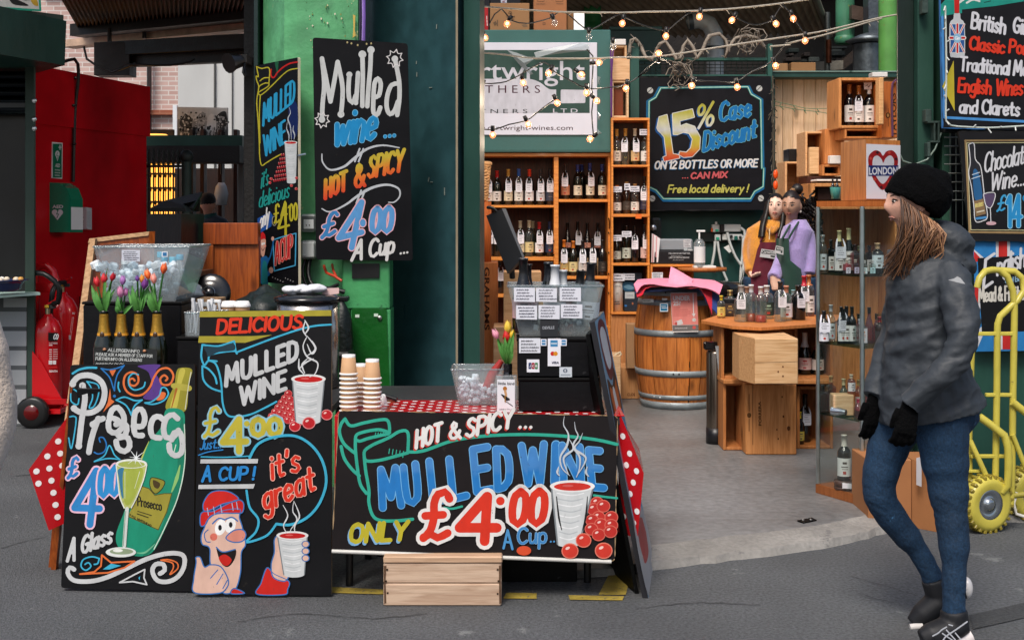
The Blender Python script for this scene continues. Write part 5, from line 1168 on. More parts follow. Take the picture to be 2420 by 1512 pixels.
for ch,x0_,y0_,x1_,y1_,h_ in(('M',362,790,478,775,240),('U',515,770,590,750,240),('L',680,750,750,740,255),('L',805,735,885,715,255),('E',955,690,1040,675,270),('D',1085,672,1165,660,250),('W',1245,640,1385,630,240),('I',1455,630,1458,630,235),('N',1500,635,1610,645,235),('E',1680,660,1745,665,230)):
 if ch=='I':pt.st([(1452,395),(1445,630)],60,'6fb0e0',False);pt.up();pt.st([(1452,397),(1445,628)],50,B3,False)
 else:pt.tx(ch,x0_,y0_,x1_,y1_,h_,42,lambda x,y:'4585c6' if y<560 else '2378c0',(5,'6fb0e0'),sl=-.1 if ch in 'MULE' else-.04)
pt.tx('ONLY',142,1020,520,1000,135,28,YEL,sl=.14,sh=(-8,12,'7fb0d8',27))
RD='d83420'
pt.up(.0004);pt.tx('£',612,985,765,975,285,50,RD,(22,WT),sl=.12);pt.up(.0004);pt.tx('4',840,1000,1068,1000,280,62,RD,(24,WT),sl=.06);pt.ell(1102,748,46,46,WT);pt.up(.0003);pt.ell(1102,748,27,27,RD);pt.tx('00',1168,895,1370,890,205,50,RD,(22,WT),sl=.1)
pt.up();pt.tx('A',1122,1045,1178,1050,115,15,'4d94cc',sl=-.02);pt.tx('Cup',1205,1022,1395,1015,110,15,'3f86c4',(2,'9cc8e8'),sl=.04);pt.tx('...',1412,1010,1468,1008,55,11,'4d94cc',sl=.2)
pt.done('painted_lettering',t)
for x,y in((1710,760),(1690,800),(1750,780),(1800,850),(1720,850),(1680,870),(1735,895),(1800,900),(1675,925),(1720,960),(1795,940)):berry(pt,x,y,40,'c03029','d86a5a')
cup(pt,1555,655,142,68,365,-25,'cf3328','eceae8')
pt.st('1455 720 1470 850 1488 930',12,'1c1a1a',taper=(.5,1,.4));pt.st('1650 720 1640 840 1620 930',14,'1c1a1a',taper=(.3,1,.4))
for s_ in('1505 215 1500 270 1530 330 1520 400 1480 470 1490 540 1540 590','1568 250 1575 300 1590 340 1560 400 1600 470 1600 540 1580 600','1620 320 1600 370 1570 420 1640 480 1590 580','1530 350 1560 420 1500 480 1530 580','1470 530 1460 570 1475 590','1650 530 1640 570 1660 595'):steam(pt,s_,15,'c6ccd2')
for x,y,r_ in((1625,995,46),(1540,1062,50),(1752,1060,52)):berry(pt,x,y,r_,'d03a2c','e07a66')
pt.ell(1250,1060,46,30,'d8502c')
pt.done('painted_cup_and_berries',t)
BOXW=Mwood('worn_box_wood','d4bca6','b69a84',0,.7,knots=False)
t=T('wooden_box','worn pale wooden box holding up the wide painted board','box',(X(1045,4.95),5.0,0))
Y=4.88;MB().bx(X(906,Y),X(1185,Y),Y,Y+.26,.0005,(Z(1330,Y)+.0)*.52,'f2ece6',BOXW,.005).build('lower_board',t);MB().bx(X(906,Y),X(1185,Y),Y+.001,Y+.26,Z(1330,Y)*.52+.001,Z(1330,Y),'f4eee8',BOXW,.005).build('upper_board',t)
mb=MB()
for u,v in((915,1345),(916,1400),(1176,1345),(1176,1402),(912,1372),(1178,1372)):mb.ell(P(u,v,Y-.001),(.004,.003,.004),'4a3a2e',METAL,8,5)
mb.build('nail',t);mb=MB();r=random.Random(2)
for u in(907,1179):mb.prism([P(u+r.uniform(-1,1),1426,Y-.0012),P(u+6,1424,Y-.0012),P(u+4,1370,Y-.0012),P(u+6,1336,Y-.0012),P(u,1336,Y-.0012)],(0,.0006,0),'6e5a48',BOXW)
mb.build('grimy_edge',t)
mb=MB();mb.bx(X(906,Y),X(1187,Y),Y-.004,Y+.26,Z(1330,Y)+.0005,Z(1314,Y),'f2e4d4',BOXW,.004);mb.build('lid',t)
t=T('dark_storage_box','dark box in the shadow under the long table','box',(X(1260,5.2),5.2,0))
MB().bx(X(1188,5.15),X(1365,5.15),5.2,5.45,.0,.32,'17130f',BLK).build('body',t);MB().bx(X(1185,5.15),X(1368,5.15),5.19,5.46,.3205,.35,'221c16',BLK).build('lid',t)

# ============================================================ TABLE, RIGHT HALF
ORD=['first','second','third','fourth','fifth','sixth','seventh','eighth','ninth','tenth']
cup0=None
for u,Y,n,nm in((824,5.14,9,'left'),(880,5.14,8,'right'),(853,5.3,6,'middle')):
 for i in range(n):
  lab=f'upturned brown paper cup, {ORD[n - 1 - i]} from the top of the {nm} cup stack'
  p=Vector((X(u,Y),Y,ztb+.001+i*.0185))
  if cup0 is None:cup0=make_cup(lab,'upturned paper cups stacked on the table',p,.082,.034,.026,inv=True)
  else:dup(cup0,p,lab)
mb=MB();blobby(mb,P(905,952,5.33),(.018,.03,.035),'d8d8d6',CLOTH,2,.3,20);mb.build('paper_bag',None,'small crumpled white paper bag right of the cup stacks','bag')
mb=MB();mb.tube([P(888,928,5.44),P(938,944,5.4)],.009,8,'1a1a1b',PLAST);mb.build('black_ladle_handle',None,'black ladle handle lying behind the cup stacks','ladle')
t,a,b=tub('ice_scoop_tub','small clear plastic tub of crushed ice on the polka dot cloth','tub',(1084,1176),(1066,1192),5.28,5.46,ztb+.002,Z(872,5.3),.005,None,.02)
mb=MB();r=random.Random(21)
for i in range(150):
 u=1130+r.uniform(-44,44);Yq=r.uniform(5.31,5.43);hh=(.10 if u<1130 else.065)*r.random();s_=r.uniform(.01,.02)
 mb.box((X(u,Yq),Yq,ztb+.014+hh),(s_,s_,s_),'eef3f6',ICE,Matrix.Rotation(r.uniform(0,3),3,(r.random(),1,r.random())),.003)
mb.build('crushed_ice',None,'crushed ice in the small clear tub on the table','ice',kind='stuff')
t=T('ice_scoop','red plastic scoop standing in the small tub of crushed ice','scoop',P(1160,930,5.36))
CT=crop(1550,950,1861/800);RSC=M('red_translucent_plastic','c8403a',.2,trans=.3,var=.1)
mb=MB();mb.tube([P(*CT(385,1010),5.36),P(*CT(440,880),5.36),P(*CT(520,755),5.36)],[.018,.022,.012],10,WHITE,RSC);mb.build('scoop_body',t)
def gin_art(p):
 p.pr('little bird',492,952,624,955,22,'2a2a30',.02);p.pr('London Dry Gin',500,1160,626,1160,12,'55555a',.01)
 p.ell(548,985,17,18,'c07a34');p.poly('540 998 558 1000 565 1050 548 1090 552 1060 545 1030','d8a878',True);p.poly('515 1030 560 1050 590 1075 560 1085 535 1060','26262a',True);p.st('545 1085 570 1100 612 1130',6,'3a3a3e');p.st('548 1050 550 1098',7,'c08a3a')
t=T('menu_holder','clear menu holder with a bird drawing card on the table','menu holder',P(1196,975,5.12))
Y=5.11;MB().bx(X(1171,Y),X(1222,Y),Y+.004,Y+.05,ztb+.001,Z(888,Y),WHITE,ACRYL).build('clear_block',t)
pt=Paint(P(0,0,Y),P(1,0,Y),P(0,1,Y),CT);mb=MB();mb.bx(X(1175,Y),X(1217,Y),Y,Y+.0035,ztb+.003,Z(897,Y),'dcdce2',PAPER,.0005);mb.build('menu_card',t);gin_art(pt);pt.done('printing',t)
t=T('tulip_bunch','mixed pink yellow and red tulips in a small vase by the menu holder','flowers',P(1192,880,5.25))
base=P(*CT(572,800),5.25)
for x,y,c1,c2,s_ in((488,575,'d8708c','f0b8c8',.042),(572,530,'e0b020','f0d860',.05),(565,605,'b01414','d83028',.05),(600,580,'d8a818','e8c840',.04)):tulip(t,base,P(*CT(x,y),5.25),c1,c2,s_)
for x,y,w_ in((485,590,.014),(520,600,.016),(620,520,.014),(590,560,.02),(545,560,.016),(615,650,.014)):leafblade(t,base,P(*CT(x,y),5.23),w_)
t=T('flower_vase','small dark necked glass vase holding the mixed tulips','vase',P(1192,940,5.25))
c=Vector((base.x,base.y,ztb+.001));hz_=base.z-ztb+.01;MB().lathe([(0,0),(.028,0),(.03,.02),(.03,hz_*.55),(.018,hz_*.75),(.016,hz_),(.012,hz_)],16,c,'3a4a38',DGL).build('vase_body',t)
MB().lathe([(.0175,hz_*.8),(.0185,hz_*.98)],16,c,'16161a',GLOSS).build('neck_sleeve',t)
cr1=crate_box('black_crate','lower black crate at the right end of the table, under the card stickers',1226,1414,5.13,5.44,ztb+.001,Z(893,5.13))
zc=Z(893,5.13);cr2=crate_box('black_crate','upper black crate with payment stickers, under the wine tub',1223,1415,5.14,5.44,zc+.001,Z(799,5.14))
Ys=5.135;mk=lambda nm,lab,x0,y0,x1,y1,dr,f='e2e2ea':card(nm,lab,'sticker' if 'sticker' in nm else 'card',CT,[(x0,y1),(x1,y1),(x1,y0),(x0,y0)],Ys,f,.002,dr)
mk('price_card','white handwritten price card at top left of the upper crate',664,572,840,693,lambda p:scrib(p,680,582,830,688,4,5,'3a3a48',8),'d6d8e0')
amx=lambda x0,y0,x1,y1:(lambda p:(p.rect(x0+8,y0+8,x1-8,y1-8,'4a90c8'),p.st([(x0+12,(y0+y1)/2),(x1-12,(y0+y1)/2)],9,'dce8f0')))
mk('card_sticker','small blue payment sticker left of the tall sticker with circles',843,578,890,634,amx(843,578,890,634));mk('card_sticker','small blue payment sticker right of the tall sticker with circles',1006,578,1056,634,amx(1006,578,1056,634))
def visa(p):
 p.rect(922,588,982,640,'4a94c8');p.st('930 615 974 615',10,'dbe9f2');p.ell(940,698,18,18,'d8322a');p.ell(964,698,18,18,'e89a2a');p.tx('VISA',930,782,990,782,20,5,'2a3050',sl=.25)
mk('card_sticker','tall white payment sticker with two overlapping circles on the black crate',900,574,1006,801,visa)
def jcb(p):
 for i,(c_,l) in enumerate((('3a4a78','J'),('b03040','C'),('4a8a58','B'))):p.poly(rrect([(742+i*26,824),(766+i*26,824),(766+i*26,772),(742+i*26,772)],7),c_);p.up();p.tx(l,749+i*26,808,759+i*26,808,18,4,'eeeef2')
mk('card_sticker','white sticker with three coloured bars low on the upper black crate',728,746,831,851,jcb)
mk('card_sticker','grey round emblem sticker at lower right of the upper crate',996,809,1099,891,lambda p:(p.ell(1044,838,18,17,'5a6a80'),p.ell(1044,838,8,13,'c6ccd4'),p.st('1010 872 1084 872',6,'8a96a4')),'c4ccd4')
zw0=Z(799,5.14)+.001
t,a,b=tub('wine_tub','clear tub of chilled wine bottles with six handwritten cards','tub',(1228,1402),(1200,1426),5.18,5.42,zw0,Z(676,5.18),.006,None,.02)
# ------------------------------------------------------------ bottles
BGL=MG('bottle_glass','f4f8f6',.05);DKB=M('dark_wine_glass','ffffff',.06,var=.05,coat=.5);CAPM=M('capsule',rough=.3,var=.08,coat=.2)
GLC={'dark':('12150f',DKB),'black':('0e0e10',DKB),'brown':('24130a',DKB),'clear':('eef4f2',BGL),'straw':('e6d68c',BGL),'green':('a8c070',BGL),'amber':('e0a860',BGL),'rose':('f0b8a8',BGL),'red':('c82018',BGL),'blue':('1f3f8a',DKB),'pinkliq':('f090a0',BGL)}
PROF={'bord':[(0,0),(.93,0),(1,.02),(1,.58),(.95,.64),(.7,.70),(.42,.75),(.37,.8),(.36,.97),(.42,.972),(.42,1),(0,1)],
'burg':[(0,0),(.93,0),(1,.02),(1,.42),(.92,.5),(.68,.62),(.45,.72),(.36,.8),(.34,.97),(.4,.972),(.4,1),(0,1)],
'gin':[(0,0),(.94,0),(1,.02),(1,.62),(.93,.7),(.7,.76),(.36,.79),(.34,.95),(.42,.952),(.42,1),(0,1)],
'sq':[(0,0),(.96,0),(1,.02),(1,.66),(.92,.71),(.35,.76),(.34,.95),(.4,.952),(.4,1),(0,1)],
'flask':[(0,0),(.9,0),(1,.04),(1,.5),(.85,.6),(.4,.74),(.34,.8),(.34,.97),(.4,.975),(.4,1),(0,1)]}
_bm={}
def bcache(k,f):
 if k not in _bm:_bm[k]=f()
 return _bm[k]
TAGS=MB()
def bottle(loc,lab,h=.295,r=.037,style='bord',glass='dark',cap='1a1a1c',capl=.2,label='e0dcd2',lz=(.12,.4),tagc=None,group=None,seed=0,tilt=None,name='wine_bottle',liq=None,ink='4a4038'):
 n=4 if style=='sq' else 18;rr=r*(1.3 if style=='sq' else 1);a_off=math.pi/4 if style=='sq' else 0
 def body():
  m=MB();gc,gm=GLC[glass];m.lathe([(q*rr,z*h) for q,z in PROF[style]],n,(0,0,0),gc,gm,a_off,a_off+2*math.pi,style!='sq');return m.mesh('bottle_glass')
 o=bpy.data.objects.new(name,bcache(('b',style,glass,h,r),body));COL.objects.link(o);o.location=loc;tag(o,lab,'bottle',group)
 if tilt:o.rotation_euler=tilt
 else:o.rotation_euler=(0,0,RN.uniform(-.3,.3));o.scale=(1,1,RN.uniform(.97,1.03))
 def child(nm,key,f):
  c=bpy.data.objects.new(nm,bcache(key,f));COL.objects.link(c);c.parent=o
 if cap:
  def capf():
   m=MB();z0=1-capl;pr=[]
   k=[(q,z) for q,z in PROF[style] if z>=z0]
   def rat(z):
    p=PROF[style]
    for(q1,z1),(q2,z2) in zip(p[1:],p[2:]):
     if z1<=z<=z2 and z2>z1:return q1+(q2-q1)*(z-z1)/(z2-z1)
    return.4
   pr=[(rat(z0)*r+.0012,z0*h)]+[(q*r+.0012,z*h+(.001 if z==1 else 0)) for q,z in k if z>z0];m.lathe(pr,16,(0,0,0),cap,CAPM);return m.mesh('capsule')
  child('capsule',('c',style,cap,capl,h,r),capf)
 if label:
  def labf():
   m=MB();rg=random.Random(seed%5);z0,z1=lz[0]*h,lz[1]*h;rl=r+.0009
   if style=='sq':
    q=rr*math.sqrt(.5)+.001;m.bx(-q*.82,q*.82,-q-.0006,-q,z0,z1,label,PAPER,.0002);pts=lambda x0,x1,za,zb,c:m.bx(x0*q,x1*q,-q-.0012,-q-.0006,za,zb,c,PAPER,.0001)
   else:
    m.lathe([(rl,z0),(rl,z1)],12,(0,0,0),label,PAPER,-math.pi*.92,-math.pi*.08)
    def pts(x0,x1,za,zb,c):m.lathe([(rl+.0006,za),(rl+.0006,zb)],5,(0,0,0),c,PAPER,-math.pi/2+x0,-math.pi/2+x1)
   hh=z1-z0
   pts(-.3,.3,z0+hh*.68,z0+hh*.8,ink);pts(-.5,.5,z0+hh*.5,z0+hh*.55,ink);pts(-.4,.45,z0+hh*.38,z0+hh*.42,'8a8278');pts(-.25,.2,z0+hh*.12,z0+hh*(.2+.1*rg.random()),ink if seed%5 else 'a83a2a');return m.mesh('label')
  child('label',('l',style,label,lz,h,r,seed%5,ink),labf)
 if liq:
  def lf():
   m=MB();m.lathe([(0,.002),(r*.9,.003),(r*.93,.01),(r*.93,liq[1]*h),(0,liq[1]*h)],16,(0,0,0),liq[0],DKB);return m.mesh('liquid')
  child('liquid',('q',liq,h,r),lf)
 if tagc:
  def tf():
   m=MB();rg=random.Random(seed%7);w_=.027;zt1=.36*h;zt2=.56*h;y1=-r-.003;yt=-r*.98-.002
   out=rrect([(-w_,zt1),(w_,zt1),(w_,zt2+.015),(-w_,zt2+.015)],.007,3)
   m.prism([(x,y1,z) for x,z in out],(0,.0012,0),tagc,PAPER)
   m.tube(smooth3([(-w_+.005,y1,zt2+.01),(-w_+.004,y1+.008,zt2+.03),(-.012,-.013,zt2+.054),(.0,-.016,zt2+.062),(.012,-.013,zt2+.054),(w_-.004,y1+.008,zt2+.03),(w_-.005,y1,zt2+.01)],.01),[(.0045,.0012)]*100,6,tagc,PAPER,False,None,(1,0,0)) if False else None
   for s_ in(-1,1):m.add([(s_*w_,y1,zt2+.014),(s_*(w_-.009),y1,zt2+.014),(s_*.012,-.016,zt2+.058),(s_*.017,-.014,zt2+.055),(s_*(w_-.003),y1+.006,zt2+.035)],[[0,1,2,3,4]],tagc,PAPER)
   for i in range(4):
    x0_=-.018+rg.random()*.006;x1_=x0_+.018+rg.random()*.014;z_=zt2+.006-i*(zt2-zt1)/4
    while x0_<x1_:
     k=.003+rg.random()*.005;m.bx(x0_,x0_+k,y1-.0006,y1-.0002,z_,z_+.0026,'3a3a44',PAPER,.0001);x0_+=k+.002
   return m.mesh('price_tag')
  child('price_tag',('t',tagc,h,r,seed%7),tf)
 return o
 # bottles standing in the wine tub
GB_='wine bottles standing in the clear tub'
for i,(u,vtop,gl,cp,cl,rx,ry,lb,w_) in enumerate(((1237,612,'black','17171a',.3,.05,-.02,'c8a0a0','dark capped bottle nearest the left of the wine tub'),(1246,626,'black','1b1b20',.3,-.04,.02,'b8a0a8','second black capped bottle from left in the wine tub'),(1296,622,'dark','23262c',.28,0,.0,'b89a70','grey black capped bottle in the middle of the wine tub'),(1312,628,'clear','d6d8dc',.3,-.08,.03,'e0e0e4','white foil bottle leaning behind the middle of the wine tub'),(1331,640,'rose','c9cdd0',.26,.02,.0,None,'pale grey capped rose bottle in the wine tub'),(1374,640,'clear','1a1a1c',.22,-.05,.2,None,'black capped clear bottle leaning right in the wine tub'),(1396,622,'clear','16161a',.25,.05,.14,'d8dce0','rightmost black capped clear bottle leaning in the wine tub'))):
 Yq=5.26+(i%3)*.05;p=Vector((X(u,Yq)-.15*ry,Yq,zw0+.012));h_=(Z(vtop,Yq)-zw0-.009);bottle(p,w_,h_,.048 if i!=4 else.04,'burg' if i!=4 else 'bord',gl,cp,cl,lb,(.2,.45),None,GB_,i,(rx*.5,ry*.6,0))
mb=MB();r=random.Random(31)
for i in range(140):
 u=r.uniform(1236,1396);Yq=r.uniform(5.22,5.38);s_=r.uniform(.012,.026);mb.box((X(u,Yq),Yq,zw0+.02+.07*r.random()),(s_,s_,s_),'cfd8d4',ICE,Matrix.Rotation(r.uniform(0,3),3,(r.random(),1,r.random())),.003)
mb.build('ice',None,'ice cubes in the clear wine tub','ice',kind='stuff')
for(x0,y0,x1,y1,nm) in((622,155,795,270,'upper left'),(804,158,975,270,'upper middle'),(998,155,1173,265,'upper right'),(640,302,812,415,'lower left'),(824,300,998,412,'lower middle'),(1008,292,1185,405,'lower right')):
 card('price_card',f'handwritten wine price card, {nm} of six on the wine tub','card',CT,[(x0,y1),(x1,y1+4),(x1,y0+2),(x0,y0)],5.168,'d8d9e2',.002,lambda p:scrib(p,x0+18,y0+8,x1-14,y1-8,4,5,'5a5a6a',int(x0)),'handwritten cards on the wine tub')
card('bottle_label_card','dark label card low on the front of the wine tub','card',CT,[(838,560),(985,560),(985,415),(838,415)],5.172,'23252a',.002,lambda p:p.pr('DEVILLE',858,498,955,494,24,'b8bcc4',.02))
# A-board at the table end
t,pt=board('painted_a_board','painted board with pale blue ground seen almost edge on at the table end','board',CR,[(292,1464),(318,1290),(76,70),(32,120)],(4.98,5.49,5.5),.022,PAINT,'7fa8c4','26262a')
def fx(f,g):# along width f, down height g
 a_,b_,c_,d_=(32,120),(76,70),(318,1290),(292,1464);q=lambda p,s_,k:(p[0]+(s_[0]-p[0])*k,p[1]+(s_[1]-p[1])*k)
 return q(q(a_,d_,g),q(b_,c_,g),f)
def fpoly(s_,c):q=[float(v) for v in s_.split()];pt.poly([fx(*p) for p in catmull(list(zip(q[::2],q[1::2])),.05,True)],c)
for s_,c in(('.15 .04 .5 .01 .85 .05 .9 .2 .5 .24 .2 .18','6a2a35'),('.25 .06 .55 .04 .8 .08 .8 .18 .5 .2 .3 .15','d9dde2'),('.1 .22 .5 .26 .9 .22 .95 .4 .6 .46 .15 .4','4a2c22'),('.2 .25 .55 .29 .85 .26 .85 .38 .5 .42 .25 .36','c8652f'),('.4 .28 .6 .28 .65 .4 .45 .42','e8e4e0'),('.1 .42 .3 .44 .4 .6 .2 .66 .05 .56','c88a9a'),('.5 .42 .9 .38 .95 .55 .7 .62 .5 .55','6a98b8'),('.6 .48 .9 .5 .9 .7 .65 .72','3a7a52'),('0.02 .72 .95 .78 .97 .99 .03 .99','b5b5b8'),('.2 .76 .8 .8 .8 .92 .25 .9','b84a4a')):fpoly(s_,c)
pt.done('painted_figure',t)
mb=MB();mb.prism([pt.at(292,1464)+Vector((-.03,.06,0)),pt.at(318,1290)+Vector((-.2,-.05,0)),pt.at(76,70)+Vector((-.02,0,-.05)),pt.at(32,120)+Vector((-.02,0,-.05))],(-.015,0,0),'1c1c1e',BLK);mb.build('rear_panel',t)
# ============================================================ SHOP SHELVES
SHW=Mwood('amber_shelf_wood','e2903e','c2702e',0,.45,knots=False,coat=.1);SHB=Mwood('shelf_back_wood','4a2412','2c140a',2,.6)
PINE=Mwood('plank_pine','f2cca4','deb488',2,.55);CRW=Mwood('wine_crate_wood','d0a070','ae7c48',2,.6);PALE=Mwood('pale_crate_wood','dcba92','c49c70',0,.6)
YS=10.55;YB=10.72;CS=crop(1650,500,2.16)
def zv(v,Y=YS):return Z(v,Y)
t=T('bookcase','tall amber wood bookcase of wine below the white shop sign','bookcase',(X(1280,YS),YS,.05))
mb=MB();mb.bx(X(1095,YS),X(1443,YS),YS+.36,YS+.38,.05,zv(362),WHITE,SHB);mb.build('back',t)
for u0,u1 in((1095,1103),(1133,1141),(1309,1320),(1437,1443.6)):MB().bx(X(u0,YS),X(u1,YS),YS,YS+.36,.05,zv(362)-.03,WHITE,SHW).build('upright',t)
for(u0,u1,v0,v1) in((1095,1443.6,361.5,370),(1141.2,1308.8,485,491),(1141.2,1308.8,608,616),(1141.2,1308.8,696,703),(1320.2,1436.8,471,478),(1320.2,1436.8,653,660),(1320.2,1436.8,770,777),(1141.2,1308.8,800,806)):MB().bx(X(u0,YS),X(u1,YS),YS+.002,YS+.357,zv(v1),zv(v0),WHITE,SHW).build('shelf',t)
mb=MB()
for v in(515,548,595,645,690):mb.bx(X(1437,YS),X(1440,YS),YS-.012,YS-.001,zv(v+4),zv(v),'2a2018',METAL)
for v in(568,600,625,650):mb.bx(X(1307,YS),X(1310,YS),YS-.012,YS-.001,zv(v+4),zv(v),'2a2018',METAL)
mb.bx(X(1438,YS),X(1442,YS),YS-.01,YS-.001,zv(540),zv(520),'6a4020',METAL);mb.bx(X(1438,YS),X(1442,YS),YS-.01,YS-.001,zv(950),zv(925),'40301c',METAL);mb.build('hinge',t)
def row(shelf,vb,items,Y=YB,group='wine bottles on the shop shelves',cv=CS,zoff=.0015,YF=YS):
 zb_=Z(vb,YF)+zoff
 for i,it in enumerate(items):
  x,gl,cp,lb,tg,desc=it[:6];kw=dict(it[6]) if len(it)>6 else{}
  u=cv(x,0)[0];Yq=kw.pop('Y',Y);kw.setdefault('seed',int(x))
  bottle(Vector((X(u,Yq),Yq,kw.pop('z',zb_))),f'{desc}, {shelf}',glass=gl,cap=cp,label=lb,tagc='e2e3ea' if tg else None,group=group,**kw)
RC,BC,GC,WC,KC,OC='b01c22','20387c','c09040','d8d4c8','1c1c20','d87a28'
row('top left shelf of the bookcase',485,[(165,'dark',RC,'dcd8d0',1,'red capped dark bottle with tag at far left'),(232,'dark',RC,'d0cdc8',0,'red capped dark bottle with plain white label'),(318,'dark',GC,'cfc4a8',1,'gold capped dark bottle with low tag'),(398,'straw','2a5aa8','d8d8d0',1,'blue capped pale wine bottle'),(480,'dark','d03820','d8d8d8',1,'bright red capped bottle in the middle right'),(565,'dark','303034','c8ccd0',1,'grey capped bottle second from right'),(638,'black','26262a','30384a',1,'black capped bottle at far right')])
row('middle left shelf of the bookcase',608,[(172,'amber',OC,None,1,'amber bottle with tag at far left'),(232,'dark',KC,None,1,'dark bottle with tag behind the tilted screen'),(410,'green','b8b49c','d0ccb0',1,'silver capped green bottle'),(478,'green','c4c0a4','cfc08a',0,'green bottle with cream label'),(505,'green','b0ac90','b8a878',0,'green bottle set further back',{'Y':10.84}),(555,'dark',RC,'e0e0e0',1,'red capped dark bottle with tag'),(635,'dark','22345a','1c2a44',1,'navy capped bottle with tag at right')])
row('lower left shelf of the bookcase',696,[(200,'dark',KC,None,1,'dark bottle mostly hidden by the crates'),(257,'black',KC,None,1,'black bottle with white tag beside the pale box')])
row('top right shelf of the bookcase',471,[(755,'dark','2c2c2e','b87a5a',1,'grey capped bottle with large tag at left'),(848,'dark',BC,'d8d0b8',0,'blue capped bottle with bird label'),(880,'dark','1c3070',None,0,'blue capped bottle standing further back',{'Y':10.84}),(942,'dark',BC,'d8d0b8',1,'blue capped bottle with tag over its bird label'),(1035,'dark',BC,'d4cab0',0,'blue capped bottle with bird label at right')])
zs=zv(653)+.0015
mb=MB();mb.bx(X(1328,10.8),X(1428,10.8),10.76,10.9,zs,Z(610,10.76)-.002,WHITE,PALE);mb.build('wooden_step',None,'pale wooden step box behind the front row of the bookcase','box')
for x,gl,lb,tg,ds in((770,'black','d0907a',0,'slim dark bottle with pink label at left'),(848,'black',None,1,'dark bottle with white tag second from left'),(922,'black','d0907a',0,'slim dark bottle with pink label third from left'),(1003,'black','b87a6a',1,'dark bottle with white tag at right')):
 bottle(Vector((X(CS(x,0)[0],10.83),10.83,Z(610,10.76)-.001)),ds+' on the raised step of the bookcase',.3,.033,'burg',gl,'141416',.2,lb,(.3,.44),'d8d9e0' if tg else None,'wine bottles on the shop shelves',x)
row('front row low in the bookcase',653,[(745,'dark',OC,'c9b070',1,'orange capped bottle with tag'),(815,'dark',OC,'d6c890',0,'orange capped bottle with cream crest label'),(888,'dark',KC,'c8c4c0',1,'black capped bottle with tag in the middle'),(962,'black',KC,None,1,'black capped bottle with tag second from right'),(1038,'black',KC,'2a2420',0,'black bottle with dark label at far right')],10.65)
# narrow case
YN=10.42;t=T('narrow_bookcase','narrow amber wood bookcase between the shop sign and the discount board','bookcase',(X(1490,YN),YN,Z(742,YN)))
for u0,u1 in((1444.5,1449.5),(1530.5,1535.5)):MB().bx(X(u0,YN),X(u1,YN),YN,YN+.34,Z(742,YN),Z(281,YN),WHITE,SHW).build('upright',t)
for v0,v1 in((279,285),(390,395),(506,513),(622,628),(738,743)):MB().bx(X(1444.4,YN),X(1535.6,YN),YN-.003,YN+.34,Z(v1,YN),Z(v0,YN),WHITE,SHW).build('shelf',t)
MB().bx(X(1445,YN),X(1535,YN),YN+.342,YN+.36,Z(742,YN),Z(280,YN),WHITE,SHB).build('back',t)
mb=MB();mb.bx(X(1502,YN),X(1516,YN),YN-.007,YN-.0035,Z(517,YN),Z(506,YN),'e06a20',PAPER,.001);mb.build('orange_label',t)
NB='bottles in the narrow bookcase';CC=crop(1650,0,2.52);yn=10.56
row('top shelf of narrow bookcase',390,[(1338,'straw',GC,'d8d0c0',0,'gold capped pale wine bottle at left'),(1415,'straw',GC,None,1,'gold capped pale wine bottle with tag'),(1500,'dark','d0c8b0','c8a878',1,'dark bottle with tan label and tag'),(1588,'green','22242a','d4d6d0',0,'pale green bottle with card at right')],yn,NB,CC,.0015,YN)
row('second shelf of narrow bookcase',506,[(1148,'amber',OC,'d8d4cc',0,'small amber bottle with white label at left',{'h':.24}),(1222,'brown',GC,'3a3028',0,'brown bottle with gold cap',{'h':.27}),(1285,'amber','d0a060','dcd8d0',0,'amber bottle with low white label',{'h':.25}),(1358,'black',KC,'2a2840',1,'tall black bottle with tag at right',{'h':.31})],yn,NB,CS,.0015,YN)
row('third shelf of narrow bookcase',622,[(1148,'dark',KC,'a8b0a8',0,'short dark bottle with grey label at left',{'h':.24}),(1222,'dark',KC,'b4c0b4',0,'dark bottle with pale green label',{'h':.31}),(1285,'black',KC,None,1,'black bottle with long tag',{'h':.31}),(1358,'black',KC,'c8a8a0',1,'black bottle with tag at right',{'h':.31})],yn,NB,CS,.0015,YN)
for x0,y0,x1,y1,s_,ds in((1112,345,1186,388,1,'on the left bottle of the second narrow shelf'),(1205,322,1248,372,2,'above the gold capped bottle of the narrow bookcase'),(1248,342,1320,384,3,'on the third bottle of the second narrow shelf'),(1110,716,1184,760,4,'on the left bottle of the third narrow shelf'),(1186,686,1260,730,5,'on the second bottle of the third narrow shelf'),(1118,1010,1205,1066,6,'above the white tin tube'),(1205,1010,1284,1058,7,'above the dark blue carton')):
 card('price_card','white price card '+ds,'card',CS,[(x0,y1),(x1,y1),(x1,y0),(x0,y0)],YN+.05,'d4d4dc',.002,lambda p:scrib(p,x0+6,y0+4,x1-4,y1-4,2,3,'5a5a66',s_),'price cards in the narrow bookcase')
card('price_card','white price card beside the pale green bottle on the top narrow shelf','card',CC,[(1542,1205),(1624,1205),(1624,1152),(1542,1152)],YN+.05,'d8d8e2',.002,lambda p:scrib(p,1548,1156,1618,1200,2,3,'5a5a66',9))
t=T('tin_tube','white cylindrical whisky tin on the bottom of the narrow bookcase','tin',P(1459,737,10.55));zz=Z(738,YN)+.002
MB().lathe([(0,0),(.046,0),(.046,.3),(.04,.31),(0,.31)],20,Vector((X(1460,10.53),10.53,zz)),'d8d6d0',GLOSS).build('tube',t)
pt=Paint(P(0,0,10.48),P(1,0,10.48),P(0,1,10.48),CS);pt.pr('LAPHR',1122,1112,1178,1112,14,'6a6a6a');pt.pr('10',1145,1168,1160,1168,14,'6a6a6a');scrib(pt,1125,1215,1180,1250,2,3,'4a4a4a',2);pt.done('printing',t)
t=T('whisky_carton','dark blue sea picture carton beside the white tin','carton',P(1484,737,10.5));x0,x1=X(1475,10.5),X(1517,10.5)
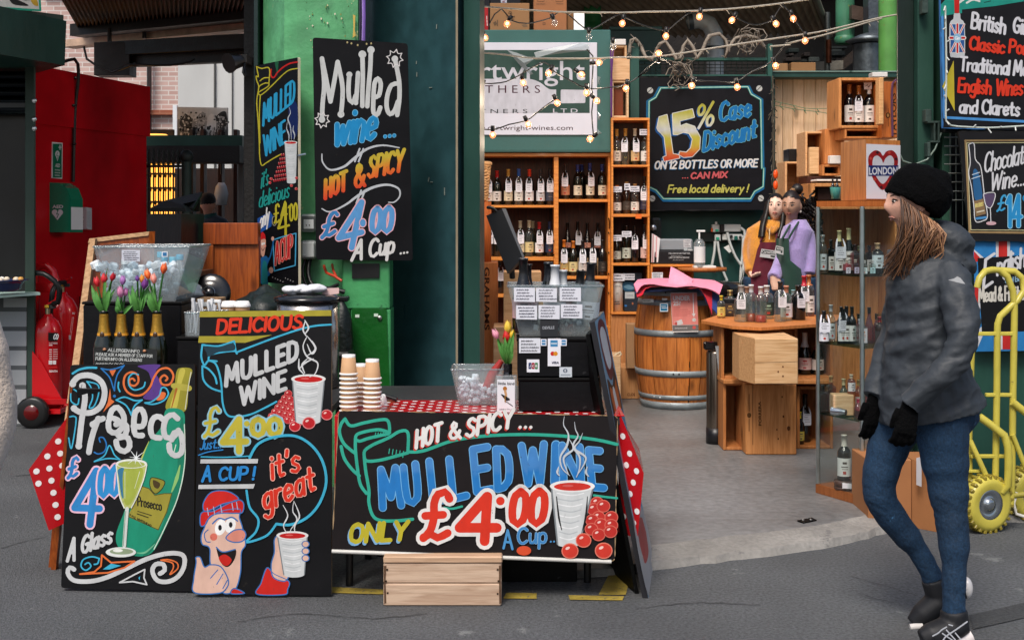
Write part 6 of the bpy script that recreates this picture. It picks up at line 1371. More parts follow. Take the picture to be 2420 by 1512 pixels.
MB().bx(x0,x1,10.5,10.6,zz,zz+.315,'14202e',PAPER).build('carton_body',t)
pt=Paint(P(0,0,10.498),P(1,0,10.498),P(0,1,10.498),CS);pt.poly('1195 1080 1230 1070 1280 1085 1282 1130 1240 1145 1195 1130','2f5a78',True);pt.poly('1200 1110 1240 1095 1280 1120 1240 1130','6a94ac',True);pt.rect(1210,1150,1282,1200,'c4ccd0');pt.pr('TALISKER',1222,1180,1270,1180,9,'3a4650');pt.ell(1215,1255,10,8,'3a7ac0');pt.ell(1268,1238,7,10,'a86a4a');pt.done('printing',t)
# below the narrow bookcase
def wbox(name,lab,cat,u0,u1,v0,v1,Y,dep,mat=None,col=WHITE,z0=None,open_=False,th=.018):
 """wooden box with its front at Y; open ones get five boards and a hollow"""
 col=tuple(c**.55 for c in hx(col)) if mat in(CRW,PALE,SHW,None) else col;x0,x1=X(u0,Y),X(u1,Y);za=Z(v1,Y) if z0 is None else z0;zb_=Z(v0,Y);m=mat or CRW
 t=T(name,lab,cat,((x0+x1)/2,Y,za))
 if not open_:MB().bx(x0,x1,Y,Y+dep,za,zb_,col,m,.004).build('body',t)
 else:
  MB().bx(x0,x1,Y+dep-th,Y+dep,za,zb_,tuple(c*.9 for c in hx(col)),m).build('back',t)
  e=.0008
  MB().bx(x0,x0+th,Y,Y+dep-th-e,za,zb_,col,m).build('side_panel',t);MB().bx(x1-th,x1,Y,Y+dep-th-e,za,zb_,col,m).build('side_panel',t)
  MB().bx(x0+th+e,x1-th-e,Y+.001,Y+dep-th-e,za,za+th,col,m).build('base_panel',t);MB().bx(x0+th+e,x1-th-e,Y+.001,Y+dep-th-e,zb_-th,zb_,col,m).build('top_panel',t)
 return t
wbox('plank_partition','orange knotty wood panel under the narrow bookcase','panel',1443.8,1540,744,948,YN+.02,.05,CRW,'e8b890',.052)
t=wbox('wooden_crate','stencilled wooden crate on the floor left of the barrel','crate',1468,1545,868,951,9.95,.3,CRW,'f0d8c0',.052)
pt=Paint(P(0,0,9.949),P(1,0,9.949),P(0,1,9.949),crop(2150,1000,2.16));pt.pr('CLOS',148,862,206,862,22,'7a4a2a',.02);pt.done('stencil',t)
t=wbox('rope_handled_box','pale wooden box with rope handle behind the painted board','box',1440,1467,840,952,9.6,.25,PALE,WHITE,.052)
mb=MB();Y=9.62;mb.tube(smooth3([P(1452,841,Y),P(1458,836,Y),P(1466,832,Y),P(1468,837,Y),P(1458,845,Y)],.02),.008,6,'d8c8a8',CLOTH);mb.build('rope_handle',t)
wbox('cardboard_carton','tall brown cardboard carton squeezed beside the barrel','carton',1481,1512,765,862,9.86,.1,CARD,WHITE,Z(868,9.95)+.002)
# ============================================================ SHOP SIGN
t=T('shop_sign','teal fascia with white lettered sign and bottle emblem','sign',(X(1250,10.5),10.5,zv(361)))
Y=10.5;MB().bx(X(960,Y),X(1443,Y),Y,Y+.35,Z(360,Y),Z(71,Y),WHITE,TEAL,.006).build('fascia',t)
mb=MB();mb.bx(X(960,Y),X(1443,Y),Y-.012,Y-.001,Z(360,Y),Z(354,Y),'c8d8d4',TEAL);mb.build('lower_batten',t)
MB().bx(X(985,Y),X(CC(1162,0)[0],Y),Y-.014,Y-.0005,Z(CC(0,1205)[1],Y),Z(CC(0,383)[1],Y),'cfcfda',PLAST,.003).build('white_plate',t)
pt=Paint(P(0,0,Y-.0142),P(1,0,Y-.0142),P(0,1,Y-.0142),CC);SG='39534c';SW='d2d2dc'
pt.rect(-300,448,1097,1009,SG);pt.up()
pt.poly([(-300,705)]+catmull([(400,705),(560,706),(650,735),(710,780),(745,798),(798,800)],10)+[(798,925)]+catmull([(745,928),(705,950),(640,990),(600,1009)],10)+[(-300,1009)],SW)
pt.poly(rrect([(838,800),(1060,803),(1058,920),(838,923)],14),SW);pt.up()
pt.pr('Ca',-210,714,108,714,178,SW,.006);pt.pr('rtwright',120,714,1056,714,178,SW,.006)
pt.pr('B R O',-190,830,130,830,72,'4a2030');pt.pr('T H E R S',165,830,655,830,72,'4a2030')
pt.pr('T N E R S',112,1010,542,1010,38,'2f3436');pt.pr('L T D',770,1006,990,1006,38,SW,.01);pt.pr('www.',30,1160,176,1160,40,'4a3038');pt.pr('cartwright-wines.com',188,1160,946,1160,44,'4a3038',-.002)
pt.done('lettering',t)
FILM=MG('clear_wrap','f4f8f8',.3,.6)
mb=MB();Y=10.44
def film(pts):
 q=[P(*CC(x,y),Y+RN.uniform(-.02,.02)) for x,y in pts];c=sum(q,Vector())/len(q)-Vector((0,.02,0))
 mb.add(q+[c],[[i,(i+1)%len(q),len(q)] for i in range(len(q))],'e0e8e8',FILM)
film([(360,448),(440,470),(600,530),(520,590),(595,660),(570,670),(480,590)]);film([(600,470),(800,420),(1010,385),(1095,400),(1090,450),(900,470),(680,500),(620,520)]);film([(1165,680),(1195,690),(1190,760),(1168,750)]);film([(1168,990),(1195,1030),(1190,1070),(1168,1075)]);film([(1165,1150),(1205,1190),(1170,1200)])
mb.build('clear_wrapping',None,'torn clear plastic wrapping hanging over the shop sign','plastic wrap')
# boxes above the sign
def carton(lab,x0,y0,x1,y1,Y,dep,col,draw=None,name='cardboard_carton',mat=None):
 u0,v0=CC(x0,y0);u1,v1=CC(x1,y1);t=wbox(name,lab,'carton',u0,u1,v0,v1,Y,dep,mat or CARD,col,Z(71,10.5)+.002)
 if draw:pt=Paint(P(0,0,Y-.001),P(1,0,Y-.001),P(0,1,Y-.001),CC);draw(pt);pt.done('printing',t)
def corr(p):
 p.st('375 125 380 108 395 108 403 122 398 138 385 140',5,'4a3a2c');p.ell(390,124,7,7,'4a3a2c');p.pr('Corrugated',352,158,430,158,18,'4a3a2c',.01);p.pr('Recycles',362,178,425,178,16,'4a3a2c',.01)
 p.poly('235 205 260 190 272 215 250 235','6a5440');p.poly('270 180 280 180 280 235 270 235','6a5440');p.poly('490 225 530 215 545 240 510 245','7a624c')
carton('tan cardboard carton with recycling mark above the shop sign',208,30,560,268,10.56,.25,'d8d0c4',corr)
carton('tall pinkish cardboard carton above the shop sign',598,-60,892,268,10.55,.25,'e8c8b8',lambda p:(p.st('630 -10 630 15 690 15 690 -10',3,'5a4438',False),p.st('660 -20 660 -5',6,'5a4438'),p.st('795 -10 795 15 858 15 858 -10',3,'5a4438',False),p.pr('KEEP UPRIGHT',622,45,700,45,14,'6a5244'),p.pr('FRAGILE',800,42,860,42,14,'6a5244'),p.st('680 205 700 205 700 222 680 222',4,'6a5244',False,True)))
carton('small open brown carton between pink and white cartons',895,115,952,268,10.58,.2,'b8a890')
carton('white narrow carton at the right end above the shop sign',955,108,1050,268,10.56,.2,'ffffff',None,'white_carton',PAPER)
t=wbox('black_carton','black packet with red and white print at the left above the sign','carton',*(CC(100,0)[0],CC(205,0)[0],CC(0,-40)[1],CC(0,268)[1]),10.6,.2,PLAST,'17171c',Z(71,10.5)+.002)
pt=Paint(P(0,0,10.599),P(1,0,10.599),P(0,1,10.599),CC);pt.rect(160,70,192,268,'b02a30');pt.tx('cca',182,240,182,160,24,6,'e8dcdc');pt.done('printing',t)
t=wbox('black_carton','black packet marked RA behind the tan carton above the sign','carton',*(CC(210,0)[0],CC(480,0)[0],CC(0,-60)[1],CC(0,268)[1]),10.83,.1,PLAST,'14141a',Z(71,10.5)+.002)
pt=Paint(P(0,0,10.829),P(1,0,10.829),P(0,1,10.829),CC);pt.rect(305,-60,358,28,'c8cede');pt.up();pt.pr('RA',345,25,345,-20,30,'7a2030',.01);pt.done('printing',t)
# boxes above the narrow bookcase
zt2=Z(279,YN)
wb=wbox('open_wooden_crate','open pale crate with brown packet, lowest above the narrow bookcase','crate',CC(1290,0)[0],CC(1445,0)[0],CC(0,718)[1],0,YN+.01,.25,PALE,WHITE,zt2+.001,True)
MB().bx(X(CC(1308,0)[0],YN),X(CC(1400,0)[0],YN),YN+.06,YN+.2,zt2+.021,zt2+.021+.22,'b0705a',CARD).build('brown_packet',None,'brown packet inside the open pale crate above the narrow bookcase','packet')
z3=Z(CC(0,718)[1],YN+.01);wbox('pale_wooden_box','closed pale wooden box on top of the open crate','box',CC(1290,0)[0],CC(1455,0)[0],CC(0,530)[1],0,YN,.25,PALE,'f8e8dc',z3+.001)
z4=Z(CC(0,530)[1],YN);wbox('open_wooden_crate','small open white edged crate second from top beside the sign','crate',CC(1295,0)[0],CC(1428,0)[0],CC(0,405)[1],0,YN+.01,.22,PALE,'e8dcd0',z4+.001,True)
z5=Z(CC(0,405)[1],YN+.01);wbox('white_carton','flat white carton topmost of the pile beside the sign','carton',CC(1288,0)[0],CC(1420,0)[0],CC(0,350)[1],0,YN,.22,PAPER,'d4d0cc',z5+.001)
# ============================================================ DISCOUNT BOARD AND BACK WALL
CD=crop(2200,0,2.52);CE=crop(2200,600,1745/750)
t=T('back_wall','dark green painted back wall of the shop behind the counter','wall',(X(1640,11),11.2,.05))
MB().bx(X(1090,11.2),X(1832,11.2),11.2,11.3,.052,Z(180,11.2),'20433f',DGREEN).build('wall_face',t)
t,pt=board('painted_sign','black 15% Case Discount board with teal border on the back wall','sign',lambda x,y:(x,y),[(1500,498),(1828,496),(1822,181),(1500,183)],(10.98,10.98,10.98),.03,None,'131318','2a2a2c')
pt.cv=CD
bord=[(235,1500),(240,905),(300,870),(345,785),(1120,775),(1150,840),(1235,890),(1245,1500)]
pt.st([(x-14 if x<700 else x+12,y) for x,y in bord],22,'1d6a9a',False);pt.up();pt.st(bord,18,'2f9484',False);pt.up();pt.st(bord,6,'cfe4dc',False)
for x,y in((250,808),(1222,790)):pt.ell(x,y,27,27,'c8cac6');pt.st([(x-20,y+18),(x+18,y-20)],6,'26282a')
one='312 1140 330 1045 398 1025 422 1150 452 1372 505 1382 512 1408 376 1438 366 1402 396 1390 376 1222 350 1190 322 1165';five='450 1015 625 975 642 1045 512 1078 516 1128 570 1105 645 1130 694 1225 688 1330 625 1395 548 1402 508 1380 515 1352 572 1360 612 1320 628 1240 596 1188 545 1178 492 1200 458 1198'
def g15(x,y):
 ks=((1000,'b9b44a'),(1090,'d8d6a8'),(1170,'d4d6d8'),(1215,'c8bf4a'),(1300,'c9b040'),(1370,'d86a3a'),(1440,'d0452f'))
 for(a_,c1),(b_,c2) in zip(ks,ks[1:]):
  if y<=b_:f=max(0,(y-a_)/(b_-a_));return tuple(p+(q-p)*f for p,q in zip(hx(c1),hx(c2)))
 return hx(ks[-1][1])
def dense(s_):q=[float(v) for v in s_.split()];q=list(zip(q[::2],q[1::2]));return[(a_[0]+(b_[0]-a_[0])*k/5,a_[1]+(b_[1]-a_[1])*k/5) for a_,b_ in zip(q,q[1:]+q[:1]) for k in range(5)]
for s_ in(one,five):
 q=dense(s_);pt.poly([(x-16,y+12) for x,y in q],'1d5a9a');pt.st([(x-16,y+12) for x,y in q],10,'1d5a9a',False,True)
pt.up()
for s_ in(one,five):q=dense(s_);pt.st(q,13,'e2e4e0',False,True);pt.up();pt.poly(q,g15)
pt.tx('%',655,1150,815,1110,200,24,lambda x,y:g15(x,y+20),sl=.12,sh=(-8,10,'1d5a9a'))
BD='1c78ba'
pt.tx('Case',855,1095,1150,1050,190,30,BD,(3,'8fd0c8'),sl=.1);pt.tx('Discount',712,1360,1195,1240,190,30,BD,(3,'8fd0c8'),sl=.1)
pt.tx('ON 12 BOTTLES OR MORE',285,1512,1205,1492,78,14,WT,sl=.16,sh=(-6,6,'1d6a9a'))
pt.cv=CE
bl2=[(232,148),(280,170),(340,240),(1055,240),(1090,180),(1160,140),(1165,-10)]
pt.st([(x,y+15) for x,y in bl2[:-1]]+[(1172,-10)],20,'1d6aa0',False);pt.up();pt.st(bl2,16,'2f9484',False);pt.up();pt.st(bl2,5,'cfe4dc',False)
for x,y in((248,238),(1142,236)):pt.ell(x,y,24,26,'c8cac6');pt.st([(x-18,y-10),(x+18,y+12)],5,'26282a')
pt.tx('...',492,76,545,74,40,10,'d06060',sl=.2);pt.tx('CAN MIX',560,80,865,70,58,13,'d06064',sl=.15);pt.tx('Free local delivery !',370,196,1035,190,72,12,'c5c060',sl=.22)
pt.done('painted_lettering',t)
# steel mesh frame above
GALV2=M('zinc_pipe','b8bec2',.5,.15,.2,12)

t=T('mesh_frame','green steel frame with wire mesh above the discount board','frame',(X(1660,11),11.05,Z(183,11)))
Y=11.05;mb=MB();mb.bx(X(1487,Y),X(1508,Y),Y-.1,Y+.1,.05,Z(107,Y),'2f564e',DGREEN);mb.bx(X(1812,Y),X(1823,Y),Y-.05,Y+.05,.05,Z(106,Y),'2f564e',DGREEN);mb.bx(X(1508,Y),X(1812,Y),Y-.04,Y+.04,Z(153-8,Y),Z(138,Y),'2f564e',DGREEN);mb.bx(X(1508,Y),X(1812,Y),Y-.04,Y+.04,Z(182,Y),Z(178,Y),'2f564e',DGREEN);mb.build('steel_bars',t)
mb=MB()
for i in range(24):u=1512+i*12.8;mb.tube([(X(u,Y),Y+.03,Z(180,Y)),(X(u,Y),Y+.03,Z(144,Y))],.004,4,'3a4440',METAL)
for v in(152,160,168,176):mb.tube([(X(1508,Y),Y+.035,Z(v,Y)),(X(1812,Y),Y+.035,Z(v,Y))],.004,4,'3a4440',METAL)
mb.build('wire_mesh',t)
Y=11.6;t=T('steel_cabinet','dark green steel housing behind the string lights','housing',(X(1470,Y),Y,3));MB().bx(X(1442,Y),X(1562,Y),Y,Y+.4,Z(180,Y),Z(72,Y),'24423d',DGREEN).build('housing_body',t)
mb=MB();mb.bx(X(1440,Y),X(1564,Y),Y-.02,Y+.42,Z(72,Y),Z(64,Y),'2f524b',DGREEN);mb.build('cap_rail',t)
t=T('vent_pipe','grey ventilation pipe with a curved outlet behind the mesh','pipe',P(1690,180,12));Y=12
mb=MB();mb.tube(smooth3([P(1690,190,Y),P(1690,110,Y),P(1688,80,Y),P(1676,58,Y),P(1655,48,Y),P(1628,50,Y)],.08),.08,16,'ffffff',GALV2,False);mb.build('pipe_body',t)
mb=MB();mb.tube([P(1636,49,Y),P(1625,51,Y)],[.085,.09],16,'d0d6da',GALV,False);mb.tube([P(1690,118,Y),P(1690,110,Y)],.086,16,'b0b8bc',GALV);mb.build('collar',t)
# twig garland
TWIG=M('frosted_twig','8a8074',.8,var=.3,scale=40)
t=T('twig_garland','pale frosted twig garland looped along the mesh frame','garland',P(1650,130,10.9));mb=MB();r=random.Random(9);Y=10.93
path=[(1487,125),(1492,95),(1500,92),(1515,110),(1525,135),(1540,142),(1552,118),(1560,104),(1572,98),(1588,120),(1598,140),(1608,138),(1615,110),(1625,95),(1638,112),(1648,138),(1660,120),(1676,85),(1700,80),(1715,95),(1720,110),(1714,135),(1725,110),(1740,90),(1765,84),(1790,90),(1806,110)]
sp_=smooth3([P(u,v,Y+r.uniform(-.04,.04)) for u,v in path],.05);mb.tube(sp_,.016,5,WHITE,TWIG)
for p in sp_[::1]:
 for k in range(2):d_=Vector((r.uniform(-1,1),r.uniform(-.6,.3),r.uniform(-1,1)))*.05;mb.tube([p,p+d_],[.005,.002],4,WHITE,TWIG,False)
mb.build('loops',t);mb=MB()
for cx_,cy_,rr in((1772,100,.13),(1612+130,190-5,.13)):
 for k in range(24):
  a0=r.uniform(0,6.28);rad_=rr*r.uniform(.35,1);tl_=r.uniform(-.9,.9);c=P(cx_ if cx_>1760 else 1600,cy_,Y);c=P(1770,100,Y) if cx_>1760 else P(1602,175,Y)
  pts=[c+Vector((rad_*math.cos(a0+j*.5)*(1-.4*abs(tl_))+r.uniform(-.03,.03),r.uniform(-.08,.08),rad_*math.sin(a0+j*.5+tl_)+r.uniform(-.03,.03))) for j in range(r.randint(3,6))]
  if cx_<=1760:pts=[p+(P(1608,175,Y)-P(1602,175,Y)) for p in pts]
  mb.tube(pts,.005,4,WHITE,TWIG,False)
 mb.build('twig_ball',t);mb=MB()
 # ============================================================ MARKET ROOF, PILLARS, VENTS (behind the shop)
CORR2=M('rusty_corrugated_iron','b09a80',.75,.1,.35,4,.1,30)
t=T('market_shed','dark iron market roof and far wall above and behind the shop','roof',(0,14,0))
MB().bx(X(1040,17),12,17,17.2,0,6.5,'1c1714',IRON).build('far_wall',t)
mb=MB();corrugated(mb,P(1960,84,14.5),P(1040,84,14.5)+Vector((-.4,0,0)),P(1905,-60,10.8),.035,60,'ffffff',CORR2);mb.build('roof_sheet',t)
mb=MB();a,b=P(1962,84,14.5),P(1905,-62,10.8);mb.tube([a,b],.035,6,'8a8070',IRON);beam(mb,P(1820,165,14),P(1990,155,14),.1,.1,'8a8478',IRON);beam(mb,P(1990,155,14),P(2150,20,14),.12,.1,'3a2f28',IRON);beam(mb,P(2010,30,13),P(2130,55,13),.14,.1,'4a3a30',IRON);mb.build('roof_beams',t)
MB().bx(X(1900,15),12,12.6,17,4.9,5.0,'14110f',IRON).build('dark_ceiling',t)
mb=MB();r=random.Random(14)
for i in range(18):u=r.uniform(1830,2080);v=r.uniform(105,175);MB().bx(X(u,15.5),X(u+r.uniform(8,50),15.5),15.4,15.6,Z(v+r.uniform(4,14),15.5),Z(v,15.5),r.choice(['1c211f','2a3330','3a3f3c','241c18','15201d']),IRON,.01).build('duct',t)

PIL=M('mid_green_paint','ffffff',.45,var=.2,scale=6,bump=.1,bscale=20,wear='6a7a40',wamt=.4)
def pillar(u,r_,Y,v0,v1,lab,col=WHITE):
 t=T('green_pillar',lab,'pillar',P(u,v1,Y));c=Vector((X(u,Y),Y,0));MB().lathe([(r_,Z(v1,Y)),(r_,Z(v0,Y))],20,c,col,PIL).build('shaft',t)
 MB().lathe([(r_*1.02,Z(v1,Y)),(r_*1.15,Z(v1,Y)+.02),(r_*1.15,Z(v1,Y)+.06),(r_*1.01,Z(v1,Y)+.08)],20,c,col,PIL).build('collar',t)
pillar(1400,.085,12.5,-60,75,'short bright green pillar above the cartons','3f9a62');pillar(1997,.095,13.2,-60,104,'dark green hanging pipe under the roof','3f7a5c');pillar(2098,.085,12.0,-60,190,'green pillar rising beside the dark post','5a9548')
t=T('vent_cowl','grey metal flue with conical cap under the roof','flue',P(2053,180,12.6));Y=12.6;c=Vector((X(2053,Y),Y,0))
MB().lathe([(.15,Z(190,Y)),(.15,Z(108,Y)),(.15,Z(106,Y))],20,c,'c0c6ca',GALV).build('flue_body',t);MB().lathe([(.17,Z(104,Y)),(.23,Z(97,Y)),(.08,Z(82,Y)),(.02,Z(78,Y))],20,c,'d8dcde',GALV).build('conical_cap',t);MB().bx(c.x+.04,c.x+.22,Y+.15,Y+.35,Z(190,Y),4.2,'b0b4b8',GALV).build('duct',t)
mb=MB();mb.tube([(X(1955,13),13,Z(190,13)),(X(1955,13),13,Z(30,13))],.03,8,'a8a8a0',GALV);mb.tube([(X(1957,13),12.98,Z(150,13)),(X(1957,13),12.98,Z(95,13))],.031,8,'8a4a30',GALV);mb.build('drainpipe',None,'thin pale drainpipe beside the green hanging pipe','pipe')
# plank wall and pelmet
Y=11.3;t=T('plank_wall','pale pine plank wall at the right of the shop','wall',(X(1970,Y),Y,.05));mb=MB();r=random.Random(6);x=X(1822,Y)
while x<X(2300,Y):w_=r.uniform(.085,.11);s_=r.uniform(.86,1.08);mb.bx(x,x+w_-.003,Y,Y+.03,.052,Z(182,Y),(s_,s_*r.uniform(.96,1),s_*.96),PINE,.002);x+=w_
mb.build('planks',t)
Y=11.1;t=T('green_pelmet','dark green rail along the top of the plank wall','rail',(X(1970,Y),Y,Z(183,Y)));MB().bx(X(1824,Y),X(2300,Y),Y,Y+.3,Z(183,Y),Z(172,Y),'24423c',DGREEN).build('rail_body',t);mb=MB();mb.bx(X(1824,Y),X(2300,Y),Y-.01,Y+.3,Z(172,Y)+.001,Z(168,Y),'6a8078',DGREEN);mb.build('top_edge',t)
zp=Z(168,Y)
for u0,u1,v0,l,c in((1826,1862,150,'low pale carton at the left on the green rail','e0d8cc'),(1870,1928,148,'flat pale carton right of centre on the green rail','d8ccb8')):wbox('cardboard_carton',l,'carton',u0,u1,v0,0,Y+.04,.2,CARD,c,zp+.001)
wbox('white_box','small white box with red stripe beside the pillar foot','box',2062,2098,171,0,10.9,.12,PAPER,'d8d4d0',Z(182,10.9));
# thin fairy lights on planks
mb=MB();CQ=crop(2700,0,1989/921);Y=11.2
for pts in([(60,770),(200,800),(350,830),(580,825)],[(60,800),(250,835),(450,860),(580,890)]):
 p_=smooth3([P(*CQ(*q),Y) for q in pts],.03);mb.tube(p_,.004,4,'6a8060',PLAST)
 for q in p_[::3]:mb.tube([q,q+Vector((RN.uniform(-.03,.03),-.01,-.03))],.004,4,'3f6a48',PLAST)
mb.build('fairy_lights',None,'thin green fairy light wire strung across the pine planks','fairy lights')
# ============================================================ CRATES UPPER RIGHT
def pq(x,y):return CQ(x,y)
Y=9.2;u0,v0=pq(575,600);u1,v1=pq(912,980)
zsh=Z(v1,Y)
wbox('wooden_crate_column','stack of rough wooden crates carrying the shelves behind the glass cabinet','crates',1918,pq(1030,0)[0],pq(0,1400)[1],0,Y+.05,.45,CRW,'e8c8a0',.052,True,.025)
t=wbox('open_wooden_crate','open crate holding four dark bottles high on the right','crate',u0,u1,pq(0,595)[1],v1,Y,.35,CRW,'f0c898',None,True,.02)
for x,cp,lb,tg,ds in((655,'b06a30','d0ccc8',0,'copper capped bottle with split label at left'),(728,'b06a30','d8d4d0',1,'copper capped bottle with white tag'),(808,'e0dcdc','d4d0cc',0,'bottle with card on top third from left'),(872,'b06a30','d4d0cc',0,'copper capped bottle at right')):
 bottle(Vector((X(pq(x,0)[0],Y+.12),Y+.12+(.06 if x==872 else 0),zsh+.0215)),ds+' in the high open crate',.305,.038,'bord','black',cp,.22,lb,(.1,.5),'d8d8e0' if tg else None,'bottles in the high open crate',x)
card('price_card','white card with bird drawing above the bottles in the high crate','card',CQ,[(768,685),(828,682),(826,628),(766,632)],Y+.1,'dcd0d2',.002,lambda p:p.st('778 660 795 650 800 668 815 650',5,'5a3a40'))
def wb2(lab,x0,y0,x1,y1,Yq,col,mat,op,name='wooden_box',dep=.3,z0=None):a_,b_=pq(x0,y0),pq(x1,y1);return wbox(name,lab,'crate' if 'crate' in name else 'box',a_[0],b_[0],a_[1],b_[1],Yq,dep,mat,col,z0,op,.016)
wb2('open crate with dividers directly under the high crate of bottles',620,982,915,1060,Y+.01,'d89a60',CRW,True,'open_wooden_crate')
wb2('tall pale open crate left of the high crates, with dark hollow',320,1005,470,1345,9.6,'f8dcc0',PALE,True,'open_wooden_crate')
wb2('orange knotty crate left of the LONDON box',468,985,618,1255,9.5,'f0b078',CRW,False)
wb2('pale wooden box standing inside the tall open crate',352,1125,425,1330,9.55,'fff4e0',PALE,False,dep=.05)
wb2('small open crate in front of the plank wall',165,1235,315,1512,9.9,'f4d8bc',PALE,True,'open_wooden_crate')
wb2('black rectangular box on the small open crate',192,1138,318,1232,9.92,'141416',PLAST,False,'black_box',.2)
wb2('low crate with two hollows left of the LONDON box',450,1258,590,1342,9.45,'d89a60',CRW,True,'open_wooden_crate')
wb2('small white packet on the orange knotty crate',510,1188,590,1250,9.4,'d8d4d0',PAPER,False,'white_packet',.08)
wb2('rough brown crate below the tall open crate',335,1348,600,1560,9.5,'c09068',WD,False,'wooden_crate')
wb2('brown crate with white lid beside the teal bucket',412,1375,590,1530,9.3,'6a4a34',WD,False,'wooden_crate',.25);wb2('flat white lid on the brown crate',408,1370,600,1384,9.28,'e0dcd8',PAPER,False,'crate_cover',.2)
wb2('long wooden ledge under the crates behind the glass cabinet',340,1562,1100,1600,9.2,'f0c090',CRW,False,'wooden_ledge',.5)
mb=MB();c=P(2067-92,470,9.2);mb.lathe([(0,0),(.032,0),(.042,.08),(.0425,.083)],14,c,'58a8a0',GLOSS);mb.build('teal_bucket',None,'small teal bucket of bottles at the foot of the crates','bucket')
for i,(u,l) in enumerate(((1968,'left'),(1978,'right'))):bottle(P(u,470,9.2)+Vector((0,0,.012)),f'miniature dark bottle with white tag, {l} one in the teal bucket',.13,.014,'bord','black',KC,.2,None,(.1,.3),None,'miniatures in the teal bucket',i)
t=T('orange_string_of_gourds','two shiny orange ornaments hanging in front of the plank wall','ornament',P(1833,440,10));mb=MB()
for v in(412,438):mb.ell(P(1833,v,9.95),(.019,.018,.036),'e0521c',GLOSS)
mb.build('orange_globe',t);mb=MB();mb.tube([P(1833,430,9.95),P(1833,380,9.95)],.004,5,'3a2a1a',PLAST);mb.build('cord',t)
mb=MB();r=random.Random(11)
for k in range(70):
 v=r.uniform(190,500);p=P(1826+r.uniform(-3,5),v,10.9);mb.tube([p,p+Vector((r.uniform(-.03,.03),r.uniform(-.03,.03),r.uniform(-.08,.02)))],.004,4,'a8a8a0',TWIG,False)
mb.tube([P(1826,180,10.9),P(1829,500,10.9)],.008,5,'8a8a80',TWIG);mb.build('hanging_garland',None,'pale straggly garland hanging down the right edge of the discount board','garland')
# LONDON box on the cabinet
LA,LB_,LC=P(1987,0,6.72),P(2047,0,6.42),P(2127,0,6.56);zc0,zc1=1.562,Z(329,6.42)
t=T('london_box','wooden box with LONDON heart poster on top of the glass cabinet','box',(LB_.x,LB_.y,zc0));LD=LA+LC-LB_
q=[Vector((p.x,p.y,zc0)) for p in(LA,LB_,LC,LD)];MB().prism(q,(0,0,zc1-zc0),'f4c890',CRW).build('body',t)
n_=(LC-LB_).cross(Vector((0,0,1))).normalized();n_=n_ if n_.y<0 else-n_
e0,e1=Vector((LB_.x,LB_.y,zc0+.006))+n_*.0008,Vector((LC.x,LC.y,zc0+.006))+n_*.0008;MB().prism([e0,e1,e1+Vector((0,0,zc1-zc0-.03)),e0+Vector((0,0,zc1-zc0-.03))],n_*.002,'d6d4da',PAPER).build('poster',t)
pt=Paint(e0+n_*.0025,e1+n_*.0025,e0+n_*.0025+Vector((0,0,1)),CQ);HT='912 1450 830 1350 802 1260 805 1190 850 1150 890 1160 912 1190 938 1158 985 1150 1020 1190 1026 1250 1000 1340';hi_='912 1405 850 1330 832 1260 840 1205 870 1190 900 1215 914 1245 932 1210 965 1188 992 1210 995 1260 975 1320'
hp=[float(v) for v in HT.split()];pt.poly(list(zip(hp[::2],hp[1::2])),'a01c20',True)
for i,(x,y) in enumerate(((820,1210),(870,1165),(960,1165),(1012,1215),(850,1370),(900,1430),(960,1390),(990,1330))):pt.poly([(x-14,y),(x,y-13),(x+14,y+2),(x,y+14)],'3a1a22' if i%2 else 'cc4a3a')
hp=[float(v) for v in hi_.split()];pt.up();pt.poly(list(zip(hp[::2],hp[1::2])),'d8d6dc',True);pt.up();pt.rect(800,1264,1030,1344,'1c2c68');pt.up();pt.pr('LONDON',806,1334,1024,1330,56,'e2e2e8',.03);pt.done('heart_emblem',t)
t=T('port_crate','upright wooden crate with large vertical lettering beside the dark post','crate',P(2095,325,8.8));Y=9.1;x0,x1=X(pq(905,0)[0],Y),X(pq(1040,0)[0],Y);MB().bx(x0,x1,Y,Y+.3,Z(pq(0,1052)[1],Y),Z(pq(0,625)[1],Y),'e8a868',CRW).build('body',t)
pt=Paint(P(0,0,Y-.001),P(1,0,Y-.001),P(0,1,Y-.001),CQ);pt.pr('TAYLORS',1016,1046,1008,712,34,'4a2a14',.02);pt.ell(950,882,17,22,'5a3418');pt.up();pt.ell(950,882,9,13,'c08a50');pt.st('952 830 953 858',4,'5a3418');pt.st('952 908 953 965',4,'5a3418');pt.done('stencil',t)
mb=MB();mb.tube(smooth3([P(*pq(985,1040),Y-.02),P(*pq(980,800),Y-.02),P(*pq(985,640),Y-.02),P(*pq(1010,610),Y-.02),P(*pq(1022,640),Y-.02),P(*pq(1024,800),Y-.02)],.04),.008,6,'5a3050',CLOTH);mb.build('cord_loop',t)
wbox('wooden_box','wooden box between the high crate and the vertically lettered crate','box',pq(885,0)[0],pq(918,0)[0],pq(0,592)[1],pq(0,950)[1],Y-.12,.1,PALE,'f0d0a8')

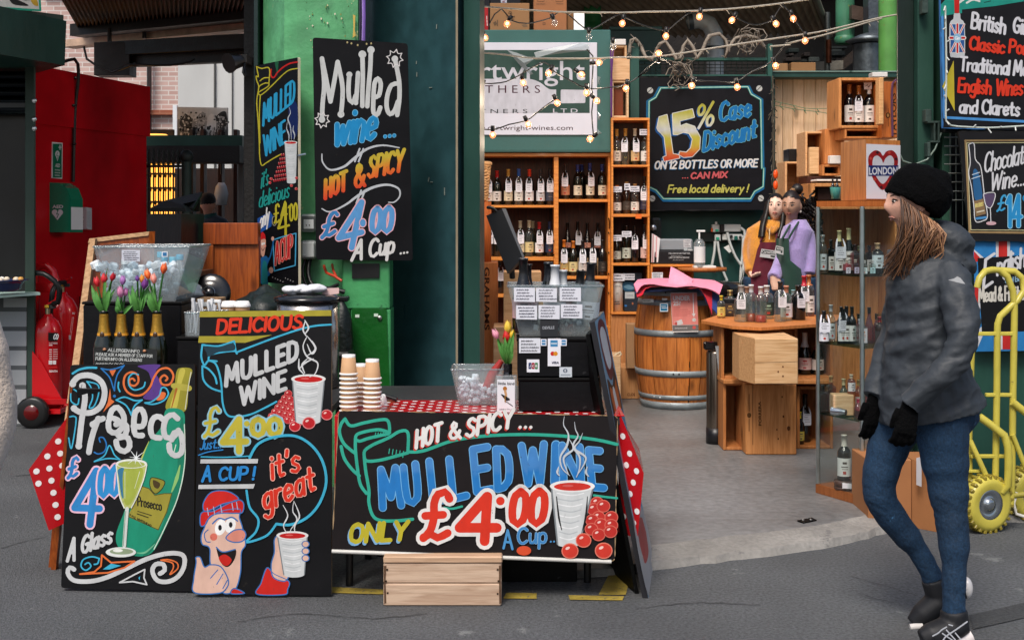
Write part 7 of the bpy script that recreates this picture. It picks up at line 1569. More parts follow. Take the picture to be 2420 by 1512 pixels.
# ============================================================ COUNTER THINGS
YCn=10.45;t=wbox('shop_counter','low amber wood counter box left of the barrel cloths','counter',1536.5,1640,625,742,YCn,.4,SHW,WHITE,.052,True,.02)
zct=Z(625,YCn);CE_=CE
card('price_card','white card standing inside the counter box behind the pink cloth','card',CE,[(244,895),(335,895),(335,845),(244,845)],YCn-.01,'d8d8e0',.002,lambda p:scrib(p,252,850,328,892,3,3,'33333c',4))
t=T('card_printer','grey and black printer with chalk written front on the counter','printer',(X(1595,10.5),10.5,zct));Y=10.5
e2=lambda x,y,Yq=Y:P(*CE(x,y),Yq)
p0,p1=e2(265,760),e2(605,668);MB().bx(p0 .x,p1 .x,Y,Y+.25,zct+.001,p1 .z,'1b1b1e',PLAST,.006).build('black_base',t)
p0,p1=e2(297,668),e2(585,572);MB().bx(p0 .x,p1 .x,Y+.03,Y+.24,p0 .z+.001,p1 .z,'8a9096',PLAST,.01).build('grey_top',t)
pt=Paint(P(0,0,Y-.001),P(1,0,Y-.001),P(0,1,Y-.001),CE)
for s_,x0,x1,y in(('FOLLOW US ON TWITTER,',382,560,696),('LIKE US ON FACEBOOK',385,552,730)):pt.tx(s_,x0,y,x1,y,14,2.4,'c0c4c8',sl=.1)
scrib(pt,400,704,520,716,1,2.5,'b0b4b8',3);scrib(pt,410,738,530,750,1,2.5,'b0b4b8',5);pt.done('chalk_lettering',t)
pt=Paint(P(0,0,Y+.028),P(1,0,Y+.028),P(0,1,Y+.028),CE);pt.rect(505,575,565,640,'d8d8dc');scrib(pt,512,580,560,635,4,2.5,'8a8a92',7);pt.rect(508,642,536,666,'c8d0d4');pt.rect(540,655,580,666,'d8d8d8');pt.done('stickers',t)
t=T('black_appliance','black rounded machine behind the printer against the green wall','machine',e2(280,560,10.8));p0,p1=e2(235,700,10.85),e2(326,396,10.85);MB().bx(p0 .x,p1 .x,10.85,11.0,zct+.001,p1 .z,'1a1c1e',GLOSS,.03).build('housing',t)
mb=MB();mb.ell(e2(256,480,10.84),(.03,.02,.03),'c8ccd0',STEEL);mb.build('dial',t)
t=T('leaflet_stack','fan of white and pink leaflets standing left of the printer','leaflets',e2(265,760));mb=MB()
for i in range(6):x=238+i*9;mb.prism([e2(x,762,10.52-i*.004),e2(x+12,762,10.52-i*.004),e2(x+30,535+i*6,10.5-i*.004),e2(x+6,525+i*6,10.5-i*.004)],(0,.002,0),['e4e2e4','d8a0a8','e8e8ec'][i%3],PAPER)
mb.build('sheets',t)
t=T('sanitiser_bottle','clear pump bottle of hand sanitiser at the counter end','bottle',e2(635,765,10.4));c=Vector((e2(635,765,10.4).x,10.4,Z(632,10.4)))
t2=T('round_board','round wooden board carrying the sanitiser bottle','board',c);MB().lathe([(0,-.03),(.2,-.03),(.2,-.002),(0,-.002)],24,c+Vector((.03,.06,0)),'d8a878',CRW).build('disc',t2)
MB().lathe([(0,0),(.045,0),(.047,.02),(.047,.2),(.03,.225),(.016,.232),(0,.232)],16,c,'e8eef0',WATER).build('bottle_body',t);MB().lathe([(.0485,.04),(.0485,.17)],10,c,'dcdfe2',PAPER,-2.8,-.3).build('label',t);mb=MB();mb.tube([c+Vector((0,0,.23)),c+Vector((0,0,.29))],.008,6,'e8ecee',PLAST);mb.box(c+Vector((.012,0,.295)),(.07,.024,.016),'e8ecee',PLAST);mb.build('pump',t)
wbox('white_carton','white and orange carton lying under the round board','carton',CE(592,0)[0],CE(775,0)[0],CE(0,792)[1],CE(0,846)[1],10.36,.2,PAPER,'d8d8d6');
t=T('bar_stool','black round topped bar stool behind the barrel','stool',(X(1688,10.45),10.45,.05));c=Vector((X(1690,10.45),10.45,Z(696,10.45)));MB().lathe([(0,0),(.19,0),(.21,.02),(.21,.09),(.19,.105),(0,.11)],24,c,'18181a',GLOSS).build('seat',t)
for a_ in range(4):k=Vector((.15*math.cos(a_*1.57+.78),.15*math.sin(a_*1.57+.78),0));MB().tube([Vector((c.x,c.y,.052))+k*1.2,c+k],.014,8,'1c1c1e',METAL).build('leg',t)
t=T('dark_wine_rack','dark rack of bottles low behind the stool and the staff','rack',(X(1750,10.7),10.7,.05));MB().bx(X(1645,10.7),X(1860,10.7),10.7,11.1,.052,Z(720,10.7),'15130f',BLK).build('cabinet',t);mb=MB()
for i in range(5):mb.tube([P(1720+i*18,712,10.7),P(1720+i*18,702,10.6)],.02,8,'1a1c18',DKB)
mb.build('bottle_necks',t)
# sockets on the green wall
Y=11.17;t=T('extension_sockets','white double sockets and plugs on the dark green wall','sockets',P(1720,560,Y));mb=MB()
g=lambda x,y,dy=0:P(*CE(x,y),Y+dy)
for x0,y0,x1,y1 in((735,450,796,515),(830,450,972,510),(758,532,806,588),(820,530,986,580)):a_,b_=g(x0,y1),g(x1,y0);mb.bx(a_.x,b_.x,Y-.035,Y+.02,a_.z,b_.z,'d2d6d4',PLAST,.006)
mb.build('socket_plates',t);mb=MB()
for x0,y0,x1,y1,c in((798,448,832,520,'1c1c1e'),(760,490,786,510,'2a9a78'),(766,555,792,578,'2a9a78'),(914,545,942,580,'1a5a50'),(880,535,900,560,'26282a'),(954,545,972,566,'26282a'),(724,480,738,512,'d05a28'),(756,428,774,452,'d8dcda')):a_,b_=g(x0,y1),g(x1,y0);mb.bx(a_.x,b_.x,Y-.06,Y-.036,a_.z,b_.z,c,PLAST,.004)
mb.build('plugs',t);mb=MB()
for pts in([(765,588),(758,680),(740,780)],[(785,590),(800,690),(830,830),(865,920),(868,1000)],[(865,515),(885,600),(935,720),(985,800),(985,880),(965,960),(960,1010)],[(975,478),(1005,500),(1010,640),(1000,800),(985,900)],[(985,545),(995,560),(990,700),(975,850),(972,1000)]):mb.tube(smooth3([g(*q,-.06) for q in pts],.03),.012,6,'c6cac8',PLAST)
mb.build('cables',t);mb=MB();mb.prism([g(835,640,-.05),g(880,685,-.05),(g(915,665,-.05)),g(885,615,-.05)],(0,.004,0),'d8dad8',PAPER);a_,b_=g(645,595),g(860,515);mb.bx(a_.x,b_.x,Y-.01,Y+.015,a_.z,b_.z,'16201f',PLAST);mb.build('backing',t)
# ============================================================ BARREL
OAK=Mwood('oiled_oak','c87a3a','9a5424',2,.42,4,True,.15);HOOP=M('hoop_steel','8c9599',.45,.25,.25,14,.1,40)
bc=Vector((X(1601,9.65),9.65,.051));t=T('wine_barrel','oak wine barrel with grey steel hoops in the middle of the shop','barrel',bc)
def br(z):f=z/.9;return.265+.06*math.sin(math.pi*min(1,max(0,f)))**.8
mb=MB();r=random.Random(3);ns=22
for i in range(ns):
 a0=2*math.pi*i/ns+r.uniform(-.03,.03);a1=2*math.pi*(i+1)/ns-.006;s_=r.uniform(.82,1.15);mb.lathe([(br(k*.05),k*.05) for k in range(19)],3,bc,(s_,s_*r.uniform(.94,1.02),s_*.95),OAK,a0,a1)
mb.lathe([(0,.87),(.26,.87)],24,bc,'8a7a6a',OAK);mb.build('staves',t)
def hoop(z0,z1):MB().lathe([(br(z0)+.001,z0),(br(z0)+.005,z0),(br(z1)+.005,z1),(br(z1)+.001,z1)],40,bc,WHITE,HOOP,0,2*math.pi,True).build('hoop',t)
for z0,z1 in((.002,.055),(.075,.108),(.245,.29),(.54,.585),(.765,.805),(.835,.885)):hoop(z0,z1)
mb=MB()
for z,xs_ in((.27,(-.07,-.03)),(.09,(-.2,-.16)),(.86,(-.12,))):
 for x in xs_:mb.ell(bc+Vector((x,-math.sqrt((br(z)+.005)**2-x*x),z)),(.007,.005,.007),'3a3c3e' if z>.1 else 'd8dcde',METAL,8,5)
mb.build('rivet',t)
CISL=crop(2150,1000,2.16)
def bcard(lab,x0,y0,x1,y1,f,dr,name='sticker',Yq=9.31):return card(name,lab,'sticker' if name=='sticker' else 'poster',CISL,[(x0,y1),(x1,y1),(x1,y0),(x0,y0)],Yq,f,.002,dr)
bcard('blue and white square payment sticker on the barrel',396,156,458,220,'dfe6ec',lambda p:(p.rect(402,162,452,213,'2f86b4'),p.st([(408,178),(440,178)],6,'e4ecf0',False),p.st([(412,192),(446,192)],6,'e4ecf0',False)),'sticker',9.322)
bcard('small white label on the upper barrel hoop at left',265,124,348,150,'d0cec8',lambda p:scrib(p,270,128,340,146,1,3,'8a8478',3),'sticker',9.345);bcard('tiny white label on the upper barrel hoop',412,118,452,132,'d4d2ce',None,'sticker',9.345)
def u25(p):
 p.poly([(478,80),(678,76),(690,318),(493,322)],'e98d84');p.up();p.pr('UNDER',496,134,628,132,35,'e8e4e4',.03);p.pr('25?',498,172,556,171,33,'e8e4e4',.03)
 for i,w_ in enumerate((50,110,130,130,105)):p.st([(500,190+i*15),(500+w_,189+i*15)],4,'c05a54')
 p.st([(650,86),(654,240)],7,'ece6e6',False);p.poly('640 235 668 233 656 262','ece6e6');p.poly('508 298 562 278 574 312 520 330','dcd8d8');p.up();p.rect(512,298,528,322,'c8504a');p.ell(657,282,15,14,'d8d4d0');p.poly([(493,324),(690,320),(692,366),(496,370)],'77716f');p.up();p.pr('drinkaware.co.uk',510,352,606,349,12,'d8d6d6',.01);p.ell(658,340,14,13,'d05a54')
t,pt=board('poster','pink UNDER 25? poster in clear sleeve hung on the barrel','poster',CISL,[(495,378),(692,374),(678,74),(476,76)],(9.30,9.30,9.33),.004,PAPER,'d9d4d2','d9d4d2',6);u25(pt);pt.done('printing',t)
def cloth(lab,col,rows,seed,zoff,mat=CLOTH,name='folded_tshirt'):
 """rows: outlines from back to front (CE picture units, depth) -> a lofted sheet with thickness"""
 L=max(len(q[1]) for q in rows);vs=[];k=22
 for Yq,pts in rows:
  p=smooth3([P(*CE(x,y),Yq) for x,y in pts],.005);m_=[p[int(i*(len(p)-1)/(k-1))] for i in range(k)];vs+=[q+Vector((0,0,zoff+.006*noise.noise(q*14+Vector((seed,0,0))))) for q in m_]
 n_=len(rows);fs=[[i*k+j,i*k+j+1,(i+1)*k+j+1,(i+1)*k+j] for i in range(n_-1) for j in range(k-1)]
 mb=MB();mb.add(vs,fs,col,mat,True);mb.add([v+Vector((0,.004,-.006)) for v in vs],fs,col,mat,True);return mb.build(name,None,lab,'t-shirt','coloured t-shirts on the barrel')
cloth('dark blue folded t-shirt at the bottom of the pile on the barrel','1f3f86',[(9.6,[(150,985),(400,965),(700,965)]),(9.32,[(105,985),(220,965),(560,965),(640,950),(740,985),(822,1060)]),(9.24,[(110,1010),(200,1000),(560,975),(650,1000),(700,1090),(790,1190)])],1,-.004)
cloth('red folded t-shirt in the middle of the pile on the barrel','c01530',[(9.6,[(150,975),(400,955),(700,955)]),(9.3,[(100,965),(200,945),(400,965),(560,965),(650,960),(740,985)]),(9.22,[(125,1045),(165,1030),(235,965),(560,975),(640,975),(690,1060),(740,1190)])],2,0)
cloth('pink t-shirt folded to a peak on top of the barrel pile','e88aa8',[(9.75,[(128,905),(330,895),(585,895),(760,915)]),(9.5,[(110,925),(340,915),(600,905),(800,935)]),(9.28,[(96,945),(210,930),(380,960),(560,955),(720,965),(828,950)]),(9.22,[(122,1012),(190,945),(380,968),(560,962),(720,985),(800,1030)])],3,.003)
mb=MB();q=[P(*CE(x,y),Yq) for x,y,Yq in((378,945,9.4),(402,797,9.5),(440,815,9.52),(500,850,9.5),(585,900,9.45),(560,955,9.3),(470,955,9.3))];c=P(*CE(460,905),9.34)
mb.add(q+[c],[[i,(i+1)%7,7] for i in range(7)],'ea94b0',CLOTH,True);mb.add([p+Vector((0,.01,0)) for p in q+[c]],[[i,(i+1)%7,7] for i in range(7)],'ea94b0',CLOTH,True);mb.build('folded_tshirt',None,'pink cloth corner standing up as a point above the barrel','t-shirt','coloured t-shirts on the barrel')
t=T('tall_steel_flask','tall slim steel urn with black tap beside the crate island','urn',P(1691,1020,8.0));c=Vector((X(1691,8.05),8.05,.051));hh=Z(835,8.05)-.05
MB().lathe([(0,.0),(.06,0),(.06,.1),(0,.1)],20,c,'16161a',PLAST).build('base',t);MB().lathe([(.058,.101),(.058,hh),(.05,hh+.02),(0,hh+.02)],24,c,'8a7a6c',STEEL).build('body',t);mb=MB();mb.box(c+Vector((-.02,-.02,hh+.05)),(.12,.06,.05),'151517',GLOSS,None,.012);mb.build('tap_lever',t)
card('clear_leaflet','clear plastic sheet standing beside the slim steel urn','leaflet',CISL,[(845,690),(864,690),(864,480),(820,482)],7.95,'c8ccd0',.002,None,None,None,CLEARB)
# ============================================================ CRATE ISLAND
zi=.82
def GZ(u,v,z=zi):return P(u,v,F*(CH-z)/(v-VH))
t=T('display_counter','wooden counter top resting on upended wine crates','counter',(X(1800,7.9),7.9,.05))
q=[GZ(1657,757),GZ(1728,770),GZ(1798,774),GZ(1962,764),GZ(2010,744),GZ(1700,743)];MB().prism(q,(0,0,-.018),'f4c89c',CRW).build('top',t)
def icr(lab,x0,y0,x1,y1,Yq,col,mat,op,dep=.32,z0=None,name='wine_crate'):a_,b_=CISL(x0,y0),CISL(x1,y1);return wbox(name,lab,'crate',a_[0],b_[0],a_[1],b_[1],Yq,dep,mat,col,z0,op,.018)
icr('open upper left crate of the island holding a mead bottle',866,312,1030,735,7.85,'d8a070',CRW,True)
icr('open lower left crate of the island with knotty inside',880,762,1052,1190,7.8,'d09868',CRW,True,.32,.052)
t=icr('stencilled upright crate in the centre foot of the island',1052,775,1440,1240,7.66,'f0c090',CRW,False,.34,.052)
pt=Paint(P(0,0,7.659),P(1,0,7.659),P(0,1,7.659),CISL);pt.pr('PORRERA',1172,1090,1168,905,22,'5a3a1c',.02);pt.st([(1078,850),(1078,980)],5,'6a441f',False);pt.ell(1078,1010,16,20,'6a441f');pt.st([(1078,1040),(1078,1130)],5,'6a441f',False);pt.st([(1106,780),(1106,1235)],4,'5a3618',False)
for x,y,a_ in((1340,1020,10),(1380,1110,18),(1290,1120,8),(1330,870,8),(1300,1190,8)):pt.ell(x,y,a_*.7,a_,'6a3a18')
pt.done('stencil',t)
icr('back board crate behind the pale box of the island',1032,336,1420,735,7.95,'d8a878',CRW,False,.2)
t=icr('pale pine wine box jutting from the front of the island',1120,425,1452,772,7.3,'fff0dc',PALE,False,.42,None,'pale_wine_box')
a_,b_=CISL(1006,0)[0],CISL(1120,0)[0]
mb=MB();x0=X(CISL(1120,0)[0],7.3);p=[Vector((x0-.0005,7.3,Z(CISL(0,772)[1],7.3))),Vector((x0-.055,7.5,Z(CISL(0,772)[1],7.3))),Vector((x0-.055,7.72,Z(CISL(0,772)[1],7.3))),Vector((x0-.0005,7.72,Z(CISL(0,772)[1],7.3)))];mb.prism(p,(0,0,Z(CISL(0,425)[1],7.3)-p[0].z),'f4e0c8',PALE);mb.build('side',t)
pt=Paint(P(0,0,7.299),P(1,0,7.299),P(0,1,7.299),CISL);pt.st([(1122,608),(1450,600)],3,'a8845c',False)
for x,y in((1336,640),(1336,712),(1300,678)):pt.ell(x,y,6,7,'6a3a24')
pt.done('joint_and_knots',t)
icr('open upper right crate of the island holding two foil topped bottles',1424,316,1720,735,7.9,'c89060',CRW,True)
icr('open lower right crate of the island holding small bottles',1444,790,1720,1215,7.85,'c08a58',CRW,True,.32,.052)
wbox('wooden_shelf_board','rough shelf board running through the crate island','shelf',*(CISL(880,0)[0],CISL(1730,0)[0],CISL(0,742)[1],CISL(0,774)[1]),7.77,.5,CRW,'d8a878')
IB='spirit bottles on the wooden island'
def ib(x,yb,yt,gl,cp,lb,desc,st='gin',tg=None,r=.036,Yq=None,**k):
 u,v=CE(x,yb);Yq=Yq or min(8.4,max(7.7,F*(CH-zi)/max(1,v-VH)));h_=(yb-yt)/2.3267*K/F*Yq
 return bottle(Vector((X(u,Yq),Yq,zi+.001)),desc,h_,r,st,gl,cp,k.pop('capl',.2),lb,k.pop('lz',(.1,.5)),tg,IB,int(x),None,'spirit_bottle',**k)
ib(815,1220,1035,'straw','d0b830','d8c060','small yellow capped bottle at the left edge of the island counter',r=.026)
ib(888,1205,990,'black','c8b070','3a2c22','squat black labelled bottle with cork behind the island left edge','sq',None,.042,ink='b09050')
ib(980,1250,955,'clear','a8a8a4',None,'clear gin bottle with white tag at left of the clear group','flask','d8d8dc',.046)
ib(1025,1215,968,'clear','9a7a68',None,'clear bottle with brown top behind the left clear group')
ib(1062,1250,950,'clear','d8dade',None,'clear bottle with amber liquid, left of the pair','gin',None,.036,liq=('a83a10',.22))
ib(1140,1256,955,'clear','d8dade',None,'clear bottle with red liquid, right of the pair','gin',None,.037,liq=('b81c08',.2))
ib(1190,1225,960,'clear','dcdcdc','2c3a30','clear bottle with dark green label right of the red liquid pair','gin',None,.044,ink='a0b8a0')
ib(1300,1250,925,'clear','2a2c2e',None,'tall clear bottle with black cap and tag mid counter','gin','e0e0e6',.036)
ib(1350,1240,950,'clear','c88a70','dcdce0','clear bottle with copper cap right of the tall black capped one','gin',None,.038)
ib(1408,1190,975,'clear','88b8c4',None,'clear bottle with pale blue cap behind the black bottle','bord',None,.03)
ib(1450,1235,960,'black','141416',None,'matt black bottle with white tag on the island counter','gin','d4d4dc',.045)
ib(1497,1195,862,'clear','b01830',None,'clear bottle with tall red cap near the glass cabinet','gin','dcdce2',.036,capl=.25)
ib(1536,1200,868,'rose','b0683a','d8d4d0','pale pink bottle with tall copper cap near the glass cabinet','gin',None,.036,capl=.25)
def inb(x,yb,yt,Yq,gl,cp,lb,desc,r=.037,st='burg',z=None,**k):
 u,v=CISL(x,yb);h_=(yb-yt)/2.16*K/F*Yq;return bottle(Vector((X(u,Yq),Yq,Z(v,Yq) if z is None else z)),desc,h_,r,st,gl,cp,k.pop('capl',.2),lb,k.pop('lz',(.12,.4)),k.pop('tg',None),'bottles inside the island crates',int(x),**k)
zu=Z(CISL(0,735)[1],7.9)+.0195;zl=.0715
inb(990,725,385,7.95,'black',KC,'1c1c1e','black mead bottle inside the upper left island crate',.036,'burg',Z(CISL(0,735)[1],7.85)+.0195,ink='c8c8c8')
inb(1503,730,420,8.0,'dark','d8dce0','d8c0c0','silver foil topped bottle inside the upper right island crate',.042,z=zu,capl=.35,ink='b02030');inb(1600,725,430,8.0,'dark','7a1c22','d8d4d0','red foil topped bottle inside the upper right island crate',.04,z=zu,capl=.35)
inb(1462,1200,965,7.92,'black','c8b020','b8a848','small dark bottle with yellow cap inside the lower right island crate',.03,'bord',zl);inb(1505,1190,830,8.0,'black',KC,None,'black bottle with white tag inside the lower right island crate',.036,'bord',zl,tg='c8ccd8')
# ============================================================ GLASS CABINET
cA,cB=Vector((1.582,6.62,0)),Vector((1.73,6.33,0));cC=cB+Vector((.27,.138,0));cDv=cA+cC-cB;CG=crop(2860,680,975/400);zc=lambda p,z:Vector((p.x,p.y,z))
t=T('glass_cabinet','tall glass display cabinet with wooden top and base full of small bottles','display cabinet',(cB.x,cB.y,.05));cen=(cA+cC)/2
grow=lambda k:[cen+(p-cen)*k for p in(cA,cB,cC,cDv)]
MB().prism([zc(p,1.53) for p in grow(1.03)],(0,0,.028),'e8a868',CRW).build('wooden_top',t);MB().prism([zc(p,.052) for p in grow(1.05)],(0,0,.045),'b89070',CRW).build('wooden_base',t)
for a_,b_ in((cA,cB),(cB,cC),(cC,cDv),(cDv,cA)):
 d_=(b_-a_).normalized()*.012;n_=Vector((d_.y,-d_.x,0)).normalized()*.003;MB().prism([zc(a_+d_-n_,.099),zc(b_-d_-n_,.099),zc(b_-d_+n_,.099),zc(a_+d_+n_,.099)],(0,0,1.428),WHITE,GLASS).build('glass_pane',t)
for p in(cA,cB,cC,cDv):MB().bx(p.x-.009,p.x+.009,p.y-.009,p.y+.009,.098,1.529,'b8c4c4',METAL,.003).build('corner_strip',t)
for z in(.46,.824,1.18):MB().prism([zc(cen+(p-cen)*.96,z) for p in(cA,cB,cC,cDv)],(0,0,.006),'b8d0c8',PLAST if False else GLASS).build('glass_shelf',t)
KB='bottles inside the glass cabinet'
def kb(x,z,h_,gl,cp,lb,desc,f=.5,st='gin',r=.03,tg=None,**k):
 """x picture unit in CG; f: depth through the cabinet"""
 u=CG(x,0)[0];Yq=6.5+(f-.5)*.1
 if x>470:Yq=6.44+.5*(x-470)/170*.1
 if f>1.5:Yq=6.6+.05*(x<300) if x<470 else 6.56
 bottle(Vector((X(u,Yq),Yq,z)),desc+(' in the glass cabinet' if f<1.5 else ''),h_,r,st,gl,cp,k.pop('capl',.18),lb,k.pop('lz',(.08,.5)),tg,KB,int(x),**k)
s3,s2,s1,s0=1.187,.831,.467,.0985
kb(262,s3,.225,'dark','d8cf98','dcd8d4','cream capped dark bottle with tag at left on the top shelf',.9,'burg',.026,'dcdce4',capl=.25);kb(345,s3,.225,'dark','d8cf98','d8d4d0','cream capped dark bottle without tag on the top shelf',.9,'burg',.026,None,capl=.25)
kb(400,s3,.15,'red','3a2018',None,'red square decanter with brown stopper on the top shelf',.7,'sq',.03)
for x,gl,lb,w_ in((328,'pinkliq','e4dce8','pink bottle with lilac round label'),(402,'pinkliq','d0c4dc','pink bottle with purple ring label')):kb(x,s3,.072,gl,'e8d8c8',lb,'small '+w_+' at the top shelf front',.2,'sq',.0155)
for x,gl,lb,w_ in((480,'clear','d8e8e8','small clear pale labelled bottle at the top shelf corner'),(548,'clear','a8ccd0','small clear bottle with teal ring label on the top shelf')):kb(x,s3,.072,gl,'e0ddd8',lb,w_,.3,'sq',.0155)
kb(592,s3,.16,'dark','c8a880','c8d4d8','dark cork stopped bottle with tall label on the top shelf',.5,'gin',.03,None,lz=(.2,.62));kb(575,s3+.17,.07,'clear','b8b8b4',None,'small clear decanter high on the right of the top shelf',.5) if False else None
kb(130,s2,.17,'black',KC,'d4d4da','black bottle with white tag at left on the middle shelf',.9,'bord',.025,'d8d8e0')
for x,w_ in((280,'left'),(325,'middle'),(372,'right')):kb(x,s2,.19,'black',KC,'d4d4d2',f'dark bottle with white label, {w_} of three on the middle shelf',.7,'bord',.021,'d8d8e0' if x==280 else None)
kb(447,s2,.13,'clear','d0d0d4','d8d4d8','square clear bottle with tall bird label at the cabinet corner',.1,'sq',.028,None,lz=(.1,.66),ink='c07a34');kb(610,s2,.14,'brown','8a1c1c','2a2220','brown bottle with red cap on the middle shelf',.5,'gin',.024)
kb(425,s1,.09,'pinkliq','c8506a',None,'orange pink bottle with pink cap on the low shelf',.3,'flask',.022);kb(545,s1,.1,'brown',KC,'2c2018','small brown bottle with dark label, left one on the low shelf',.4,'bord',.016);kb(620,s1,.1,'brown',KC,'2c2018','small brown bottle with dark label, right one on the low shelf',.4,'bord',.016)
CH8=crop(2800,1300,1.57)
rk=random.Random(23)
for z_,nm in((s3,'top'),(s2,'middle'),(s1,'low')):
 for i,x in enumerate((120,190,300,430,520,585)):
  gl,cp,lb,w_=rk.choice([('black',KC,'d8d4d0','black bottle with pale label'),('amber','c8a878','dcd8d0','amber bottle with pale label'),('clear','c8c8c8','d0d8dc','clear bottle with pale label'),('brown',GC,'c8b088','brown bottle with tan label'),('red',KC,None,'plain red bottle'),('green','d0c8a0','d8d4b8','green bottle with cream label')])
  kb(x,z_,rk.uniform(.13,.2),gl,cp,lb,f'{w_}, {ORD[i]} from left, rear of {nm} cabinet shelf',2.4 if x<470 else 1.6,rk.choice(['gin','bord','burg','sq']),.022)
zz=.0985
for x,h_,gl,cp,lb,w_,r_ in((290,.235,'dark','c8c4b8','d8d8d4','dark bottle with white label standing at the bottom',.034),(362,.19,'black','c0b8a8','d8641c','dark bottle with orange label at the bottom',.027)):
 u=CH8(x,0)[0];Yq=6.5;bottle(Vector((X(u,Yq),Yq,zz+(.045 if x==290 else 0))),w_+' of the glass cabinet',h_,r_,'bord',gl,cp,.25,lb,(.1,.5),None,KB,x)
mb=MB();u=CH8(290,0)[0];mb.lathe([(0,0),(.05,0),(.05,.012),(.044,.015),(.05,.018),(.05,.044),(0,.044)],20,Vector((X(u,6.5),6.5,zz)),'4a3830',GLOSS);mb.build('round_tin',None,'dark round tin under the white labelled bottle in the cabinet','tin')
card('price_card','white price card on the cabinet floor beside the round tin','card',CH8,[(281,668),(332,672),(332,642),(281,640)],6.42,'d4d6dc',.002)
a_,b_=CH8(262,150),CH8(345,270);wbox('small_wooden_box','small pale wooden box on the lowest cabinet shelf','box',CH8(232,0)[0],CH8(345,0)[0],CH8(0,150)[1],0,6.5,.08,PALE,WHITE,.4675)
u=CH8(345,0)[0];bottle(Vector((X(CH8(330,0)[0],6.53),6.53,Z(CH8(0,150)[1],6.5)+.001)),'amber miniature with pale label on the small box in the cabinet',.1,.02,'gin','amber','e4d4bc',.2,'d8d4d4',(.15,.6),None,KB,3)
mb=MB();p=P(*CG(200,1262),6.52);p.z=.467+.023;q=P(*CG(320,1280),6.47);q.z=.467+.023;mb.tube([p,p.lerp(q,.55),q],[.022,.022,.015],14,'d0d4d6',STEEL);mb.build('cocktail_shaker',None,'steel cocktail shaker lying on the lower cabinet shelf','shaker')
mb=MB()
for i in range(4):p=P(*CG(585,1050+i*15),6.47);mb.tube([p,P(*CG(640,1046+i*15),6.5)],.002,5,'c8a050',METAL)
mb.build('brass_stirrers',None,'row of thin brass stirrers inside the glass cabinet','stirrers')
t=wbox('cardboard_box','tall brown cardboard box standing behind the walking woman','box',2052,2155,1086,1240,6.1,.3,CARD,'f0d0b8',.001);x1=X(2155,6.1);mb=MB();z1=Z(1086,6.1);mb.prism([Vector((x1+.001,6.1,.001)),Vector((x1+.1,6.0,.001)),Vector((x1+.11,6.3,.001)),Vector((x1+.001,6.3,.001))],(0,0,z1),'e8c8ac',CARD);mb.build('side',t)
mb=MB();mb.prism([P(2166,1145,6.04),P(2178,1150,6.0),P(2178,1080,6.0),P(2166,1082,6.04)],(0,.004,0),'d4d4d8',PAPER);mb.build('label',t)
# ============================================================ STRING LIGHTS
ROPE=M('pale_rope','b0a89a',.9,var=.2,scale=60);BULB=M('bulb_glass','ffb890',.1,var=0,alpha=.5,emit='ff8a50',es=.55);CORE=M('bulb_core','ffffff',.3,emit='ffc890',es=9);CLR=MG('clear_bulb','f4f4f4',.12)
YL=8.2;Lp=lambda cv,x,y,dy=0:P(*cv(x,y),YL+dy);r=random.Random(17)
for i,(lab,pts) in enumerate((('pale frayed rope, top one across the shop front',[(CC,100,58),(CC,600,95),(CC,880,110),(CC,1400,115),(CD,200,108),(CD,640,100),(CD,1000,78),(CD,1400,35),(CD,1700,-10)]),('pale rope running level then rising to the green pillar, middle one',[(CC,100,468),(CC,350,490),(CC,600,520),(CC,1100,522),(CD,0,512),(CD,330,505),(CD,880,420),(CD,1330,350),(CQ,300,265),(CQ,480,235),(CQ,900,135),(CQ,1040,112)]),('short pale rope from mesh frame to the green pillar, lowest one',[(CD,1320,415),(CD,1500,400),(CQ,200,330),(CQ,480,265),(CQ,800,172),(CQ,905,142)]))):
 p_=smooth3([Lp(*q) for q in pts],.05);mb=MB();mb.tube(p_,.0055,6,WHITE,ROPE)
 for q in p_[::3]:mb.tube([q,q+Vector((r.uniform(-.03,.03),0,r.uniform(-.04,.01)))],[.004,.0015],4,WHITE,ROPE,False)
 mb.build('rope',None,lab,'rope')
CB_={'u1':[(CC,195,235),(CC,250,130),(CC,312,82),(CC,355,130),(CC,400,185),(CC,540,212),(CC,740,165),(CC,825,108),(CC,890,120),(CC,1000,215),(CC,1080,275),(CC,1150,250),(CC,1360,130),(CC,1420,165),(CD,0,145),(CD,180,225),(CD,385,275),(CD,480,210),(CD,640,105),(CD,950,85),(CD,1010,155),(CD,1170,225),(CD,1340,180),(CD,1425,40),(CD,1500,120),(CD,1620,300)],'m1':[(CC,100,715),(CC,145,745),(CC,300,740),(CC,420,700),(CC,690,555),(CC,780,640),(CC,930,720),(CC,1075,790),(CC,1270,780),(CC,1430,750),(CC,1638,610),(CD,140,690),(CD,335,525),(CD,450,590),(CD,610,705),(CD,850,728),(CD,1010,730),(CD,1160,640),(CD,1330,550),(CD,1480,350)],'m2':[(CC,100,1140),(CC,230,1160),(CC,380,1110),(CC,530,1078),(CC,620,1010),(CC,780,890)],'v1':[(CC,1070,440),(CC,1125,500),(CC,1120,700),(CC,1115,800),(CC,1130,870),(CC,1115,1000),(CC,1125,1150),(CC,1130,1210)]}
for(k,pts),lab in zip(CB_.items(),('dark festoon cable looping under the top rope','dark festoon cable looping across the shop sign and discount board','dark festoon cable crossing the lower shop sign','dark festoon cable hanging down the right edge of the shop sign')):
 MB().tube(smooth3([Lp(*q,.012) for q in pts],.04),.0045,5,'20201e',PLAST).build('festoon_cable',None,lab,'cable')
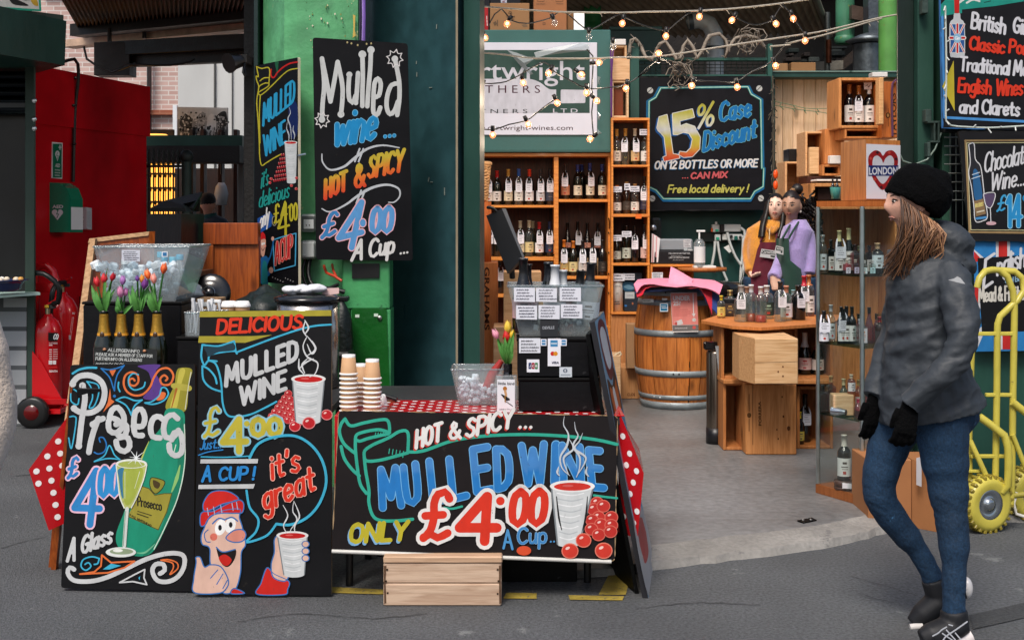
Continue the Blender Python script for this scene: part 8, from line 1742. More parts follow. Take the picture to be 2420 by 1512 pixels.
BUL=[(CC,165,340,1,200),(CC,360,215,1,150),(CC,785,205,0,200),(CC,1388,212,1,170),(CC,1090,330,0,180),(CC,128,790,1,160),(CC,505,740,1,190),(CC,730,655,1,150),(CC,1025,665,1,235),(CC,1180,560,1,275),(CC,1068,830,1,180),(CC,1160,900,1,225),(CC,808,920,1,205),(CC,550,1110,1,205),(CC,233,1205,1,180),(CC,1100,1240,1,130),(CC,1420,790,1,170),(CC,1305,420,0,180),(CD,688,152,1,170),(CD,978,183,1,150),(CD,390,325,1,175),(CD,1372,215,1,210),(CD,1525,170,1,200),(CD,1630,365,1,180),(CD,325,478,1,0),(CD,1368,588,1,200),(CD,620,765,1,160),(CD,1025,778,1,190)]
WHERE=['beside the steel flange at the sign top left','in front of the tan carton','unlit one before the pink carton','hanging right of the white carton','unlit one over the sign top right','at the sign left edge by the flange','over the letter H of the sign','over the letters gh of the sign','over the last letter of the sign name','at the sign right edge, upper','over the sign bottle cap','at the sign right edge, middle','below the sign bottle neck','above the web address of the sign','below the sign bottom left','below the sign bottom right','between sign and discount board','small unlit one at the sign right corner','in front of the vent pipe outlet','right of the vent pipe','left before the mesh frame','over the twig ball, left','high over the corrugated roof','low over the corrugated roof','upright one on the middle rope','left of the cartons on the green rail','left one on the discount board','right one on the discount board']
bl_cache={}
for(cv,x,y,lit,ang),wh in zip(BUL,WHERE):
 if lit not in bl_cache:
  t=T('festoon_bulb','x','bulb',(0,0,0),'festoon bulbs');MB().ell((0,0,0),(.0205,.0205,.0225),WHITE,BULB if lit else CLR,16,10).build('globe',t)
  if lit:MB().ell((0,0,.002),(.0085,.0085,.011),WHITE,CORE,10,8).build('filament',t)
  else:MB().tube([(0,0,-.006),(0,0,.02)],.003,5,'b8b0a0',METAL).build('filament',t)
  MB().lathe([(0,.06),(.013,.06),(.014,.03),(.011,.022),(.0,.022)],10,(0,0,0),'1c1a18',PLAST).build('socket',t);bl_cache[lit]=t;o=t
 else:o=dup(bl_cache[lit],(0,0,0))
 if lit:ld=bpy.data.lights.get('bulb_light') or bpy.data.lights.new('bulb_light','POINT');ld.energy=1.8;ld.color=(1,.8,.6);ld.shadow_soft_size=.03;lo=bpy.data.objects.new('bulb_light',ld);COL.objects.link(lo);lo.location=Lp(cv,x,y,.2)-Vector((0,0,.12))
 o.location=Lp(cv,x,y);o.rotation_euler=(0,-rad(ang-180),0) if ang else(0,rad(180),0);o['label']=('festoon bulb ' if not lit else 'lit festoon bulb ')+wh
t=T('purple_rope','thin purple rope hanging beside the narrow bookcase crates','rope',P(1447,280,10.3));mb=MB()
for d_ in(0,6):mb.tube([P(1443+d_,118,10.35),P(1446-d_*.4,200,10.33),P(1445,278,10.35)],.007,6,'5a2a6a',CLOTH)
mb.build('strand',t)
# left foreground of shop: upright crates, basket and tilted screen
wbox('port_crate','dark upright crate stencilled 1985 VINTAGE beside the steel flange','crate',1120,1176,620,790,9.0,.3,CRW,'b87a50',Z(905,9.0))
pt=Paint(P(0,0,8.999),P(1,0,8.999),P(0,1,8.999),CS);pt.pr('GRAHAMS',136,960,136,1440,40,'3f2010',.02);pt.pr('1985 VINTAGE',92,980,92,1470,26,'3f2010',.02);t_=[o for o in COL.objects if o.name.startswith('port_crate')][-1];pt.done('stencil',t_)
wbox('wooden_crate','dark crate stacked below the 1985 VINTAGE crate','crate',1118,1178,906,990,8.98,.32,CRW,'905a38',.052)
zz=Z(620,9.0);t=T('wooden_drum','orange brown wooden drum on the 1985 VINTAGE crate','drum',P(1130,620,9.1));MB().lathe([(0,0),(.13,0),(.13,.425),(0,.425)],24,Vector((X(1118,9.13),9.13,zz+.001)),'e8a468',CRW).build('body',t)
WICK=M('wicker','c49868',.7,var=.3,scale=30)
t=T('wicker_basket','round wicker basket on the wooden drum at the steel flange','basket',P(1135,480,9.1));mb=MB();c=Vector((X(1118,9.13),9.13,zz+.428))
for i in range(13):
 f=i/12;rr=.1+.02*f;mb.tube([c+Vector((rr*math.cos(k*.3142+i*.5),rr*math.sin(k*.3142+i*.5),.012+f*.24+.006*(-1)**k)) for k in range(21)],.011,5,WHITE,WICK,False)
mb.build('weave',t);mb=MB();mb.tube([c+Vector((.122*math.cos(k*.3142),.122*math.sin(k*.3142),.27)) for k in range(21)],.016,6,WHITE,WICK,False);mb.build('rim',t)
t=T('tilted_screen','dark tilted till screen seen from behind, above the pale box','screen',P(1195,640,8.6));q=[P(*CS(*p),8.5) for p in((150,568),(268,515),(425,890),(312,1010))];MB().prism(q,(.02,.03,.0),'2b2d31',PLAST).build('back_shell',t)
mb=MB();mb.prism([P(*CS(*p),8.505) for p in((270,513),(300,515),(440,880),(426,892))],(.0,.025,0),'8a8f96',PLAST);mb.build('edge',t);mb=MB();mb.tube([P(*CS(340,900),8.53),P(*CS(350,1040),8.6)],.02,8,'1c1c1e',PLAST);mb.tube(smooth3([P(*CS(160,505),8.5),P(*CS(200,510),8.48),P(*CS(225,535),8.5)],.02),.012,6,'1c1c1e',PLAST);mb.build('stand',t)
wbox('pale_wooden_box','pale striped wooden box standing behind the wine tub','box',*(CS(282,0)[0],CS(570,0)[0],CS(0,995)[1],CS(0,1430)[1]),8.7,.25,PALE,'f4dcc4');wbox('pale_wooden_box','low pale wooden box behind the tulip vase','box',*(CS(205,0)[0],CS(420,0)[0],CS(0,1415)[1],CS(0,1700)[1]),8.6,.3,PALE,'f0d8c4',.052)

# ============================================================ RIGHT POST, SIGNS, HAND TRUCK
Y=6.7;t=T('dark_steel_post','wide dark green steel post with bolts at the right of the shop','post',P(2170,1200,Y));MB().bx(X(2122,Y),X(2160,Y),Y,Y+.02,0,4,'16241f',DGREEN).build('web',t);MB().bx(X(2160.5,Y),X(2198,Y),Y-.06,Y+.2,0,4,'28473c',DGREEN).build('flange',t);MB().bx(X(2199,Y),X(2214,Y),Y+.05,Y+.2,0,4,'0f1614',DGREEN).build('gap',t);MB().bx(X(2215,Y),X(2236,Y),Y-.08,Y+.2,0,4,'2f5040',DGREEN).build('outer_flange',t)
mb=MB()
for x0,y0,x1,y1 in((1225,838,1270,935),(1240,928,1335,945),(1288,945,1300,1080),(1318,945,1332,1080),(1262,1078,1335,1092),(1240,1090,1262,1200),(1200,0,1245,110)):a_,b_=P(*CQ(x0,y1),Y-.1),P(*CQ(x1,y0),Y-.1);MB().bx(a_.x,b_.x,Y-.13,Y-.07,a_.z,b_.z,'3a4a44',IRON).build('bolt_plate',t)
mb=MB();mb.tube(smooth3([P(*CQ(x,y),Y-.12) for x,y in((1042,1180),(1065,1230),(1150,1258),(1250,1220),(1310,1140),(1340,1060),(1390,940))],.05),.005,5,'7a8a80',PLAST);mb.build('thin_cable',t)
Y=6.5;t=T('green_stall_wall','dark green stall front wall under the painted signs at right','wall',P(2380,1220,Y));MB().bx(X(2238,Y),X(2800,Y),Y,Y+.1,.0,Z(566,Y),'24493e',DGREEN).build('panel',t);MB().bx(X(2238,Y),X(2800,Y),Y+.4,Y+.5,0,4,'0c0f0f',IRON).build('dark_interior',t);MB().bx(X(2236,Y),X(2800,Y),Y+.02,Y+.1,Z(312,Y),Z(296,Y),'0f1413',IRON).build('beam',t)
mb=MB()
for y in(1050,1118,1185,1255,1325,1392,1462,1530):mb.tube([P(*CQ(1380,y),Y+.05),P(*CQ(1990,y-4),Y+.05)],.004,5,'c8ccc8',METAL)
for x in(1425,1470,1520):mb.tube([P(*CQ(x,1000),Y+.06),P(*CQ(x,1720),Y+.06)],.003,4,'6a706c',METAL)
mb.build('wire_grille',t)
C4=crop(3250,0,660/371)
t,pt=board('painted_sign','black British Gin and English Wines sign with blue edge above the wire grille','sign',C4,[(150,806),(1100,830),(1100,-60),(132,-60)],(6.45,6.4,6.4),.03,None,'131317','3a78b8')
pt.st('146 90 160 740 800 772 1100 780',16,'4a90d0',False);pt.poly('138 30 165 0 400 -40 700 -60 660 10 480 40 270 62 270 85 220 90 135 105','1f8f80');pt.st('250 20 290 -10',14,WT);pt.st('300 20 340 0 380 10',12,WT);pt.st('410 18 450 8',5,'16302c')
pt.poly('222 85 256 85 262 120 286 160 288 340 270 362 215 362 194 340 192 160 215 120','c6cace',True);pt.poly('198 155 284 155 284 330 198 330','2a5a9a');pt.up()
for q_ in('198 155 284 330','284 155 198 330'):pt.st(q_,13,WT);pt.up();pt.st(q_,5,'c8282a')
pt.up();pt.st('241 155 241 330',22,WT);pt.st('198 240 284 240',26,WT);pt.up();pt.st('241 155 241 330',12,'c8282a');pt.st('198 240 284 240',14,'c8282a');pt.up();pt.ell(241,242,25,30,'8ab8d4');pt.up();pt.tx('Gin',225,254,257,252,24,4,'eef2f4');pt.poly('220 -20 254 -20 252 84 224 84','c8241f')
pt.poly('218 382 224 700 146 545','c0b034');RD2='dc3a22'
pt.tx('British',322,185,545,222,112,17,'d6d6dc',sl=.1,gap=2);pt.tx('Gin',585,212,690,226,110,17,'d6d6dc',sl=.1);pt.tx('Classic',310,318,540,345,95,17,RD2,sl=.1,gap=2);pt.tx('Port',560,338,720,356,95,17,RD2,sl=.1);pt.tx('Traditional',250,452,570,478,100,15,'d6d6dc',sl=.08,gap=1.8);pt.tx('Mead',588,480,760,490,105,16,'d6d6dc',sl=.08);pt.tx('English',240,586,455,600,100,16,RD2,sl=.08,gap=2);pt.tx('Wines',478,606,655,605,110,16,RD2,sl=.08,gap=1.6);pt.tx('and',248,718,370,722,95,15,'d6d6dc',sl=.06,gap=2);pt.tx('Clarets',390,722,635,738,100,16,'d6d6dc',sl=.06,gap=2);pt.done('painted_lettering',t)
mb=MB();r=random.Random(4);p_=smooth3([P(*C4(x,y),6.36) for x,y in((165,40),(172,400),(170,760),(200,790),(300,800),(430,805),(550,800),(700,790))],.03);mb.tube(p_,.005,5,'b8c0b8',PLAST)
for q in p_[::2]:mb.tube([q,q+Vector((r.uniform(-.02,.02),-.01,r.uniform(-.03,.02)))],.004,4,'d0d4d0',PLAST)
mb.build('fairy_lights',None,'pale fairy light wire around the British Gin sign edge','fairy lights')
t,pt=board('painted_sign','framed black Chocolate Wine sign with bottle and glass at right','sign',C4,[(322,1512),(1100,1530),(1100,820),(250,828)],(6.42,6.38,6.38),.03,None,'17171a','202020')
pt.st('312 1460 1100 1470',12,'9a8058');pt.st('292 885 318 1458',12,'9a8058');pt.st('290 886 1100 880',12,'9a8058');pt.st('300 900 326 1446',4,'d8d0a0');pt.st('326 1446 1100 1452',4,'d8d0a0');pt.st('300 900 1100 896',4,'d8d0a0')
pt.poly('312 910 345 905 352 990 362 1015 390 1060 412 1240 430 1340 425 1380 355 1392 345 1300 330 1180 312 1090 325 1030','2a2a30',True);pt.poly('340 1080 372 1085 398 1240 350 1250','2a6090',True);pt.st('312 910 345 905 352 990 362 1015 390 1060 412 1240 430 1360 400 1390 355 1390 345 1300 330 1180 312 1090 322 1020 312 910',6,'d8d8da',True,True);pt.poly('345 1265 405 1250 420 1345 358 1362','8a7050');pt.tx('RUBIS',352,1308,405,1296,26,5,'d8c878');pt.st('365 1335 408 1325',8,'d8d0b8');pt.st('360 1375 420 1368',14,'4a90c8');pt.st('335 1100 380 1085',5,'c8d8e4');pt.st('332 1125 385 1108',5,'c8d8e4')
pt.poly('405 1225 478 1222 470 1270 455 1300 430 1300 412 1270','5a4a68',True);pt.st('405 1222 440 1212 478 1218 470 1270 448 1308 420 1290 405 1222',5,'e0e0e2',True,True);pt.st('448 1308 452 1400',5,'e0e0e2');pt.ell(454,1405,32,12,'d0a8b0')
pt.tx('Chocolate',405,1090,690,1030,130,12,'d6d6da',sl=.1,gap=1.6);pt.tx('Wine...',445,1205,665,1170,120,12,'d6d6da',sl=.12);pt.tx('£',490,1330,535,1320,90,12,'3f9fd0',sl=.2);pt.tx('14',555,1425,640,1420,190,24,'2a90cc',(4,'9fd4e8'));pt.tx('95',655,1290,720,1285,60,10,'2a90cc');pt.done('painted_lettering',t)
C7=crop(2800,550,1460/821)
t,pt=board('painted_sign','union flag English mead and fruit wine sign behind the yellow hand truck','sign',C7,[(1160,1232),(1900,1220),(1900,525),(1140,532)],(6.44,6.4,6.4),.03,PAINT,'2f80c0','2a2a2c')
pt.poly('1283 532 1372 530 1372 640 1283 640','d8d8dc');pt.poly('1300 532 1355 531 1355 640 1300 640','c8302c');pt.poly('1145 590 1210 645 1170 645 1145 620','d8d8dc');pt.poly('1145 600 1190 650 1145 680','c8302c');pt.poly('1148 925 1185 925 1185 965 1150 965','d8d8dc');pt.poly('1150 790 1180 790 1180 925 1150 925','c8302c');pt.poly('1160 1105 1200 1070 1215 1100 1165 1215','d8d8dc');pt.poly('1300 1105 1420 1105 1410 1218 1300 1218','d8d8dc');pt.poly('1325 1105 1395 1105 1390 1218 1325 1218','c8302c');pt.up();pt.poly('1168 645 1900 600 1900 1100 1195 1108','141417');pt.up()
pt.tx('E',1205,835,1255,800,170,18,'d6d6da',sl=.1);pt.tx('nglish',1285,760,1470,705,135,16,'d6d6da',sl=.05,gap=2);pt.tx('and British',1340,805,1500,780,36,6,'8ab0c8');pt.tx('Mead & Fruit Wine',1172,925,1540,905,100,12,'d6d2c8',gap=2);pt.done('painted_lettering',t)
YLW=M('yellow_paint','c0b34a',.38,var=.14,scale=9,wear='7a6a30',wamt=.25,coat=.1);Yh=6.05;R8=crop(2800,1300,1289/821)
t=T('hand_truck','yellow tubular hand truck with chunky tyres at right','hand truck',P(2350,1235,Yh));h7=lambda x,y,d=0:P(*C7(x,y),Yh+d);h8=lambda x,y,d=0:P(*R8(x,y),Yh+d)
for nm,pts,rr in(('handle',[h7(1165,830,-.05),h7(1180,770,-.05),h7(1215,728,-.03),h7(1300,720),h7(1355,760),h7(1390,850),h7(1400,950),h8(1228,150),h8(1222,600),h8(1215,760)],.016),('handle',[h7(1300,722,.02),h7(1400,728,.02),h7(1450,770,.02),h7(1460,850,.02),h7(1420,910),h7(1310,1010),h7(1294,1060),h8(1138,150),h8(1130,640)],.016),('side_tube',[h7(1140,960,.03),h8(985,300,.03),h8(985,620,.03)],.016),('guard_tube',[h8(1040,270,-.03),h8(1110,320,-.04),h8(1180,375,-.05),h8(1200,440,-.05),h8(1203,560,-.05),h8(1200,650,-.04),h8(1165,690,-.03)],.018),('brace_tube',[h8(990,405,-.02),h8(1025,480,-.03),h8(1075,590,-.03)],.013),('brace_tube',[h8(1225,190,-.02),h8(1300,250,-.02)],.018),('brace_tube',[h8(1225,370,-.02),h8(1300,560,-.02)],.012)):MB().tube(smooth3(pts,.04),rr,10,WHITE,YLW).build(nm,t)
for x0,x1,y0,y1,cv in((1130,1410,1108,1132,C7),(1075,1228,140,160,R8),(990,1185,480,500,R8),(950,1060,565,580,R8)):
 a_,b_=P(*cv(x0,y1),Yh),P(*cv(x1,y0),Yh);MB().bx(a_.x,b_.x,Yh-.012,Yh+.012,a_.z,b_.z,WHITE,YLW).build('crossbar',t)
a_,b_=h8(1170,715),h8(1400,690);MB().tube([a_,b_],.014,8,'c8c8c8',YLW).build('axle',t)
def wheel(c,yaw):
 R_=Matrix.Rotation(yaw,3,'Z')@Matrix.Rotation(rad(90),3,'X');m=MB();m.lathe([(.07,-.035),(.1,-.043),(.12,-.036),(.13,-.02),(.132,0),(.13,.02),(.12,.036),(.1,.043),(.07,.035)],40,(0,0,0),WHITE,YLW)
 for i in range(26):
  for s_ in(-1,1):a0=i*.2417+(s_>0)*.12;m.box((.128*math.cos(a0),.128*math.sin(a0),s_*.02),(.02,.016,.034),'b8b0a0',YLW,Matrix.Rotation(a0,3,'Z'),.003)
 m.v=[R_@p+c for p in m.v];w_=m.build('tyre',t);m=MB();m.lathe([(.072,.03),(.068,.036),(.05,.02),(.03,.022),(.026,.036),(.012,.04),(0,.04)],24,(0,0,0),'c8ccd0',STEEL);m.v=[R_@Vector((p.x,p.y,p.z))+c for p in m.v];m.build('rim',w_)
wc=P(2324,1180,Yh);wc.z=.133;wheel(wc+Vector((0,-.03,0)),.38);wc=P(2432,1170,6.25);wc.z=.133;wheel(wc,.38)
mb=MB();mb.tube(smooth3([h8(1250,690),h8(1232,750),h8(1245,810),h8(1290,825)],.03),.008,5,'d0ccc4',CLOTH);mb.build('strap',None,'pale strap trailing from the hand truck','strap')
# ============================================================ PEOPLE
SKIN=M('skin',rough=.5,var=.05,scale=20);HAIR=M('hair',rough=.45,var=.25,scale=30,stretch=(1,1,.2));KNIT=M('wool_knit',rough=.95,var=.12,scale=70,bump=.35,bscale=140,sheen=.4);DENIM=M('denim','16324c',.85,var=.4,scale=5,bump=.3,bscale=60,wear='4a7ca6',wamt=.22,stretch=(1,1,.6),grain=160,gamt=.3);JACK=M('jacket_cloth','34393e',.62,var=.2,scale=7,bump=.5,bscale=11);HATM=M('black_knit','060607',.95,var=.3,scale=40,bump=.4,bscale=120,spec=.1);SHOE=M('shoe_fabric','15161a',.6,var=.2,scale=30)
def remesh(mb,name,par,vox,it,mat,colf=None,disp=None,label=None,cat=None):
 o=bpy.data.objects.new('x',mb.mesh('x'));COL.objects.link(o);m=o.modifiers.new('r','REMESH');m.mode='VOXEL';m.voxel_size=vox;s_=o.modifiers.new('s','SMOOTH');s_.factor=.5;s_.iterations=it
 me=bpy.data.meshes.new_from_object(o.evaluated_get(bpy.context.evaluated_depsgraph_get()));bpy.data.objects.remove(o)
 k=MB();vs=[v.co.copy() for v in me.vertices];ns=[v.normal.copy() for v in me.vertices];fs=[list(p.vertices) for p in me.polygons];bpy.data.meshes.remove(me)
 if disp:vs=[p+n_*disp(p) for p,n_ in zip(vs,ns)]
 k.add(vs,fs,[hx(colf(p)) for p in vs] if colf else WHITE,mat,True);return k.build(name,par,label,cat)
def folds(a,sc_,st=(1,1,1)):return lambda p:a*(noise.ridged_multi_fractal(Vector((p.x*sc_*st[0],p.y*sc_*st[1],p.z*sc_*st[2])),1,2,3,1,2)-1.1)
def hand(mb,w,d,side,s_=1.0,curl=.5,col=WHITE,mat=None):
 """palm, four unequal bent fingers and a thumb; w wrist, d pointing, side = thumb side"""
 w,d,side=Vector(w),Vector(d).normalized(),Vector(side).normalized();n_=d.cross(side).normalized();side=n_.cross(d)
 mb.tube([w-d*.02*s_,w+d*.03*s_,w+d*.075*s_,w+d*.095*s_],[(.024*s_,.017*s_),(.034*s_,.017*s_),(.038*s_,.015*s_),(.034*s_,.011*s_)],10,col,mat,True,None,side)
 for i,L in enumerate((.07,.08,.074,.058)):
  b_=w+d*.085*s_+side*(.028-i*.019)*s_;q=[b_];a=0
  for k,f in enumerate((.45,.32,.23)):a+=curl*(.6 if k==0 else.9);q.append(q[-1]+(d*math.cos(a)+n_*math.sin(a))*L*f*s_)
  mb.tube(q,[.0105*s_,.0098*s_,.009*s_,.007*s_],8,col,mat)
 b_=w+d*.02*s_+side*.03*s_;mb.tube([b_,b_+(d*.9+side*.35)*.03*s_,b_+(d*1.0+side*.15+n_*.4)*.06*s_],[.014*s_,.012*s_,.009*s_],8,col,mat)
def head(par_mb,c,rx,ry,rz,yaw,lean=0,bumps=True):
 """tapered head with brow, nose, lips, chin and ears, added to a mesh that is remeshed into the body"""
 R_=Matrix.Rotation(yaw,3,'Z')@Matrix.Rotation(lean,3,'X');m=MB();m.ell((0,0,0),(1,1,1),WHITE,None,40,30);vs=[]
 for p in m.v:
  t_=max(0,-p.z);x=p.x*rx*(1-.4*t_**1.5);y=p.y*ry*(1-.2*t_**2 if p.y<0 else 1-.35*t_);z=p.z*rz;k=max(0,-p.y)
  g=lambda cx,cz,s1,s2:math.exp(-((p.x-cx)/s1)**2-((p.z-cz)/s2)**2)*(k>.2)
  y-=rz*(.2*g(0,-.2,.12,.16)+.1*g(0,.0,.1,.2)+.05*g(0,-.52,.3,.1)+.06*g(0,-.85,.3,.15)+.03*g(0,.2,.6,.09))-rz*(.07*g(-.4,.02,.2,.1)+.07*g(.4,.02,.2,.1)+.03*g(0,-.66,.3,.05));vs.append(R_@Vector((x,y,z))+c)
 par_mb.add(vs,m.f)
 for s_ in(-1,1):par_mb.ell(c+R_@Vector((s_*rx*1.0,ry*.1,-rz*.12)),(rx*.12,ry*.2,rz*.26),WHITE,None,10,8,R_)
 par_mb.tube([c+R_@Vector((0,ry*.25,-rz*.4)),c+Vector((0,ry*.3,-rz*1.55)),c+Vector((0,ry*.35,-rz*2.0))],[rx*.62,rx*.6,rx*.9],14)
 return lambda x,y,z:R_@Vector((x*rx,y*ry,z*rz))+c
def face(par,S,rx,skin,lip,iris='2a1a12',brow='1c1410'):
 mb=MB()
 for s_ in(-1,1):mb.ell(S(.38*s_,-.83,.03),(rx*.17,rx*.08,rx*.065),'d8d0c8',GLOSS,12,8);mb.ell(S(.38*s_,-.92,.03),(rx*.085,rx*.05,rx*.07),iris,GLOSS,10,6);mb.tube([S(.58*s_,-.76,.05),S(.38*s_,-.93,.1),S(.2*s_,-.9,.03)],rx*.035,5,'1a1210',HAIR);mb.build('eye',par);mb=MB()
 mb=MB()
 for s_ in(-1,1):mb.tube([S(.66*s_,-.72,.19),S(.43*s_,-.9,.26),S(.18*s_,-.97,.2)],[rx*.02,rx*.045,rx*.035],6,brow,HAIR);mb.build('eyebrow',par);mb=MB()
 mb=MB();mb.tube([S(-.27,-.8,-.54),S(-.1,-.9,-.51),S(.1,-.9,-.51),S(.27,-.8,-.54)],[rx*.02,rx*.055,rx*.055,rx*.02],8,lip,SKIN);mb.tube([S(-.24,-.79,-.55),S(0,-.87,-.6),S(.24,-.79,-.55)],[rx*.02,rx*.07,rx*.02],8,lip,SKIN);mb.build('lips',par)
C6=crop(2600,600,3.36)
def haircap(mb,S,col):
 m=MB();m.ell((0,0,0),(1,1,1),col,HAIR,36,26);P_=m.v;keep=[f for f in m.f if all(P_[i].y>.02 or P_[i].z>.6-.25*abs(P_[i].x) or(P_[i].z>.35 and P_[i].y>-.3) for i in f) and sum(P_[i].z for i in f)>-2.2]
 mb.add([S(p.x*1.06,p.y*1.05,p.z*1.07+.01) for p in P_],keep,col,HAIR,True)
def worker(tw,lab,Yw,hc,yaw,lean,skin,lip,top,topc,apron,sh,arms,bib,straps,hips):
 t=T('person',lab,'person',(P(*C6(hips[0],0),Yw).x,Yw,.052));q=lambda x,y,d=0:P(*C6(x,y),Yw+d);m=F/Yw/K*1.0;px=Yw/F*K/3.36
 c=q(*hc);rx,ry,rz=.066,.083,.1;sk=MB();S=head(sk,c,rx,ry,rz,yaw,lean)
 sk.tube([q(sh[0],sh[1]+60,.02),q(hips[0],1150),q(hips[0],1450)],[(.11*tw,.08),(.1*tw,.08),(.13*tw,.09)],14,WHITE,None,True,None,(1,0,0))
 for s_ in(-1,1):f_=q(hips[0],1450)+Vector((s_*.08,0,0));sk.tube([f_,Vector((f_.x,Yw+.01,.5)),Vector((f_.x,Yw+.03,.12))],[.085,.06,.04],10);sk.tube([Vector((f_.x,Yw+.04,.1)),Vector((f_.x,Yw-.12,.085))],.035,8)
 for a in arms:sk.tube([q(*p) for p in a[:3]],[.035,.03,.024],8);hand(sk,q(*a[2]),q(*a[3])-q(*a[2]),a[4],.95,.6)
 remesh(sk,'body',t,.007,3,SKIN,lambda p:skin);face(t,S,rx,skin,lip)
 mb=MB();mb.tube([q(sh[0],sh[1]-45,.02),q(sh[0],sh[1],.02),q(sh[0],sh[1]+70,.02),q(hips[0],950),q(hips[0],1200),q(hips[0],1300)],[(.06,.06),(.115*tw,.085),(.172*tw,.11),(.17*tw,.115),(.165*tw,.115),(.16*tw,.11)],22,WHITE,None,True,None,(1,0,0))
 for a in arms:mb.tube(smooth3([q(*p) for p in a[:3]],.05),[.055-.014*min(1,i/12) for i in range(60)][:len(smooth3([q(*p) for p in a[:3]],.05))],14)
 remesh(mb,top,t,.008,5,KNIT,lambda p:topc,folds(.0035,7,(1.3,1,1)))
 mb=MB();f_=q(hips[0],1280)
 for s_ in(-1,1):mb.tube([f_+Vector((s_*.06,0,0)),Vector((f_.x+s_*.085,Yw+.01,.55)),Vector((f_.x+s_*.085,Yw+.03,.14))],[.12,.09,.065],12)
 remesh(mb,'trousers',t,.012,3,DENIM);mb=MB()
 for s_ in(-1,1):mb.tube([Vector((f_.x+s_*.085,Yw+.07,.1)),Vector((f_.x+s_*.085,Yw-.05,.095)),Vector((f_.x+s_*.085,Yw-.16,.085))],[.042,.042,.03],10);mb.build('shoe',t);mb=MB()
 rows=[];vs=[]
 for x0,x1,y in bib:
  cx_,hw=hips[0],.172*tw/px
  for k in range(9):x=x0+(x1-x0)*k/8;d=max(0,1-((x-cx_)/hw)**2);vs.append(q(x,y,-(.128*math.sqrt(d) if d else.0)-.012-.006*math.sin(x*.05+y*.02)))
 fs=[[j*9+i,j*9+i+1,j*9+i+10,j*9+i+9] for j in range(len(bib)-1) for i in range(8)];mb=MB();mb.add(vs,fs,apron,CLOTH,True);mb.add([v+Vector((0,.006,0)) for v in vs],fs,apron,CLOTH,True)
 for st in straps:mb.tube(smooth3([q(*p) for p in st],.03),[(.014,.004)]*60 if False else.008,6,apron,CLOTH)
 mb.build('apron',t);return t,q,S
t,q,S=worker(.88,'woman in orange hoodie and maroon apron looking up beside her colleague',9.3,(482,452),-.3,-.22,'e0bcaa','b06a62','hoodie','c8862c','5a1228',(410,640),[[(225,720,.02),(165,980,.06),(195,1210,-.02),(240,1260,-.1),(1,0,.2)],[(560,740,.1),(600,960,.12),(560,1200,.05),(520,1260,0),(-1,0,.2)]],[(300,490,862),(262,500,950),(240,510,1050),(205,520,1180),(185,530,1280),(165,540,1400),(150,560,1560)],[[(300,865,-.1),(330,770,-.12),(360,690,-.08)],[(488,880,-.12),(492,780,-.12),(490,690,-.08)]],(385,0))
mb=MB();r=random.Random(8)
for i in range(90):
 s_=-1 if i%2 else 1;a0=r.uniform(0,1);x0=470+s_*r.uniform(5,95);top_=q(478+s_*12,330,.0);p=[top_,q(470+s_*(70+a0*25),380+a0*20,-.03+a0*.12),q(470+s_*(98+a0*12),520,-.03+a0*.12),q(440+s_*(110+a0*60),680,-.1+a0*.14),q(415+s_*(95+a0*80),800+a0*20,-.12+a0*.14)];mb.tube(smooth3(p,.05),[.012]*40 if False else.017,6,'14100f',HAIR)
haircap(mb,S,'120e0d');mb.build('hair',t)
def logo(t,x,y,w_,h_,Yq,s_):
 pt=Paint(P(0,0,Yq),P(1,0,Yq),P(0,1,Yq),C6);pt.poly([(x,y),(x+w_,y+24),(x+w_,y+h_+12),(x-22,y+h_-14)],'d2d4d6');pt.up();pt.poly([(x+6,y+12),(x+w_-6,y+34),(x+w_-6,y+74),(x-2,y+56)],'33403c');pt.up();pt.pr(s_,x+6,y+46,x+w_-4,y+66,34,'dfe2e2',.02);pt.poly([(x+w_*.62,y+h_-34),(x+w_-12,y+h_-26),(x+w_-12,y+h_-4),(x+w_*.62,y+h_-12)],'33403c');pt.done('apron_logo',t)
logo(t,312,940,172,110,9.14,'Cartwright');mb=MB();mb.tube(smooth3([q(405,690,-.1),q(440,745,-.13),q(490,690,-.1)],.02),.02,8,'b87a28',KNIT);mb.tube([q(410,700,-.14),q(405,830,-.14)],.004,5,'e0c8a0',CLOTH);mb.build('hood',t)
t,q,S=worker(.62,'woman in lavender jumper and dark green apron with curly ponytail',9.0,(668,425),-.5,.05,'a98470','8e5048','jumper','9a8ac0','15382f',(745,640),[[(850,740,.02),(880,990,-.02),(866,1235,-.06),(850,1330,-.08),(-1,0,.2)],[(640,740,.05),(560,1060,.02),(455,1290,-.1),(480,1370,-.14),(1,0,.2)]],[(490,640,815),(485,640,950),(500,655,1080),(500,780,1180),(500,800,1290),(470,800,1400),(440,800,1560)],[[(636,820,-.12),(690,720,-.13),(770,600,-.02)],[(560,820,-.12),(600,750,-.12),(650,660,-.05)]],(690,0))
mb=MB();haircap(mb,S,'15100f');mb.ell(q(738,232,.04),(.042,.042,.04),'15100f',HAIR)
for i in range(330):
 f=r.random();c=q(845+30*math.sin(f*3),300+f*800,.08);a0=r.uniform(0,6.28);w_=.07*math.sin(math.pi*(.15+.8*f))+.012;c=c+Vector((w_*math.cos(a0),w_*math.sin(a0),r.uniform(-.03,.03)));mb.tube([c+Vector((.016*math.cos(k*1.1+a0),.016*math.sin(k*1.1+a0),-.012*k)) for k in range(6)],.008,4,'17110f' if i%3 else '241a16',HAIR,False)
